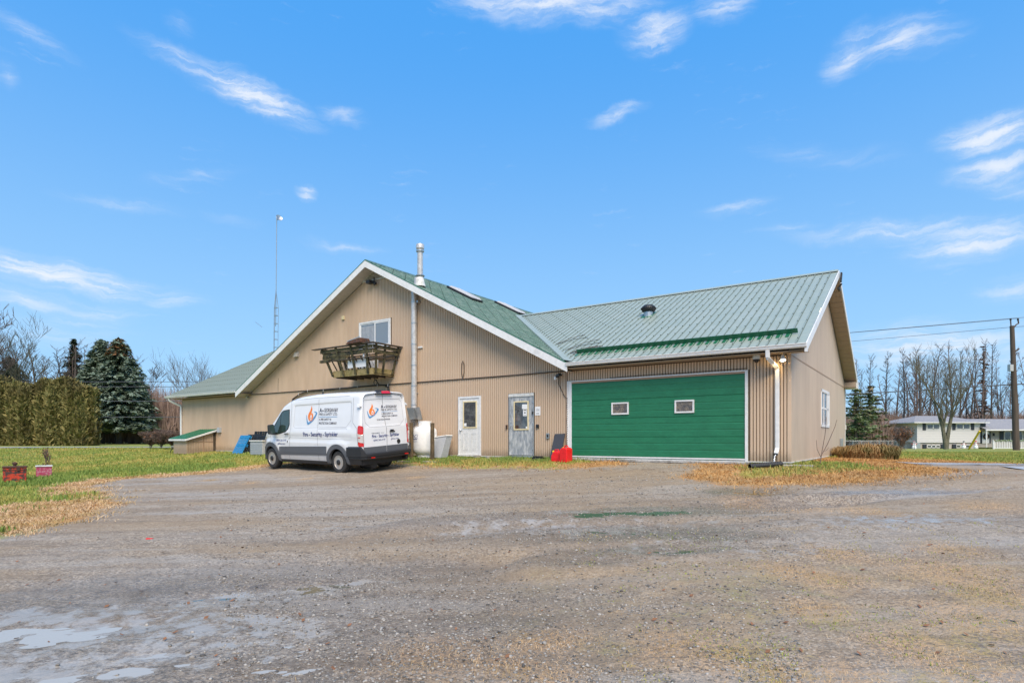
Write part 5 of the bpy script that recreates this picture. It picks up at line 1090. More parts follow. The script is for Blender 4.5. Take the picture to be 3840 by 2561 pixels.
# front face
b = len(mb.v); S = secs[-1]
for (w_, z) in S[:-1]: mb.v += [(XF + .04 * (1 - ((k - 6) / 6) ** 2) if 0 < k < 12 else XF, -w_ + 2 * w_ * k / 12, z) for k in range(13)]
for j in range(len(S) - 2):
    for k in range(12): mb.f.append((b + j * 13 + k, b + j * 13 + k + 1, b + (j + 1) * 13 + k + 1, b + (j + 1) * 13 + k)); mb.m.append(0)
body = mb.build('body', 'vanwhite', van, smooth_=False, recalc=False); body.data.polygons.foreach_set('use_smooth', [True] * len(body.data.polygons)); body.data.set_sharp_from_angle(angle=R(35))
# conforming pieces: 2-D outline -> surface piece with thickness
def side_fn(sg): return lambda x, z, off: (x, sg * (HW(x, z) + off), z)
def rear_fn(y, z, off): return (rear_x(y, z) - off, y, z)
def piece(name, poly, fn, m, off=.006, th=.02, parent=van, grid=.06, flip=False):
    xs_ = [p[0] for p in poly]; zs_ = [p[1] for p in poly]; dense = []
    for (a, b) in zip(poly, poly[1:] + poly[:1]):
        n_ = max(1, int(math.hypot(b[0] - a[0], b[1] - a[1]) / grid)); dense += [(a[0] + (b[0] - a[0]) * k / n_, a[1] + (b[1] - a[1]) * k / n_) for k in range(n_)]
    vs_ = [Vector(p) for p in dense]; nb = len(vs_); x = min(xs_) + grid
    while x < max(xs_):
        z = min(zs_) + grid
        while z < max(zs_): vs_.append(Vector((x, z))); z += grid
        x += grid
    vo, eo, fo, *_ = delaunay_2d_cdt(vs_, [], [list(range(nb))], 1, 1e-5)
    mb = MB(); mb.v = [fn(p.x, p.y, off) for p in vo]; mb.f = [tuple(f) for f in fo]; mb.m = [0] * len(fo)
    b = len(mb.v); mb.v += [fn(*p, off) for p in dense] + [fn(*p, off - th) for p in dense]
    for i in range(nb): j = (i + 1) % nb; mb.f.append((b + i, b + j, b + nb + j, b + nb + i)); mb.m.append(0)
    me_o = mb.build(name, m, parent, recalc=True); return me_o
def rnd_poly(pts, r_=.05, n_=4):
    out = []
    for i, p in enumerate(pts):
        a, b, c = Vector(pts[i - 1]), Vector(p), Vector(pts[(i + 1) % len(pts)]); d1, d2 = (a - b), (c - b); k = min(r_, d1.length * .45, d2.length * .45); s1, s2 = b + d1.normalized() * k, b + d2.normalized() * k
        for t_ in [q / n_ for q in range(n_ + 1)]: v_ = s1 * (1 - t_) ** 2 + b * 2 * t_ * (1 - t_) + s2 * t_ ** 2; out.append((v_.x, v_.y))
    return out
def strip(mb, fn, pts, w_, off=.004):
    P2 = [Vector(p) for p in pts]; dn = []
    for a, b in zip(P2[:-1], P2[1:]): n_ = max(1, int((b - a).length / .06)); dn += [a.lerp(b, k / n_) for k in range(n_)]
    dn.append(P2[-1])
    for i in range(len(dn) - 1):
        def nr_(k): d = dn[min(k + 1, len(dn) - 1)] - dn[max(k - 1, 0)]; d = Vector((-d.y, d.x)).normalized() * w_ / 2; return d
        a0, a1, b0, b1 = dn[i] + nr_(i), dn[i] - nr_(i), dn[i + 1] + nr_(i + 1), dn[i + 1] - nr_(i + 1)
        mb.quad(fn(a0.x, a0.y, off), fn(a1.x, a1.y, off), fn(b1.x, b1.y, off), fn(b0.x, b0.y, off))
for sg in (1, -1):
    fn = side_fn(sg)
    gl = [(3.66, 1.225), (3.56, 1.40), (3.30, 1.70), (3.05, 1.93), (2.93, 1.995), (2.62, 2.03), (2.60, 1.55), (2.68, 1.40), (2.82, 1.31), (3.2, 1.23), (3.5, 1.205)]
    piece('window_seal', rnd_poly([(a + (.02 if a > 3 else -.0) , c) for a, c in [(3.72, 1.20), (3.60, 1.42), (3.33, 1.73), (3.07, 1.965), (2.94, 2.025), (2.585, 2.06), (2.565, 1.54), (2.65, 1.385), (2.80, 1.285), (3.2, 1.205), (3.5, 1.18)]], .03), fn, 'vanblack', .003, .012)
    sg_ = piece('side_window', rnd_poly(gl, .04), fn, 'vanglass', .008, .012); m2 = MB(); strip(m2, fn, [(3.13, 1.24), (3.10, 1.90)], .03, .011); m2.build('window_bar', 'vanblack', sg_)
    # lower cladding strips, arches, rocker
    piece('side_cladding', rnd_poly([(.56, .555), (3.20, .50), (3.20, .78), (.55, .845)], .03), fn, 'cladding', .022, .04)
    piece('side_cladding', [(-1.10, .30), (-.46, .30), (-.50, .62), (-.56, .86), (-1.12, .87)], fn, 'vanblack', .02, .04)
    piece('rocker', [(.46, .27), (3.26, .27), (3.26, .345), (.46, .36)], fn, 'vanblack', .012, .04)
    for xc in (0, 3.75):
        arc = [(xc + .575 * math.cos(a), .35 + .575 * math.sin(a)) for a in np.linspace(-.12, math.pi + .12, 26)] + [(xc + .435 * math.cos(a), .35 + .435 * math.sin(a)) for a in np.linspace(math.pi + .12, -.12, 26)]
        piece('wheel_arch', arc, fn, 'cladding', .032, .09, grid=.05)
    piece('side_cladding', [(4.25, .30), (4.56, .30), (4.56, .66), (4.42, .74), (4.34, .64)], fn, 'vanblack', .02, .04)
    m2 = MB()
    for pl in ([(2.50, 2.36), (2.47, 2.10), (2.50, 1.40), (2.56, 1.20), (2.60, .9), (2.68, .55), (2.68, .36)], [(3.74, 1.20), (3.73, .98), (3.86, .86)], [(.96, 2.36), (.98, 1.9), (1.02, 1.2), (1.03, .86)], [(1.03, .55), (1.04, .36)], [(-.78, 2.36), (-.80, 2.1), (-.78, 1.6), (-.98, 1.42), (-1.0, .9)], [(2.55, 1.12), (2.70, 1.0), (2.70, .9)] if sg > 0 else [(2.5, 1), (2.5, .9)]): strip(m2, fn, pl, .009, .003)
    m2.build('door_gap', 'seamline', van, recalc=False, kind='stuff')
    m2 = MB()
    for pl in ([(2.34, 1.47), (2.30, 2.13), (2.22, 2.18), (-.62, 2.25), (-.69, 2.18), (-.68, 1.68), (-.46, 1.47), (2.26, 1.425), (2.34, 1.47)], [(2.6, 2.35), (1.0, 2.41), (-.6, 2.43)], [(.97, 1.40), (-.45, 1.43), (-.5, 1.39)], [(3.60, 1.10), (2.4, 1.10), (.9, 1.09), (-.7, 1.08)]): strip(m2, fn, pl, .010, .0025)
    m2.build('panel_crease', 'creaseline', van, recalc=False, kind='stuff')
    dh = MB(); dh.bar(fn(2.84, 1.225, .03), fn(2.61, 1.235, .03), .035, .03); dh.build('door_handle', 'vanblack', van, bevel=.008)
    MB().tube([fn(2.72, .96, -.01), fn(2.72, .96, .006)], .028, 14).build('fuel_cap' if sg < 0 else 'lock_cap', 'vanblack', van)
    # mirrors
    m2 = MB(); m2.hexa([(3.22, sg * 1.10, 1.20), (3.42, sg * 1.08, 1.20), (3.42, sg * 1.30, 1.22), (3.24, sg * 1.32, 1.22), (3.28, sg * 1.12, 1.56), (3.42, sg * 1.10, 1.55), (3.42, sg * 1.30, 1.54), (3.29, sg * 1.31, 1.55)]); mr = m2.build('wing_mirror', 'vanblack', van, bevel=.03, seg=3)
    MB().bar((3.45, sg * .92, 1.22), (3.34, sg * 1.14, 1.26), .08, .06).build('mirror_arm', 'vanblack', mr); MB().hexa([(3.222, sg * 1.13, 1.25), (3.230, sg * 1.13, 1.25), (3.248, sg * 1.29, 1.26), (3.24, sg * 1.29, 1.26), (3.272, sg * 1.14, 1.53), (3.28, sg * 1.14, 1.53), (3.288, sg * 1.29, 1.53), (3.28, sg * 1.29, 1.53)]).build('mirror_glass', 'vanglass', mr)
    # tail lamps wrap round the corner
    def tfn(u, z, off):   # u>=0 along the rear face from the corner, u<0 along the side
        if u < 0: x = XR - u; return (x, sg * (HW(x, z) + off), z)
        w_ = HWr(z); return (rear_x(0, z) * 0 + XR - .008 - off * .6, sg * (w_ - u + off * .4), z)
    def tl(name, pl, m, off): return piece(name, pl, (lambda u, z, o: tfn(u, z, o)), m, off, .04, grid=.04)
    base = tl('tail_lamp', rnd_poly([(-.10, .88), (.045, .86), (.045, 1.44), (0, 1.50), (-.09, 1.515), (-.125, 1.46), (-.125, .95)], .02), 'redlens', .022)
    q_ = tl('reversing_lens', [(-.118, 1.02), (.04, .97), (.04, 1.24), (-.02, 1.24), (-.118, 1.27)], 'clearlens', .026); q_.parent = base
    q_ = tl('lamp_ribs', [(-.11, 1.14), (-.03, 1.13), (-.03, 1.155), (-.11, 1.165)], 'redlens', .029); q_.parent = base
    tl('corner_reflector', [(-.08, .745), (-.0, .745), (.03, .75), (.03, .84), (-.08, .84)], 'clearlens', .03)
    hg = MB(); hg.hexa([(-1.13, sg * .955, 2.06), (-1.01, sg * .955, 2.08), (-1.01, sg * .985, 2.08), (-1.13, sg * .985, 2.06), (-1.13, sg * .93, 2.16), (-1.01, sg * .93, 2.18), (-1.01, sg * .955, 2.18), (-1.13, sg * .955, 2.16)]); hg.box(-1.16, -1.07, sg * .90, sg * .97, 2.085, 2.115); hg.build('hinge', 'vanwhite', van, bevel=.006)
    # headlamps
    piece('headlamp', rnd_poly([(4.05, 1.12), (4.30, 1.06), (4.50, .86), (4.52, .78), (4.36, .84), (4.12, 1.0)], .02), fn, 'clearlens', .008, .02, grid=.04)
# wheels
for (xc, sg) in ((0, 1), (0, -1), (3.75, 1), (3.75, -1)):
    yo = .985; w_ = MB(); c = (xc, sg * yo, .35)
    prof = [(.215, -.235), (.235, -.24), (.33, -.235), (.352, -.21), (.357, -.12), (.352, -.03), (.335, -.008), (.30, .0), (.25, -.004), (.222, -.012)]
    w_.lathe([(r_, h * sg) for r_, h in prof], c, 40, 'y'); wo2 = w_.build('wheel', 'tyre', van, smooth_=True)
    g2 = MB()
    for k in range(56):
        a = k * 2 * math.pi / 56; g2.bar((xc + .3585 * math.cos(a), c[1] - sg * .205, .35 + .3585 * math.sin(a)), (xc + .3585 * math.cos(a + .04), c[1] - sg * .03, .35 + .3585 * math.sin(a + .04)), .014, .012)
    g2.build('tread', 'tyre', wo2, kind='stuff')
    MB().lathe([(r_, h * sg) for r_, h in [(.222, -.01), (.222, .004), (.21, .004), (.195, -.028), (.165, -.036), (.125, -.012), (.09, -.006), (.05, -.006)]], c, 40, 'y').build('rim', 'rim', wo2, smooth_=True)
    hb = MB(); hb.lathe([(r_, h * sg) for r_, h in [(.085, -.008), (.08, .022), (.05, .034), (.01, .036)]], c, 20, 'y')
    for k in range(10): a = k * .628 + .2; hb.lathe([(r_, h * sg) for r_, h in [(.017, -.03), (.017, -.0235), (.008, -.0233)]], (xc + .165 * math.cos(a), c[1] + sg * -.0, .35 + .165 * math.sin(a)), 8, 'y')
    hb.build('hub_cap', 'black', wo2)
    MB().lathe([(.44, .03 - .0), (.44, -.55 * 1)] if sg < 0 else [(.44, -.03), (.44, .55 - 1.1)], (xc, sg * .98 if sg > 0 else -.98 + .52, .35), 24, 'y').build('wheel_well', 'vanblack', van, recalc=False) if False else None
mb = MB(); mb.box(-1.12, -.46, -.93, .93, .30, .60); mb.box(.46, 3.29, -.92, .92, .24, .42); mb.box(4.2, 4.5, -.75, .75, .28, .5); mb.box(-.46, .46, -.72, .72, .42, .9); mb.box(3.29, 4.2, -.70, .70, .42, .9); mb.bar((0, -.8, .34), (0, .8, .34), .12); mb.build('underbody', 'vanblack', van, kind='stuff')
MB().lathe([(.10, -.3), (.14, -.26), (.14, .26), (.10, .3)], (-.75, .42, .26), 14, 'x').build('muffler', 'black', van); MB().box(.9, 1.9, -.5, .2, .16, .3).build('fuel_tank', 'vanblack', van, bevel=.04); MB().lathe([(.30, 0), (.34, .05), (.34, .16), (.3, .2)], (-.62, -.15, .20), 20, 'z').build('spare_wheel', 'tyre', van); MB().bar((-1.30, -.72, .40), (-.9, -.72, .40), .07, .09).build('tow_bracket', 'vanblack', van)
# rear doors: lower cladding, gaps, handle, lamp
piece('rear_cladding', [(.93, .55), (.93, .84), (.03, .835), (.03, .54)], rear_fn, 'cladding', .014, .03); piece('rear_cladding', [(.01, .54), (.01, .835), (-.90, .83), (-.90, .535)], rear_fn, 'cladding', .014, .03)
mb = MB(); strip(mb, rear_fn, [(.04, 2.47), (.04, 2.2), (.05, 1.9), (.02, 1.6), (-.01, 1.35), (-.01, 1.0), (.0, .84)], .012, .004); strip(mb, rear_fn, [(.90, .86), (.895, 1.5), (.87, 2.0), (.83, 2.30), (.76, 2.40), (.4, 2.445), (0, 2.455), (-.4, 2.445), (-.74, 2.40), (-.81, 2.3), (-.86, 2.0), (-.885, 1.5), (-.89, .86)], .010, .004); mb.build('rear_door_gap', 'seamline', van, recalc=False, kind='stuff')
mb = MB(); strip(mb, rear_fn, [(.80, 1.60), (.80, 2.20), (.75, 2.28), (.05, 2.31)], .010, .003); strip(mb, rear_fn, [(.0, 2.31), (-.68, 2.28), (-.77, 2.2), (-.78, 1.6), (-.6, 1.44), (-.02, 1.44)], .010, .003); strip(mb, rear_fn, [(.04, 1.44), (.64, 1.45), (.80, 1.60)], .010, .003); mb.build('panel_crease', 'creaseline', van, recalc=False, kind='stuff')
h_ = MB(); h_.bar((XR - .055, -.12, 1.27), (XR - .055, -.34, 1.27), .035, .03); h_.box(XR - .05, XR - .02, -.30, -.16, 1.25, 1.33); h_.build('rear_handle', 'vanblack', van, bevel=.008)
MB().hexa([(-1.20, -.36, 2.44), (-1.20, .36, 2.44), (-1.0, .26, 2.46), (-1.0, -.26, 2.46), (-1.11, -.27, 2.555), (-1.11, .27, 2.555), (-1.0, .2, 2.60), (-1.0, -.2, 2.60)]).build('high_brake_lamp_housing', 'vanblack', van, bevel=.02); MB().hexa([(-1.208, -.24, 2.475), (-1.208, .10, 2.475), (-1.15, .10, 2.475), (-1.15, -.24, 2.475), (-1.155, -.22, 2.545), (-1.155, .08, 2.545), (-1.12, .08, 2.56), (-1.12, -.22, 2.56)]).build('high_brake_lamp', 'redlens', van, bevel=.006)
MB().tube([(1.65, .25, 2.50), (1.62, .25, 2.60)], [.05, .015], 10).build('roof_antenna', 'vanblack', van)
# rear bumper
PLN = [(-.50, 1.0), (-.95, 1.005), (-1.16, .985), (-1.25, .90), (-1.29, .72), (-1.31, .3), (-1.315, 0)]; PLN = PLN + [(a, -b) for a, b in PLN[-2::-1]]
mb = MB(); prof = [(-.02, .66), (.03, .655), (.055, .63), (.055, .56), (.03, .545), (.03, .49), (.0, .46), (-.06, .45)]
for i, (a, b) in enumerate(PLN):
    p0, p1 = Vector(PLN[max(i - 1, 0)]), Vector(PLN[min(i + 1, len(PLN) - 1)]); d = (p1 - p0).normalized(); nrm = Vector((d.y, -d.x)); nrm = -nrm if nrm.dot(Vector((a, b)) - Vector((0.5, 0))) < 0 else nrm
    up = .19 * sm(abs(b), .86, .97) if i in (0, 1, 2, len(PLN) - 1, len(PLN) - 2, len(PLN) - 3) else 0
    for (o, z) in prof: mb.v.append((a + nrm.x * o, b + nrm.y * o, z + (up if z > .6 else 0)))
n_ = len(prof)
for i in range(len(PLN) - 1):
    for j in range(n_ - 1): mb.f.append((i * n_ + j, i * n_ + j + 1, (i + 1) * n_ + j + 1, (i + 1) * n_ + j)); mb.m.append(0)
mb.build('rear_bumper', 'vanblack', van, smooth_=False); MB().box(-1.30, -1.12, -.86, .86, .50, .60).build('bumper_core', 'vanblack', van)
for y in (.72, -.66): MB().box(-1.372, -1.345, y - .07, y + .07, .505, .54).build('bumper_reflector', 'redlens', van)
# windscreen, grille, front bumper
mb = MB()
for i in range(10):
    xa, xb = 2.98 + i * .083, 2.98 + (i + 1) * .083; ya, yb = (HW(xa, Hx(xa) - .2) - .17), (HW(xb, Hx(xb) - .2) - .17)
    mb.quad((xa, -ya, Hx(xa) + .004), (xb, -yb, Hx(xb) + .004), (xb, 0, Hx(xb) + .034), (xa, 0, Hx(xa) + .034)); mb.quad((xa, 0, Hx(xa) + .034), (xb, 0, Hx(xb) + .034), (xb, yb, Hx(xb) + .004), (xa, ya, Hx(xa) + .004))
mb.build('windscreen', 'vanglass', van)
MB().box(4.60, 4.655, -.42, .42, .62, .80).build('grille', 'vanblack', van, bevel=.01); mb = MB(); mb.prism([(4.50, -.80, .27), (4.64, -.55, .27), (4.70, 0, .27), (4.64, .55, .27), (4.50, .80, .27), (4.3, .80, .27), (4.3, -.80, .27)], (0, 0, .30)); mb.build('front_bumper', 'vanblack', van, bevel=.02)
# lettering and emblem
fs_ = side_fn(1); sideT = lambda u, v: fs_(-u, v, .006)     # u grows to the rear, so text reads left to right
rearT = lambda u, v: rear_fn(-u, v, .007)
def emblem(fn, x0, x1, z0, z1, off3):
    """orange flame with a blue swoosh cradling it"""
    mp = lambda a, b: fn(x0 + (x1 - x0) * a, z0 + (z1 - z0) * b)
    bl = [(.0, .50), (.02, .30), (.06, .12), (.12, .02), (.17, .0), (.34, .06), (.60, .19), (.82, .36), (.97, .54), (1.0, .60), (.93, .655), (.80, .69), (.66, .68), (.80, .64), (.87, .60), (.83, .53), (.68, .38), (.48, .24), (.28, .14), (.19, .125), (.13, .20), (.07, .36), (.03, .52)]
    fl = [(.46, 1.0), (.50, .90), (.54, .80), (.50, .70), (.46, .62), (.48, .58), (.54, .62), (.60, .54), (.64, .44), (.64, .34), (.58, .25), (.48, .20), (.34, .20), (.24, .25), (.18, .34), (.16, .45), (.19, .55), (.25, .63), (.33, .70), (.38, .78), (.43, .88)]
    hole = [(.44, .55), (.50, .47), (.54, .38), (.52, .29), (.44, .24), (.36, .26), (.34, .34), (.38, .44)]
    drop = [(.46, .42), (.50, .36), (.48, .30), (.43, .28), (.39, .32), (.41, .38)]
    def pol(nm, P, m, o):
        vs_ = [Vector(p) for p in P]; vo, eo, fo, *_ = delaunay_2d_cdt(vs_, [], [list(range(len(P)))], 1, 1e-5); q = MB(); q.v = []
        for p in vo: v_ = Vector(mp(p.x, p.y)); q.v.append(tuple(v_ + Vector(off3) * o))
        q.f = [tuple(f) for f in fo]; q.m = [0] * len(fo); return q.build(nm, m, van, recalc=False)
    e_ = pol('emblem_swoosh', bl, 'skyblue', 0); f_ = pol('emblem_flame', fl, 'orange', .001); pol('emblem_cutout', hole, 'vanwhite', .002); pol('emblem_drop', drop, 'orange', .003)
emblem(sideT, -1.64, -1.04, 1.53, 2.17, (0, 1, 0)); emblem(rearT, -.68, -.22, 1.72, 2.17, (-1, 0, 0))
def letter_set(fn, spec, nm='lettering'):
    for (m, items) in spec.items():
        q = MB()
        for it in items:
            if len(it) == 4: q.quad(fn(it[0], it[2]), fn(it[1], it[2]), fn(it[1], it[3]), fn(it[0], it[3]))
            else: txt, x0, x1, z0, z1, bold = it[:6]; lettering(q, txt, x0, x1, z0, z1, fn, bold, slope=it[6] if len(it) > 6 else 0.)
        q.build(nm, m, van, recalc=False)
letter_set(sideT, {'darkink': [('A', -.93, -.80, 1.945, 2.075, .03), ('&', -.79, -.70, 1.96, 2.02, .0), ('GEORGIAN BAY', -.68, .03, 1.945, 2.065, .012), ('FIRE & SAFETY LTD.', -.94, .01, 1.835, 1.915, .008), ('A FIRE SAFETY &', -.94, -.30, 1.675, 1.745, .012), ('PROTECTION COMPANY', -.94, -.02, 1.55, 1.625, .012), (-.98, -.94, 1.955, 1.965)],
 'skyblue': [(-.95, .0, 1.783, 1.797)], 'navy': [('Fire - Security - Sprinkler', -1.79, .06, 1.155, 1.285, .022, .03), ('1(800) 265-3197', -3.40, -2.79, .965, 1.035, .01), ('gbfire.com', -3.30, -2.86, .855, .915, .01)]})
letter_set(rearT, {'darkink': [('A', -.13, -.03, 2.015, 2.115, .03), ('&', -.01, .06, 2.025, 2.07, .0), ('GEORGIAN BAY', .07, .55, 2.015, 2.10, .012), ('FIRE & SAFETY LTD.', -.13, .55, 1.935, 1.99, .008), ('A FIRE SAFETY &', -.13, .35, 1.815, 1.865, .012), ('PROTECTION COMPANY', -.13, .54, 1.735, 1.785, .012), ('ECRA/ESA 7009286', -.33, .20, 1.64, 1.685, .008), ('TRANSIT', -.60, -.27, 1.235, 1.265, .02), ('250', -.22, -.12, 1.235, 1.258, .0)],
 'skyblue': [(-.13, .55, 1.893, 1.903)], 'navy': [('Fire - Security - Sprinkler', -.58, .54, 1.115, 1.205, .022), ('1(800) 265-3197', -.54, -.06, 1.01, 1.06, .01), ('gbfire.com', .17, .50, 1.01, 1.055, .01)]})
MB().lathe([(.075, 0), (.07, .012)], (XR - .03, -.50, .93), 18, 'x').build('badge', 'vanblack', van).scale = (1, 1, 1)

# ================================================================== trees and shrubs
def branches(seed, H, r0, levels=5, fork=3, spread=.55, up=.35, trunk=.35, straight=.12, lean=(0, 0), base_split=1, dens=1.0, rmin=.009):
    g_ = random.Random(seed); V = []; F = []
    def seg(p, q, r1, r2):
        d = (q - p);
        if d.length < 1e-6: return
        d.normalize(); a = Vector((1, 0, 0)) if abs(d.x) < .8 else Vector((0, 1, 0)); x = d.cross(a).normalized(); y = d.cross(x); b = len(V); n_ = 5 if r1 > .06 else 3
        for (c, r_) in ((p, r1), (q, r2)):
            for k in range(n_): t_ = k * 2 * math.pi / n_; V.append(c + (x * math.cos(t_) + y * math.sin(t_)) * r_)
        for k in range(n_): j = (k + 1) % n_; F.append((b + k, b + j, b + n_ + j)); F.append((b + k, b + n_ + j, b + n_ + k))
    def grow(p, d, L, r_, lv):
        n_ = 4 if lv > 1 else 3; q = p; rr_ = r_; dd = d.copy()
        for i in range(n_):
            dd = (dd + Vector((g_.uniform(-1, 1), g_.uniform(-1, 1), g_.uniform(-.5, .8))) * straight + Vector((0, 0, up * .18))).normalized()
            nq = q + dd * L / n_; nr_ = r_ * (1 - .45 * (i + 1) / n_); seg(q, nq, rr_, nr_); q = nq; rr_ = nr_
            if lv > 0 and (i > 0 or lv < levels) :
                m_ = fork if i == n_ - 1 else (1 if g_.random() < .75 * dens else 0) + (1 if g_.random() < .35 * dens else 0)
                for k in range(m_):
                    a = g_.uniform(0, 6.283); s_ = Vector((math.cos(a), math.sin(a), g_.uniform(-.1, .6))); nd = (dd * (1 - spread) + s_ * spread * g_.uniform(.6, 1.2)).normalized()
                    grow(q, nd, L * g_.uniform(.5, .78), max(rr_ * g_.uniform(.45, .7), rmin), lv - 1)
    for k in range(base_split):
        a = k * 6.283 / base_split + .5; d0 = Vector((lean[0] + (.16 * math.cos(a) if base_split > 1 else 0), lean[1] + (.16 * math.sin(a) if base_split > 1 else 0), 1)).normalized(); grow(Vector((0, 0, -.1)), d0, H * trunk, r0, levels)
    V = np.array([v[:] for v in V]); V[:, 2] *= H / V[:, 2].max()
    return V, np.array(F)
def tmesh(nm, V, F, m):
    me = bpy.data.meshes.new(nm); me.vertices.add(len(V)); me.vertices.foreach_set('co', V.astype(np.float32).ravel()); n_ = len(F); me.loops.add(n_ * 3); me.loops.foreach_set('vertex_index', F.astype(np.int32).ravel())
    me.polygons.add(n_); me.polygons.foreach_set('loop_start', np.arange(0, n_ * 3, 3, dtype=np.int32)); me.polygons.foreach_set('loop_total', np.full(n_, 3, np.int32)); me.materials.append(M[m]); me.update(calc_edges=True); return me
def split_tree(nm, V, F, m, zc):      # trunk part below zc, crown above
    zc_ = V[F].mean(1)[:, 2]; out = []
    for part, msk in (('trunk', zc_ < zc), ('crown', zc_ >= zc)):
        f = F[msk]; u, inv = np.unique(f, return_inverse=True); out.append((part, tmesh(part, V[u], inv.reshape(-1, 3), m)))
    return out
PROTO = {}
PROTO['round'] = split_tree('t', *branches(11, 15, .26, 5, 2, .58, .30, .28, .13, dens=.75, rmin=.026), 'bark', 3.5)
PROTO['tall'] = split_tree('t', *branches(23, 17, .22, 5, 2, .48, .5, .38, .10, dens=.65, rmin=.028), 'bark2', 5)
PROTO['tall2'] = split_tree('t', *branches(37, 16, .22, 5, 2, .50, .45, .36, .11, dens=.65, rmin=.028), 'barkdark', 5)
PROTO['multi'] = split_tree('t', *branches(44, 15, .2, 5, 2, .50, .5, .30, .12, base_split=3, dens=.7, rmin=.024), 'bark', 2.5)
PROTO['front'] = split_tree('t', *branches(64, 13, .34, 5, 2, .46, .5, .34, .11, base_split=2, dens=.62, rmin=.014), 'barkgreen', 1.6)
def leader(seed, H, r0, low=.16, spreadw=.16, nb=46, fork_at=None):
    g_ = random.Random(seed); V = []; F = []
    def tubep(P_, R_, n_=4):
        b = len(V)
        for i, p in enumerate(P_):
            d = (P_[min(i + 1, len(P_) - 1)] - P_[max(i - 1, 0)]).normalized(); a = Vector((0, 1, 0)) if abs(d.y) < .8 else Vector((1, 0, 0)); x = d.cross(a).normalized(); y = d.cross(x)
            for k in range(n_): t_ = k * 2 * math.pi / n_; V.append(p + (x * math.cos(t_) + y * math.sin(t_)) * R_[i])
        for i in range(len(P_) - 1):
            for k in range(n_): j = (k + 1) % n_; A, B, C, D = b + i * n_ + k, b + i * n_ + j, b + (i + 1) * n_ + j, b + (i + 1) * n_ + k; F.append((A, B, C)); F.append((A, C, D))
    def path(p, d, L, r_, n_, up_, jit):
        P_ = [p]; R_ = [r_]; dd = d
        for i in range(n_):
            dd = (dd + Vector((g_.uniform(-1, 1), g_.uniform(-1, 1), g_.uniform(-.6, .6))) * jit + Vector((0, 0, up_))).normalized(); P_.append(P_[-1] + dd * L / n_); R_.append(max(.012, r_ * (1 - .85 * (i + 1) / n_)))
        return P_, R_
    stems = [(Vector((0, 0, -.1)), Vector((g_.uniform(-.05, .05), g_.uniform(-.05, .05), 1)), H, r0)]
    T, RT = path(*stems[0], 12, .05, .045); tubep(T, RT, 6); runs = [(T, RT, nb, 1.0)]
    for q in range(fork_at or 0):
        i = g_.randint(2, 5); a = g_.uniform(0, 6.283); T2, R2 = path(T[i], Vector((math.cos(a) * .45, math.sin(a) * .45, 1)).normalized(), H * (1 - i / 12) * .95, RT[i] * .75, 9, .10, .05); tubep(T2, R2, 5); runs.append((T2, R2, int(nb * .6), .75))
    for (TT, RR, n_, sc_) in runs:
        for q in range(n_):
            u_ = low + (1 - low) * (q + g_.random()) / n_; u_ = min(.99, u_); f = u_ * (len(TT) - 1); i = int(f); p = TT[i].lerp(TT[min(i + 1, len(TT) - 1)], f - i); a = g_.uniform(0, 6.283); L = H * spreadw * sc_ * (1.15 - .75 * u_) * g_.uniform(.5, 1.35) * (.5 + .5 * min(1, (u_ - low) * 5 + .3))
            P1, R1 = path(p, Vector((math.cos(a), math.sin(a), g_.uniform(.35, 1.2))).normalized(), L, max(.028, RR[i] * .38), 5, .14, .14); tubep(P1, R1, 3)
            for w in range(g_.randint(3, 6)):
                k = g_.randint(1, 4); a2 = a + g_.uniform(-1.3, 1.3); P3, R3 = path(P1[k], Vector((math.cos(a2), math.sin(a2), g_.uniform(.3, 1.4))).normalized(), L * g_.uniform(.25, .55), .022, 3, .1, .2); tubep(P3, R3, 3)
                for ww in range(2): k = g_.randint(1, 3); a3 = a2 + g_.uniform(-1.2, 1.2); P4, R4 = path(P3[k], Vector((math.cos(a3), math.sin(a3), g_.uniform(.2, 1.3))).normalized(), L * .2, .016, 2, .1, .2); tubep(P4, R4, 3)
    V = np.array([v[:] for v in V]); V[:, 2] *= H / V[:, 2].max(); return V, np.array(F)
PROTO['lead1'] = split_tree('t', *leader(101, 16, .24, .22, .15, 44, 1), 'bark2', 4)
PROTO['lead2'] = split_tree('t', *leader(202, 16, .22, .28, .13, 50, 0), 'barkdark', 4)
PROTO['lead3'] = split_tree('t', *leader(303, 15, .26, .18, .20, 40, 2), 'bark', 3)
PROTO['lead4'] = split_tree('t', *leader(404, 16, .20, .30, .16, 40, 1), 'bark', 5)
def put_tree(kind, x, y, h, lab, rz=0, group='bare trees behind the houses', wd=1.0, nm='bare_tree', tilt=0, dead=0):
    parts_ = PROTO[kind]; zt_ = max(v.co.z for v in parts_[1][1].vertices); k = h / zt_; z = float(ground_z(x, y, False))
    t_ = thing(nm, lab, 'tree', (x, y, z), rz, group); t_.scale = (k * wd, k * wd, k); t_.rotation_euler = (0, tilt, rz)
    for p, me in parts_: link(p, me, t_)
    return t_
def tp(px, Y): return (px - CX) / FPX * Y
def th_(py, Y, z=.4): return EZ - (py - HY) / FPX * Y - z
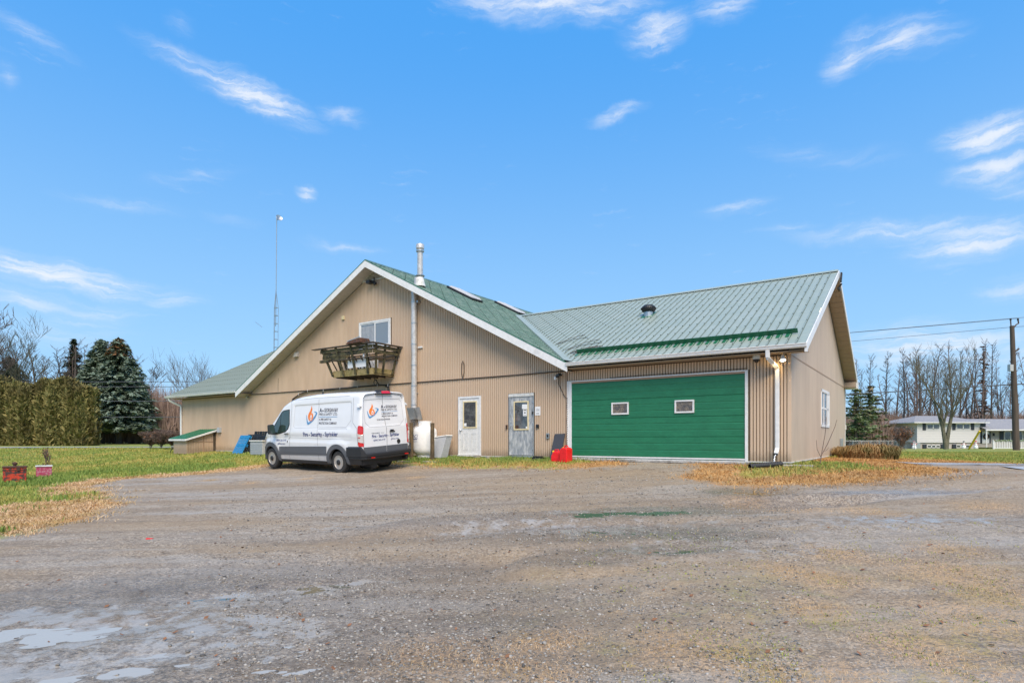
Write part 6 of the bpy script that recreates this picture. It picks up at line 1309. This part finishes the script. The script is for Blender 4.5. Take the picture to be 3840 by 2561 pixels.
# right-hand side
B_ = [('tall', 3195, 98, 1345, 'slender bare tree just right of the workshop eave', .3, .8), ('tall2', 3262, 102, 1335, 'second bare tree right of the workshop, thin upright crown', 2.1, .75), ('tall2', 3322, 96, 1328, 'bare tree with a forked trunk right of the green pine', 1.0, .9), ('tall2', 3392, 100, 1310, 'tall bare tree left of the house roof corner', 4.0, .75),
 ('tall', 3432, 95, 1300, 'bare tree rising directly behind the left roof corner of the house', 5.1, .8), ('multi', 3480, 104, 1300, 'many stemmed bare tree behind the left part of the house roof', .7, .9), ('tall', 3580, 101, 1285, 'broad bare tree behind the middle of the house roof', 3.0, .9), ('tall2', 3625, 106, 1380, 'lower bare tree behind the right end of the two storey roof', 1.7, .7),
 ('tall', 3683, 98, 1268, 'tallest narrow bare tree right of centre behind the house', .9, .6), ('tall2', 3722, 100, 1285, 'bare tree paired with the tallest one, leaning right', 2.6, .7), ('multi', 3768, 108, 1420, 'short bare tree left of the utility pole', 5.5, .9), ('tall', 3822, 97, 1310, 'bare tree right of the utility pole', 3.6, .7), ('tall', 3880, 100, 1290, 'bare tree cut by the right picture edge', 1.2, .8), ('tall2', 3960, 102, 1290, 'bare tree beyond the right picture edge', 1.2, .8)]
B_ += [('tall2', 3228, 108, 1390, 'thin bare tree between the two conifers and the first bare trees', 1.9, .6), ('tall', 3355, 110, 1375, 'low branching bare tree behind the gap left of the house', .2, .9), ('tall', 3510, 108, 1330, 'straight bare tree just left of the mossy split tree', 2.2, .55), ('tall2', 3548, 112, 1350, 'bare tree hidden behind the mossy split tree', 4.9, .6), ('tall2', 3655, 110, 1330, 'bare tree in the gap left of the tallest narrow tree', 1.1, .7), ('tall', 3745, 110, 1340, 'bare tree directly left of the pole behind the house wing', 3.9, .5)]
B_ += [('tall', 3412, 112, 1345, 'slim bare tree filling the gap at the left eave of the house', 3.3, .7), ('round', 3455, 99, 1320, 'widely branched bare tree over the left end of the house roof', 1.6, .85), ('tall2', 3605, 98, 1310, 'upright bare tree over the right half of the hip roof', 2.9, .7), ('multi', 3640, 103, 1345, 'fine twigged bare tree above the join of the two house roofs', .4, .8), ('tall', 3790, 104, 1350, 'fine bare tree just left of the utility pole shaft', 5.0, .7)]
for (k, px, Y, pt, lab, rz, wd) in B_: put_tree({'tall': 'lead1', 'tall2': 'lead2', 'round': 'lead3', 'multi': 'lead4'}[k], tp(px, Y), Y, th_(pt, Y) * 1.04, lab, rz, wd=wd * 1.15)
put_tree('front', tp(3548, 68), 68, th_(1268, 68, .4), 'large mossy bare tree with a split trunk in front of the white house', -.5, None, .80)
# left-hand side
for (k, px, Y, pt, lab, rz, wd, tl_) in [('lead4', 130, 86, 1330, 'thin bare tree above the left half of the hedge', 2.0, 1.1, 0), ('lead3', 215, 88, 1300, 'bare tree above the middle of the hedge', 5.0, 1.0, 0), ('lead1', 305, 84, 1290, 'bare tree touching the left side of the spruces', .6, .9, 0), ('lead3', 520, 88, 1330, 'bare tree rising right behind the spruces', 3.1, 1.1, .06), ('front', 25, 66, 1150, 'bare tree with thick rising limbs at the left picture edge', 1.3, 1.1, -.05), ('round', -55, 62, 1120, 'big bare tree at the far left edge reaching highest', .4, 1.0, 0.12), ('lead3', 165, 82, 1285, 'spreading bare tree behind the left part of the hedge', 2.2, 1.25, 0), ('lead3', 262, 84, 1265, 'bare reddish tree behind the hedge left of the spruces', 3.4, 1.15, 0), ('lead1', 345, 88, 1262, 'bare tree directly behind the big spruce', 1.4, 1.0, 0), ('round', 500, 84, 1325, 'bare tree leaning out right from behind the spruces', 4.2, 1.1, .25), ('lead4', 90, 86, 1380, 'low bare tree above the hedge at the left', .9, 1.2, 0), ('round', 560, 90, 1345, 'bare tree reaching right towards the workshop roof', 5.4, .9, .34)]:
    put_tree(k, tp(px, Y), Y, th_(pt, Y, .9), lab, rz, 'bare trees behind the hedge', wd, tilt=tl_)
# conifers
def conifer(seed, H, rad, n_wh, mt, droop=.25, flat=1.0, low=.12, dens=1.0, ragged=.25):
    g_ = np.random.RandomState(seed); V = []; F = []
    for i in range(n_wh):
        t_ = i / n_wh; z = H * (low + (1 - low) * t_); rr_ = rad * (1 - t_) ** .66 * (1 - .25 * max(0, (.18 - t_) / .18)) + .12
        nb = int((9 + 9 * (1 - t_)) * dens)
        for j in range(nb):
            a = g_.rand() * 6.283; L = rr_ * (1 - ragged + ragged * 1.5 * g_.rand()); m_ = max(3, int(L / .17))
            for k in range(m_):
                s_ = (k + .6 + .4 * g_.rand()) / m_; rx = L * s_; zz_ = z - droop * L * s_ + .30 * droop * L * max(0, s_ - .6) + g_.randn() * .06
                c = np.array([rx * math.cos(a), rx * math.sin(a), zz_]); sp = .14 + .22 * (1 - s_ * .4)
                for q in range(3):
                    a2 = a + g_.randn() * .9; d = np.array([math.cos(a2), math.sin(a2), -.25 * flat + g_.randn() * .18]) * sp * (1.0 + g_.rand()); e = np.array([-math.sin(a2), math.cos(a2), g_.randn() * .5]) * sp * .42; o = c + g_.randn(3) * .07
                    b = len(V); V += [o - d * .5 - e, o - d * .5 + e, o + d * .8]; F.append((b, b + 1, b + 2))
    return np.array(V), np.array(F)
def conifer_tree(px, Y, pt, rad, lab, mt, seed, wh=34, group=None, nm='spruce_tree', low=.12, top=None, **kw):
    x = tp(px, Y); z = float(ground_z(x, Y, False)); H = th_(pt, Y, z); t_ = thing(nm, lab, 'tree', (x, Y, z), 0, group)
    V, F = conifer(seed, H, rad, wh, mt, low=low, **kw)
    if top:
        zc_ = V[F].mean(1)[:, 2]; m_ = ((zc_ > H * .82) & (np.random.RandomState(1).rand(len(zc_)) < .4)); np_mesh('cone_top', V, F[m_], top, t_); F = F[~m_]
    np_mesh('crown', V, F, mt, t_); MB().tube([(0, 0, -.1), (0, 0, H * .5), (0, 0, H * .97)], [.32, .18, .03], 7).build('trunk', 'barkdark', t_)
conifer_tree(383, 75, 1272, 4.7, 'large blue green spruce, the left of the two touching trunks', 'spruce', 4, 46, 'two spruces beside the hedge', droop=.22, dens=1.15, low=.17)
conifer_tree(446, 74, 1268, 4.9, 'blue green spruce with a brown cone laden top, right of its twin', 'spruce', 9, 46, 'two spruces beside the hedge', top='browntop', droop=.22, dens=1.15, low=.17)
conifer_tree(40, 80, 1338, 3.4, 'dark conifer rising behind the left end of the hedge', 'darkspruce', 6, 26, low=.3, ragged=.5)
conifer_tree(278, 86, 1268, 1.9, 'thin dark conifer top between the bare trees behind the hedge', 'darkspruce', 16, 30, low=.35, ragged=.6, dens=.6)
conifer_tree(3262, 88, 1440, 2.5, 'green pine beside the right rear corner of the workshop', 'pine', 21, 17, nm='pine_tree', low=.12, ragged=1.0, droop=-.05, dens=.6)
conifer_tree(3210, 80, 1440, 2.4, 'ragged pine mostly hidden by the workshop corner', 'pine', 23, 16, nm='pine_tree', low=.15, ragged=1.0, droop=-.05, dens=.5)
conifer_tree(3688, 103, 1290, 1.5, 'narrow brownish conifer behind the house roof', 'brush', 27, 34, nm='larch_tree', low=.15, ragged=.95, droop=.1, dens=.2)
# clipped cedar hedge
def foliage_box(fn, n, size, seed):
    g_ = np.random.RandomState(seed); c = fn(g_, n); V = []; d = g_.randn(n, 3); d /= np.linalg.norm(d, axis=1)[:, None]; e = np.cross(d, g_.randn(n, 3)); e /= np.linalg.norm(e, axis=1)[:, None]
    s_ = size * (.6 + .8 * g_.rand(n, 1)); d[:, 2] = np.abs(d[:, 2]) + .4
    V = np.stack([c - e * s_ * .45, c + e * s_ * .45, c + d * s_], 1).reshape(-1, 3); F = np.arange(n * 3).reshape(-1, 3); return V, F
HX0, HX1, HYc = -64.0, tp(352, 58), 58.5
def hedge_pts(g_, n):
    x = HX0 + (HX1 - HX0) * g_.rand(n); ph = np.sin(x * 2.1) * .35 + np.sin(x * 4.7 + 1) * .25; top = 5.8 + .36 * np.sin(x * 1.1) + .28 * np.sin(x * 2.9 + 2) + .2 * g_.rand(n)
    u_ = g_.rand(n); z = top * (1 - (u_ ** 1.3)); z = np.clip(z, .05, None); dep = (1.5 + ph * .6) * np.clip(1.25 - (z / 6.4) ** 4, .15, 1)
    side_ = np.where(g_.rand(n) < .8, -1, 1); y = side_ * dep * (1 - .30 * g_.rand(n) ** 2)
    endf = np.clip((HX1 - x) / 1.2, .3, 1); tpm = g_.rand(n) < .15; z = np.where(tpm, top - .3 * g_.rand(n), z); y = np.where(tpm, (g_.rand(n) * 2 - 1) * .9, y)
    return np.stack([x, y * endf, z * (1 - .12 * (1 - endf))], -1)
hd = thing('cedar_hedge', 'tall clipped olive brown cedar hedge running along the left road', 'hedge', (0, HYc, .92))
V, F = foliage_box(hedge_pts, 60000, .34, 5); np_mesh('foliage', V, F, 'cedar', hd)
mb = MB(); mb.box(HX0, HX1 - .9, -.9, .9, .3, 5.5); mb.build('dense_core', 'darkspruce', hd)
# brushy mass behind the left end and along the far right
def brush(name, x0, x1, y0, y1, h, n, m, lab, seed, hv=.4, cat='brush', grp=None):
    g_ = np.random.RandomState(seed); x = x0 + (x1 - x0) * g_.rand(n); y = y0 + (y1 - y0) * g_.rand(n); z = ground_z(x, y, False); hh = h * (1 - hv + hv * fbm(x, y, .25, 3, seed) * 1.6) * (.35 + .65 * g_.rand(n)); a = g_.rand(n) * 6.283; l = hh * .35 * g_.rand(n); wd = .045 + .03 * g_.rand(n)
    z0 = z + hh * .55 * g_.rand(n); V = np.stack([np.stack([x - wd, y, z0], -1), np.stack([x + wd, y, z0], -1), np.stack([x + np.cos(a) * l, y + np.sin(a) * l, z + hh], -1)], 1).reshape(-1, 3)
    o = np_mesh(name, V, np.arange(n * 3).reshape(-1, 3), m, kind='stuff'); tag(o, lab, cat)
brush('undergrowth', tp(440, 90), tp(720, 78), 76, 92, 8.5, 9000, 'brush', 'reddish brown leafless thicket left of the workshop', 3); brush('undergrowth', tp(-100, 105), tp(500, 105), 96, 112, 5, 9000, 'brush', 'low leafless undergrowth seen under the spruces', 8)
brush('undergrowth', tp(3100, 112), tp(4100, 112), 106, 124, 7.5, 30000, 'brush', 'leafless undergrowth between the trunks behind the house', 4, .5)
brush('undergrowth', -260, 260, 150, 190, 10, 30000, 'brush', 'distant leafless wood along the horizon', 14, .3)
brush('undergrowth', tp(3160, 90), tp(3290, 90), 86, 95, 5, 3000, 'brush', 'dense twiggy brush below the pines right of the workshop', 24, .3)
# shrubs near the house
def grass_clump(name, x, y, rx, ry, h, n, m, lab, seed, cat='shrub', lean=.8, wd=.014):
    g_ = np.random.RandomState(seed); z0 = float(ground_z(x, y, False)); V = []; F = []
    for i in range(n):
        a = g_.rand() * 6.283; q = math.sqrt(g_.rand()); bx, by = rx * .75 * q * math.cos(a), ry * .75 * q * math.sin(a); a2 = a + g_.randn() * .6; L = h * (.45 + .75 * g_.rand()) * (1.05 - .3 * q); l_ = L * lean * (.3 + .7 * g_.rand()); px_, py_ = -math.sin(a2) * wd, math.cos(a2) * wd; b = len(V)
        for t_, zz_ in ((0, 0), (.35, .65), (.7, .95), (1, .82 - .25 * g_.rand())):
            cx, cy, cz = bx + math.cos(a2) * l_ * t_, by + math.sin(a2) * l_ * t_, L * zz_; k = 1 - t_ * .7; V += [(cx - px_ * k, cy - py_ * k, cz), (cx + px_ * k, cy + py_ * k, cz)]
        for k in range(3): j = b + 2 * k; F += [(j, j + 1, j + 3), (j, j + 3, j + 2)]
    o = np_mesh(name, np.array(V), np.array(F), m); o.location = (x, y, z0); tag(o, lab, cat); return o
gx_, gy_ = W2(s1_ + 1.35, 6.4); grass_clump('ornamental_grass', gx_, gy_, 1.12, .7, .50, 2300, 'drybush', 'wide arching clump of dry brown ornamental grass beside the garage side wall', 2)
gx_, gy_ = W2(s1_ + .45, 7.6); grass_clump('ornamental_grass', gx_, gy_, .5, .5, .40, 700, 'drybush', 'smaller dry grass clump against the side wall behind the wide one', 12)
def sapling(name, x, y, h, lab, seed, m='bark', lv=3, spread=.5, fork=2, leaves=0, r_=.012, split=1):
    V, F = branches(seed, h, r_, lv, fork, spread, .5, .45, .12, base_split=split); z = float(ground_z(x, y, False)); t_ = thing(name, lab, 'shrub', (x, y, z)); link('stems', tmesh('stems', V, F, m), t_)
    if leaves:
        g_ = np.random.RandomState(seed); c = V[g_.randint(0, len(V), leaves)] + g_.randn(leaves, 3) * .05; c = c[c[:, 2] > h * .25]; n_ = len(c); d = g_.randn(n_, 3) * .05; e = g_.randn(n_, 3) * .04; np_mesh('leaves', np.stack([c, c + d, c + e], 1).reshape(-1, 3), np.arange(n_ * 3).reshape(-1, 3), 'deadleaf', t_)
    return t_
mb = MB(); q0 = SW(s1_ + .62, .4, ground_at(s1_ + .62, .4)); qx, qy, qz = q0
for pth, r_ in (([(0, 0, 0), (.06, .03, .3), (.16, .05, .8), (.20, .05, 1.25)], .010), ([(.04, .02, .25), (.22, .05, .55), (.42, .06, 1.0), (.47, .06, 1.18)], .009), ([(.03, .01, .22), (-.07, 0, .42), (-.09, 0, .66)], .006), ([(.1, .03, .36), (.2, .05, .40), (.26, .05, .47)], .005)): mb.tube([(qx + a, qy + b, qz + c) for a, b, c in pth], [r_ * 1.2, r_, r_ * .8, r_ * .5][:len(pth)], 5)
o = mb.build('sapling', 'bark2'); tag(o, 'thin leafless sapling growing at the garage corner', 'sapling')
x_, y_ = gpx(3370, 1712); sapling('dry_shrub', tp(3375, 29), 29, 1.35, 'small orange brown shrub standing behind the ornamental grass', 71, 'bark2', 3, .6, 3, 500, .012, 3)
x_, y_ = tp(3600, 38), 38
sapling('dry_shrub', tp(605, 36.5), 36.5, 1.35, 'low twiggy shrub left of the bulkhead shed', 81, 'bark2', 4, .6, 3, 500, .016, 6); sapling('dry_shrub', tp(565, 37.5), 37.5, 1.2, 'low twiggy shrub leftmost beside the lawn', 82, 'bark2', 4, .6, 3, 500, .016, 6); sapling('dry_shrub', tp(645, 36), 36, 1.3, 'low twiggy shrub nearest the bulkhead shed', 83, 'bark2', 4, .6, 3, 300, .014, 5)
x_, y_ = gpx(187, 1775); sapling('weed_stalk', x_, y_, 1.0, 'dry weed stalk beside the pink metal box', 91, 'bark2', 3, .4, 2, 60, .006)
sapling('twiggy_treetop', tp(735, 52), 52, 8.6, 'bare twigs rising above the left roof slope', 95, 'bark', 4, .35, 2, 0, .05, 3)
# fallen leaves and litter
n = 420; y = 4 + 14 * rs.rand(n) ** 1.3; x = y * (rs.rand(n) * 1.7 - .85); z = ground_z(x, y) + .012; a = rs.rand(n) * 6.28; s_ = .012 + .018 * rs.rand(n); c = np.stack([x, y, z], -1); e1 = np.stack([np.cos(a) * s_, np.sin(a) * s_, .3 * s_], -1); e2 = np.stack([-np.sin(a) * s_ * .6, np.cos(a) * s_ * .6, .2 * s_], -1)
o = np_mesh('fallen_leaves', np.stack([c - e1, c + e2, c + e1, c - e2], 1).reshape(-1, 3), np.arange(n * 4).reshape(-1, 4), 'deadleaf', kind='stuff'); tag(o, 'scattered brown leaves lying on the gravel', 'leaves')
lx, ly = gpx(562, 2022); o = MB().hexa([(-.05, -.02, 0), (.05, -.02, 0), (.05, .02, 0), (-.05, .02, 0), (-.05, -.015, .02), (.04, -.015, .015), (.04, .015, .015), (-.05, .015, .02)]).build('litter', 'decored'); o.location = (lx, ly, float(ground_z(lx, ly))); tag(o, 'small red scrap of litter on the gravel at left', 'litter')

# ================================================================== house across the lawn
HYd = 84.0; hz = float(base_z(tp(3550, HYd), HYd)); k_ = HYd / FPX
hs_ = thing('split_level_house', 'white split level house with grey hip roof, dark shutters and front porch', 'house', (tp(3439, HYd), HYd, hz))
def hx(px): return (px - 3439) * k_
def hzz(py): return EZ + (HY - py) * k_ - hz
MB().box(0, hx(3675), 0, 8, hzz(1659), hzz(1584)).build('upper_wall', 'housewhite', hs_); mb = MB()
nb = 12
for i in range(nb): z0 = hzz(1659) + i * (hzz(1584) - hzz(1659)) / nb; z1 = z0 + (hzz(1584) - hzz(1659)) / nb; MB().hexa([(-.02, -.05, z0), (hx(3675), -.05, z0), (hx(3675), .0, z0), (-.02, .0, z0), (-.02, -.015, z1 - .004), (hx(3675), -.015, z1 - .004), (hx(3675), .0, z1 - .004), (-.02, .0, z1 - .004)]).build('clapboard', 'housewhite', hs_)
MB().box(.15, hx(3672), .12, 7.8, -.3, hzz(1659)).build('basement_wall', 'housebrick', hs_); MB().box(hx(3675), hx(4100), .3, 7.5, .2, hzz(1610)).build('side_wing_wall', 'housebrick', hs_)
zr, ze = hzz(1555), hzz(1583); x0, x1 = -.85, hx(3698)
mb = MB(); rp = [(x0, -.7, ze), (x1, -.7, ze), (x1, 8.6, ze), (x0, 8.6, ze)]; ra, rb = (hx(3505), 4, zr), (hx(3618), 4, zr)
mb.quad(rp[0], rp[1], rb, ra); mb.quad(rp[1], rp[2], rb); mb.quad(rp[2], rp[3], ra, rb); mb.quad(rp[3], rp[0], ra); rf = mb.build('hip_roof', 'roofshingle', hs_)
MB().box(x0, x1, -.7, 8.6, ze - .12, ze - .005).build('eaves', 'white', hs_)
mb = MB(); z1_, z2_ = hzz(1611), hzz(1569); mb.hexa([(hx(3672), -1.2, z1_), (hx(4100), -1.2, z1_), (hx(4100), 3.8, z2_), (hx(3672), 3.8, z2_), (hx(3672), -1.2, z1_ + .06), (hx(4100), -1.2, z1_ + .06), (hx(4100), 3.8, z2_ + .06), (hx(3672), 3.8, z2_ + .06)]); mb.build('porch_roof', 'roofshingle', hs_); MB().box(hx(3672), hx(4100), -1.24, -1.1, z1_ - .14, z1_ + .02).build('eaves', 'white', hs_)
MB().box(hx(3674), hx(3696), -.03, .2, hzz(1611) + .1, hzz(1587)).build('dark_gable', 'shutter', hs_)
def hwin(px0, px1, py0, py1, y=-.03, mull=1):
    w_ = frame(MB(), hx(px0), hx(px1), hzz(py1), hzz(py0), .07, y - .05, y).build('window', 'white', hs_); MB().box(hx(px0) + .05, hx(px1) - .05, y - .02, y + .01, hzz(py1) + .05, hzz(py0) - .05).build('pane', 'glass', w_)
    for k in range(1, mull + 1): c = hx(px0) + (hx(px1) - hx(px0)) * k / (mull + 1); MB().box(c - .06, c + .06, y - .05, y, hzz(py1), hzz(py0)).build('mullion', 'white', w_)
hwin(3474, 3522, 1590, 1609, -.05); hwin(3585, 3636, 1589, 1609, -.05); hwin(3478, 3527, 1668, 1679, .10, 2); hwin(3587, 3640, 1667, 1679, .10, 2); hwin(3772, 3796, 1617, 1652, .28, 0); hwin(3815, 3840, 1617, 1652, .28, 0)
for (a, b, c, d) in ((3459, 3471, 1588, 1613), (3570, 3582, 1588, 1612), (3640, 3652, 1587, 1612), (3754, 3768, 1617, 1650), (3461, 3473, 1666, 1682), (3528, 3540, 1666, 1682), (3572, 3585, 1666, 1682), (3800, 3813, 1617, 1650)): MB().box(hx(a), hx(b), (-.09 if d < 1620 or c > 1660 else .22), .2, hzz(d), hzz(c)).build('shutter', 'shutter', hs_)
fd = MB().box(hx(3688), hx(3714), .2, .3, hzz(1662), hzz(1617)).build('front_door', 'white', hs_); MB().box(hx(3681), hx(3688), .22, .3, hzz(1662), hzz(1617)).build('shutter', 'shutter', hs_); MB().box(hx(3714), hx(3720), .22, .3, hzz(1662), hzz(1617)).build('shutter', 'shutter', hs_)
MB().box(hx(3729), hx(3733), .1, .3, hzz(1634), hzz(1624)).build('wall_lamp', 'vanblack', hs_)
wr = MB(); ca, cc = hx(3701), hzz(1636); wr.tube([(ca + .32 * math.cos(a), .12, cc + .32 * math.sin(a)) for a in np.linspace(0, 6.283, 17)], .13, 6); wo3 = wr.build('wreath', 'wreath'); wo3.location = hs_.location; tag(wo3, 'dark round wreath hanging on the front door of the white house', 'wreath')
MB().box(hx(3674), hx(4050), -2.2, .3, -.3, hzz(1683)).build('porch_deck', 'housebrick', hs_); MB().bar((hx(3676), -1.1, .2), (hx(3676), -1.1, z1_), .12).build('porch_post', 'white', hs_)
fnc = thing('picket_railing', 'white picket railing with evergreen garland along the house porch', 'railing', (hs_.location.x, HYd - 2.3, hz)); zt_, zb2 = hzz(1651), hzz(1681)
for j, px in enumerate(np.arange(3678, 4000, 6.2)): MB().box(hx(px) - .05, hx(px) + .05, -.02, .02, zb2, zt_).build('picket', 'white', fnc)
for z in (zt_ - .02, zb2 + .06): MB().box(hx(3676), hx(4000), -.04, .04, z - .05, z + .05).build('rail', 'white', fnc)
MB().box(hx(3674), hx(3679), -.08, .08, zb2 - .1, zt_ + .08).build('newel_post', 'white', fnc)
gl_ = thing('garland', 'dark evergreen garland draped along the porch railing', 'garland', (hs_.location.x, HYd - 2.4, hz)); mb = MB(); px = 3676
while px < 3990: mb.tube([(hx(px), 0, zt_ + .06), (hx(px + 9), 0, zt_ - .08), (hx(px + 18), 0, zt_ + .06)], .06, 5); px += 18
mb.build('garland_strand', 'pine', gl_)
def snowman(px, py, h, lab, hat):
    y = HYd - 4; kk = y / FPX; x = (px - CX) * kk; z = EZ + (HY - py) * kk; s_ = thing('snowman_decoration', lab, 'decoration', (x, y, z), 0, 'holiday figures in front of the house')
    mb = MB(); mb.lathe([(.02, 0), (.30, .05), (.36, .3), (.28, .55), (.20, .62), (.27, .78), (.24, .95), (.12, 1.02), (.19, 1.12), (.18, 1.27), (.05, 1.35)], n=16); b = mb.build('figure_body', 'snowwhite', s_, smooth_=True); MB().tube([(0, 0, 1.0), (0, 0, 1.07)], .17, 12).build('scarf', 'decored', s_); MB().lathe([(.2, 1.3), (.2, 1.33), (.14, 1.34), (.13, 1.5), (.01, 1.52)], n=12).build('hat', 'vanblack' if hat else 'decored', s_)
    for q in (-1, 1): MB().bar((q * .22, 0, .8), (q * .5, 0, .95), .07).build('arm', 'decored', s_)
    s_.scale = (h / 1.5,) * 3
snowman(3614, 1682, 1.0, 'white snowman figure with a black hat left of the yellow guard', True); snowman(3659, 1682, 1.05, 'white snowman figure with a red hat right of the yellow guard', False); snowman(3428, 1684, 1.15, 'pinkish white figure at the left corner of the house', False)
uc = MB().box(-.35, .35, -.3, .3, 0, .8).build('ac_unit', 'galv', bevel=.03); uc.location = (tp(3437, HYd - 1), HYd - 1, hz); tag(uc, 'small grey box unit at the left corner of the white house', 'unit')
bs = MB().tube([(0, 0, 0), (0, 0, 2.1)], .09, 8).build('blue_barrel_post', 'bluepallet'); bs.location = (tp(3430, HYd + 1), HYd + 1, hz + .8); tag(bs, 'narrow blue object standing behind the left wall of the house', 'post')
# chain-link fence
cf = thing('chain_link_fence', 'low grey chain link fence left of the white house', 'fence', (tp(3165, 72), 72, float(base_z(tp(3165, 72), 72)))); L_f = tp(3430, 72) - tp(3165, 72); zt_ = 1.05
for i in range(9): MB().tube([(i * L_f / 8, 0, 0), (i * L_f / 8, 0, zt_ + .04)], .035, 6).build('fence_post', 'galv', cf)
MB().tube([(0, 0, zt_), (L_f, 0, zt_)], .028, 6).build('top_rail', 'galv', cf); mb = MB(); n_ = int((L_f + 1.0) / .22)
for i in range(n_):
    for sg in (1, -1):
        a = i * .22 if sg > 0 else i * .22 - 1.0; b = a + sg * 1.0 if sg > 0 else a + 1.0
        p, q = ((a, .0, 0), (a + 1.0, .0, 1.0)) if sg > 0 else ((a, .01, 1.0), (a + 1.0, .01, .0))
        if 0 <= p[0] and q[0] <= L_f: mb.bar(p, q, .012)
mb.build('wire_mesh', 'galv', cf, kind='stuff')
# utility pole and lines
PY = 50.0; pk = PY / FPX; pz = EZ + (HY - 1692) * pk
up_ = thing('utility_pole', 'tall weathered wooden utility pole with bracket insulators right of the house', 'utility pole', (tp(3812, PY), PY, pz)); hh = (1692 - 1222) * pk; dx = -(3812 - 3795) * pk
MB().tube([(0, 0, -.2), (dx * .5, 0, hh * .5), (dx, 0, hh)], [.25, .21, .16], 12).build('pole', 'polewood', up_, smooth_=True)
MB().tube([(dx - .06, 0, hh - .25), (dx - .10, 0, hh + .2), (dx - .12, 0, hh + .55)], .05, 6).build('insulator_arm', 'polewood', up_); MB().tube([(dx, 0, hh - .35), (dx + .35, 0, hh + .1), (dx + .55, 0, hh + .2), (dx + .5, 0, hh + .55)], .055, 6).build('insulator_arm', 'polewood', up_)
for a, b in ((dx - .12, hh + .58), (dx + .5, hh + .58)): MB().tube([(a, 0, b - .12), (a, 0, b + .04)], .07, 8).build('insulator', 'vanblack', up_)
MB().tube([(dx * .8, 0, hh - 2.2), (dx * .8 + .35, 0, hh - 2.05), (dx * .8 + .5, 0, hh - 1.9)], .07, 6).build('bracket', 'polewood', up_); MB().box(dx * .6 - .42, dx * .6 - .14, -.15, .15, hh - 3.8, hh - 3.25).build('equipment_box', 'greyplastic', up_); MB().tube([(dx * .4 - .3, 0, hh - 4.9), (dx * .4 + .25, 0, hh - 4.9)], .04, 5).build('crossbar', 'vanblack', up_)
bx_, bz_ = tp(3812, PY), pz
def wire(a, b, sag, lab, r_=.017, nm='power_line', grp='overhead lines'):
    a, b = Vector(a), Vector(b); pts = [a.lerp(b, t_) - Vector((0, 0, sag * 4 * t_ * (1 - t_))) for t_ in np.linspace(0, 1, 15)]; o = MB().tube(pts, r_, 4).build(nm, 'wire'); tag(o, lab, 'power line', grp)
far = (-60, 108, 0)
wire((bx_ + dx - .12, PY, bz_ + hh + .62), (-30, 93, 12.3), .4, 'upper overhead line running left from the pole top'); wire((bx_ + dx + .5, PY, bz_ + hh + .62), (-30, 94, 12.6), .4, 'second upper line from the bracket arm of the pole'); wire((bx_ + dx + .05, PY, bz_ + hh - .1), (-30, 93, 11.2), .5, 'line fixed just below the top of the pole')
wire((bx_ + dx * .4, PY, bz_ + hh - 4.9), (-30, 93, 4.6), .3, 'thick dark low cable crossing in front of the trees', .045); wire((bx_ + dx * .5, PY, bz_ + hh - 4.4), (tp(3680, 84), 84, hz + 4.2), .5, 'service line running from the pole to the white house', .03)
wire((bx_ + dx - .12, PY, bz_ + hh + .62), (120, 12, 13.5), .2, 'upper overhead line leaving the frame at right'); wire((bx_ + dx + .05, PY, bz_ + hh - .1), (120, 12, 12.2), .2, 'lower overhead line leaving the frame at right'); wire((bx_ + dx * .4, PY, bz_ + hh - 4.9), (120, 12, 7.2), .2, 'thick low cable leaving the frame at right', .045)
for z_, l_ in ((7.55, 'topmost line crossing in front of the spruces'), (7.05, 'second line crossing in front of the spruces'), (5.6, 'third line crossing in front of the spruces'), (4.0, 'lowest line crossing in front of the hedge')): wire((-90, 60, z_ + .1), (-6, 60, z_), .25, l_, .028, grp='lines above the hedge')
g0 = Vector((tp(3632, 56), 56, float(base_z(tp(3632, 56), 56)))); g1 = Vector((bx_ + dx * .5, PY, bz_ + hh - 4.0)); yg = thing('guy_wire_guard', 'bright yellow plastic guard slanting up over a guy wire by the house', 'guy guard', g0)
d_ = (g1 - g0); MB().tube([(0, 0, 0), tuple(d_.normalized() * 2.35)], .085, 8).build('guard_tube', 'yellow', yg); MB().tube([(0, 0, 0), tuple(d_)], .012, 4).build('guy_wire', 'wire', yg)
# tidy: everything built above stands on the ground sheet; report nothing
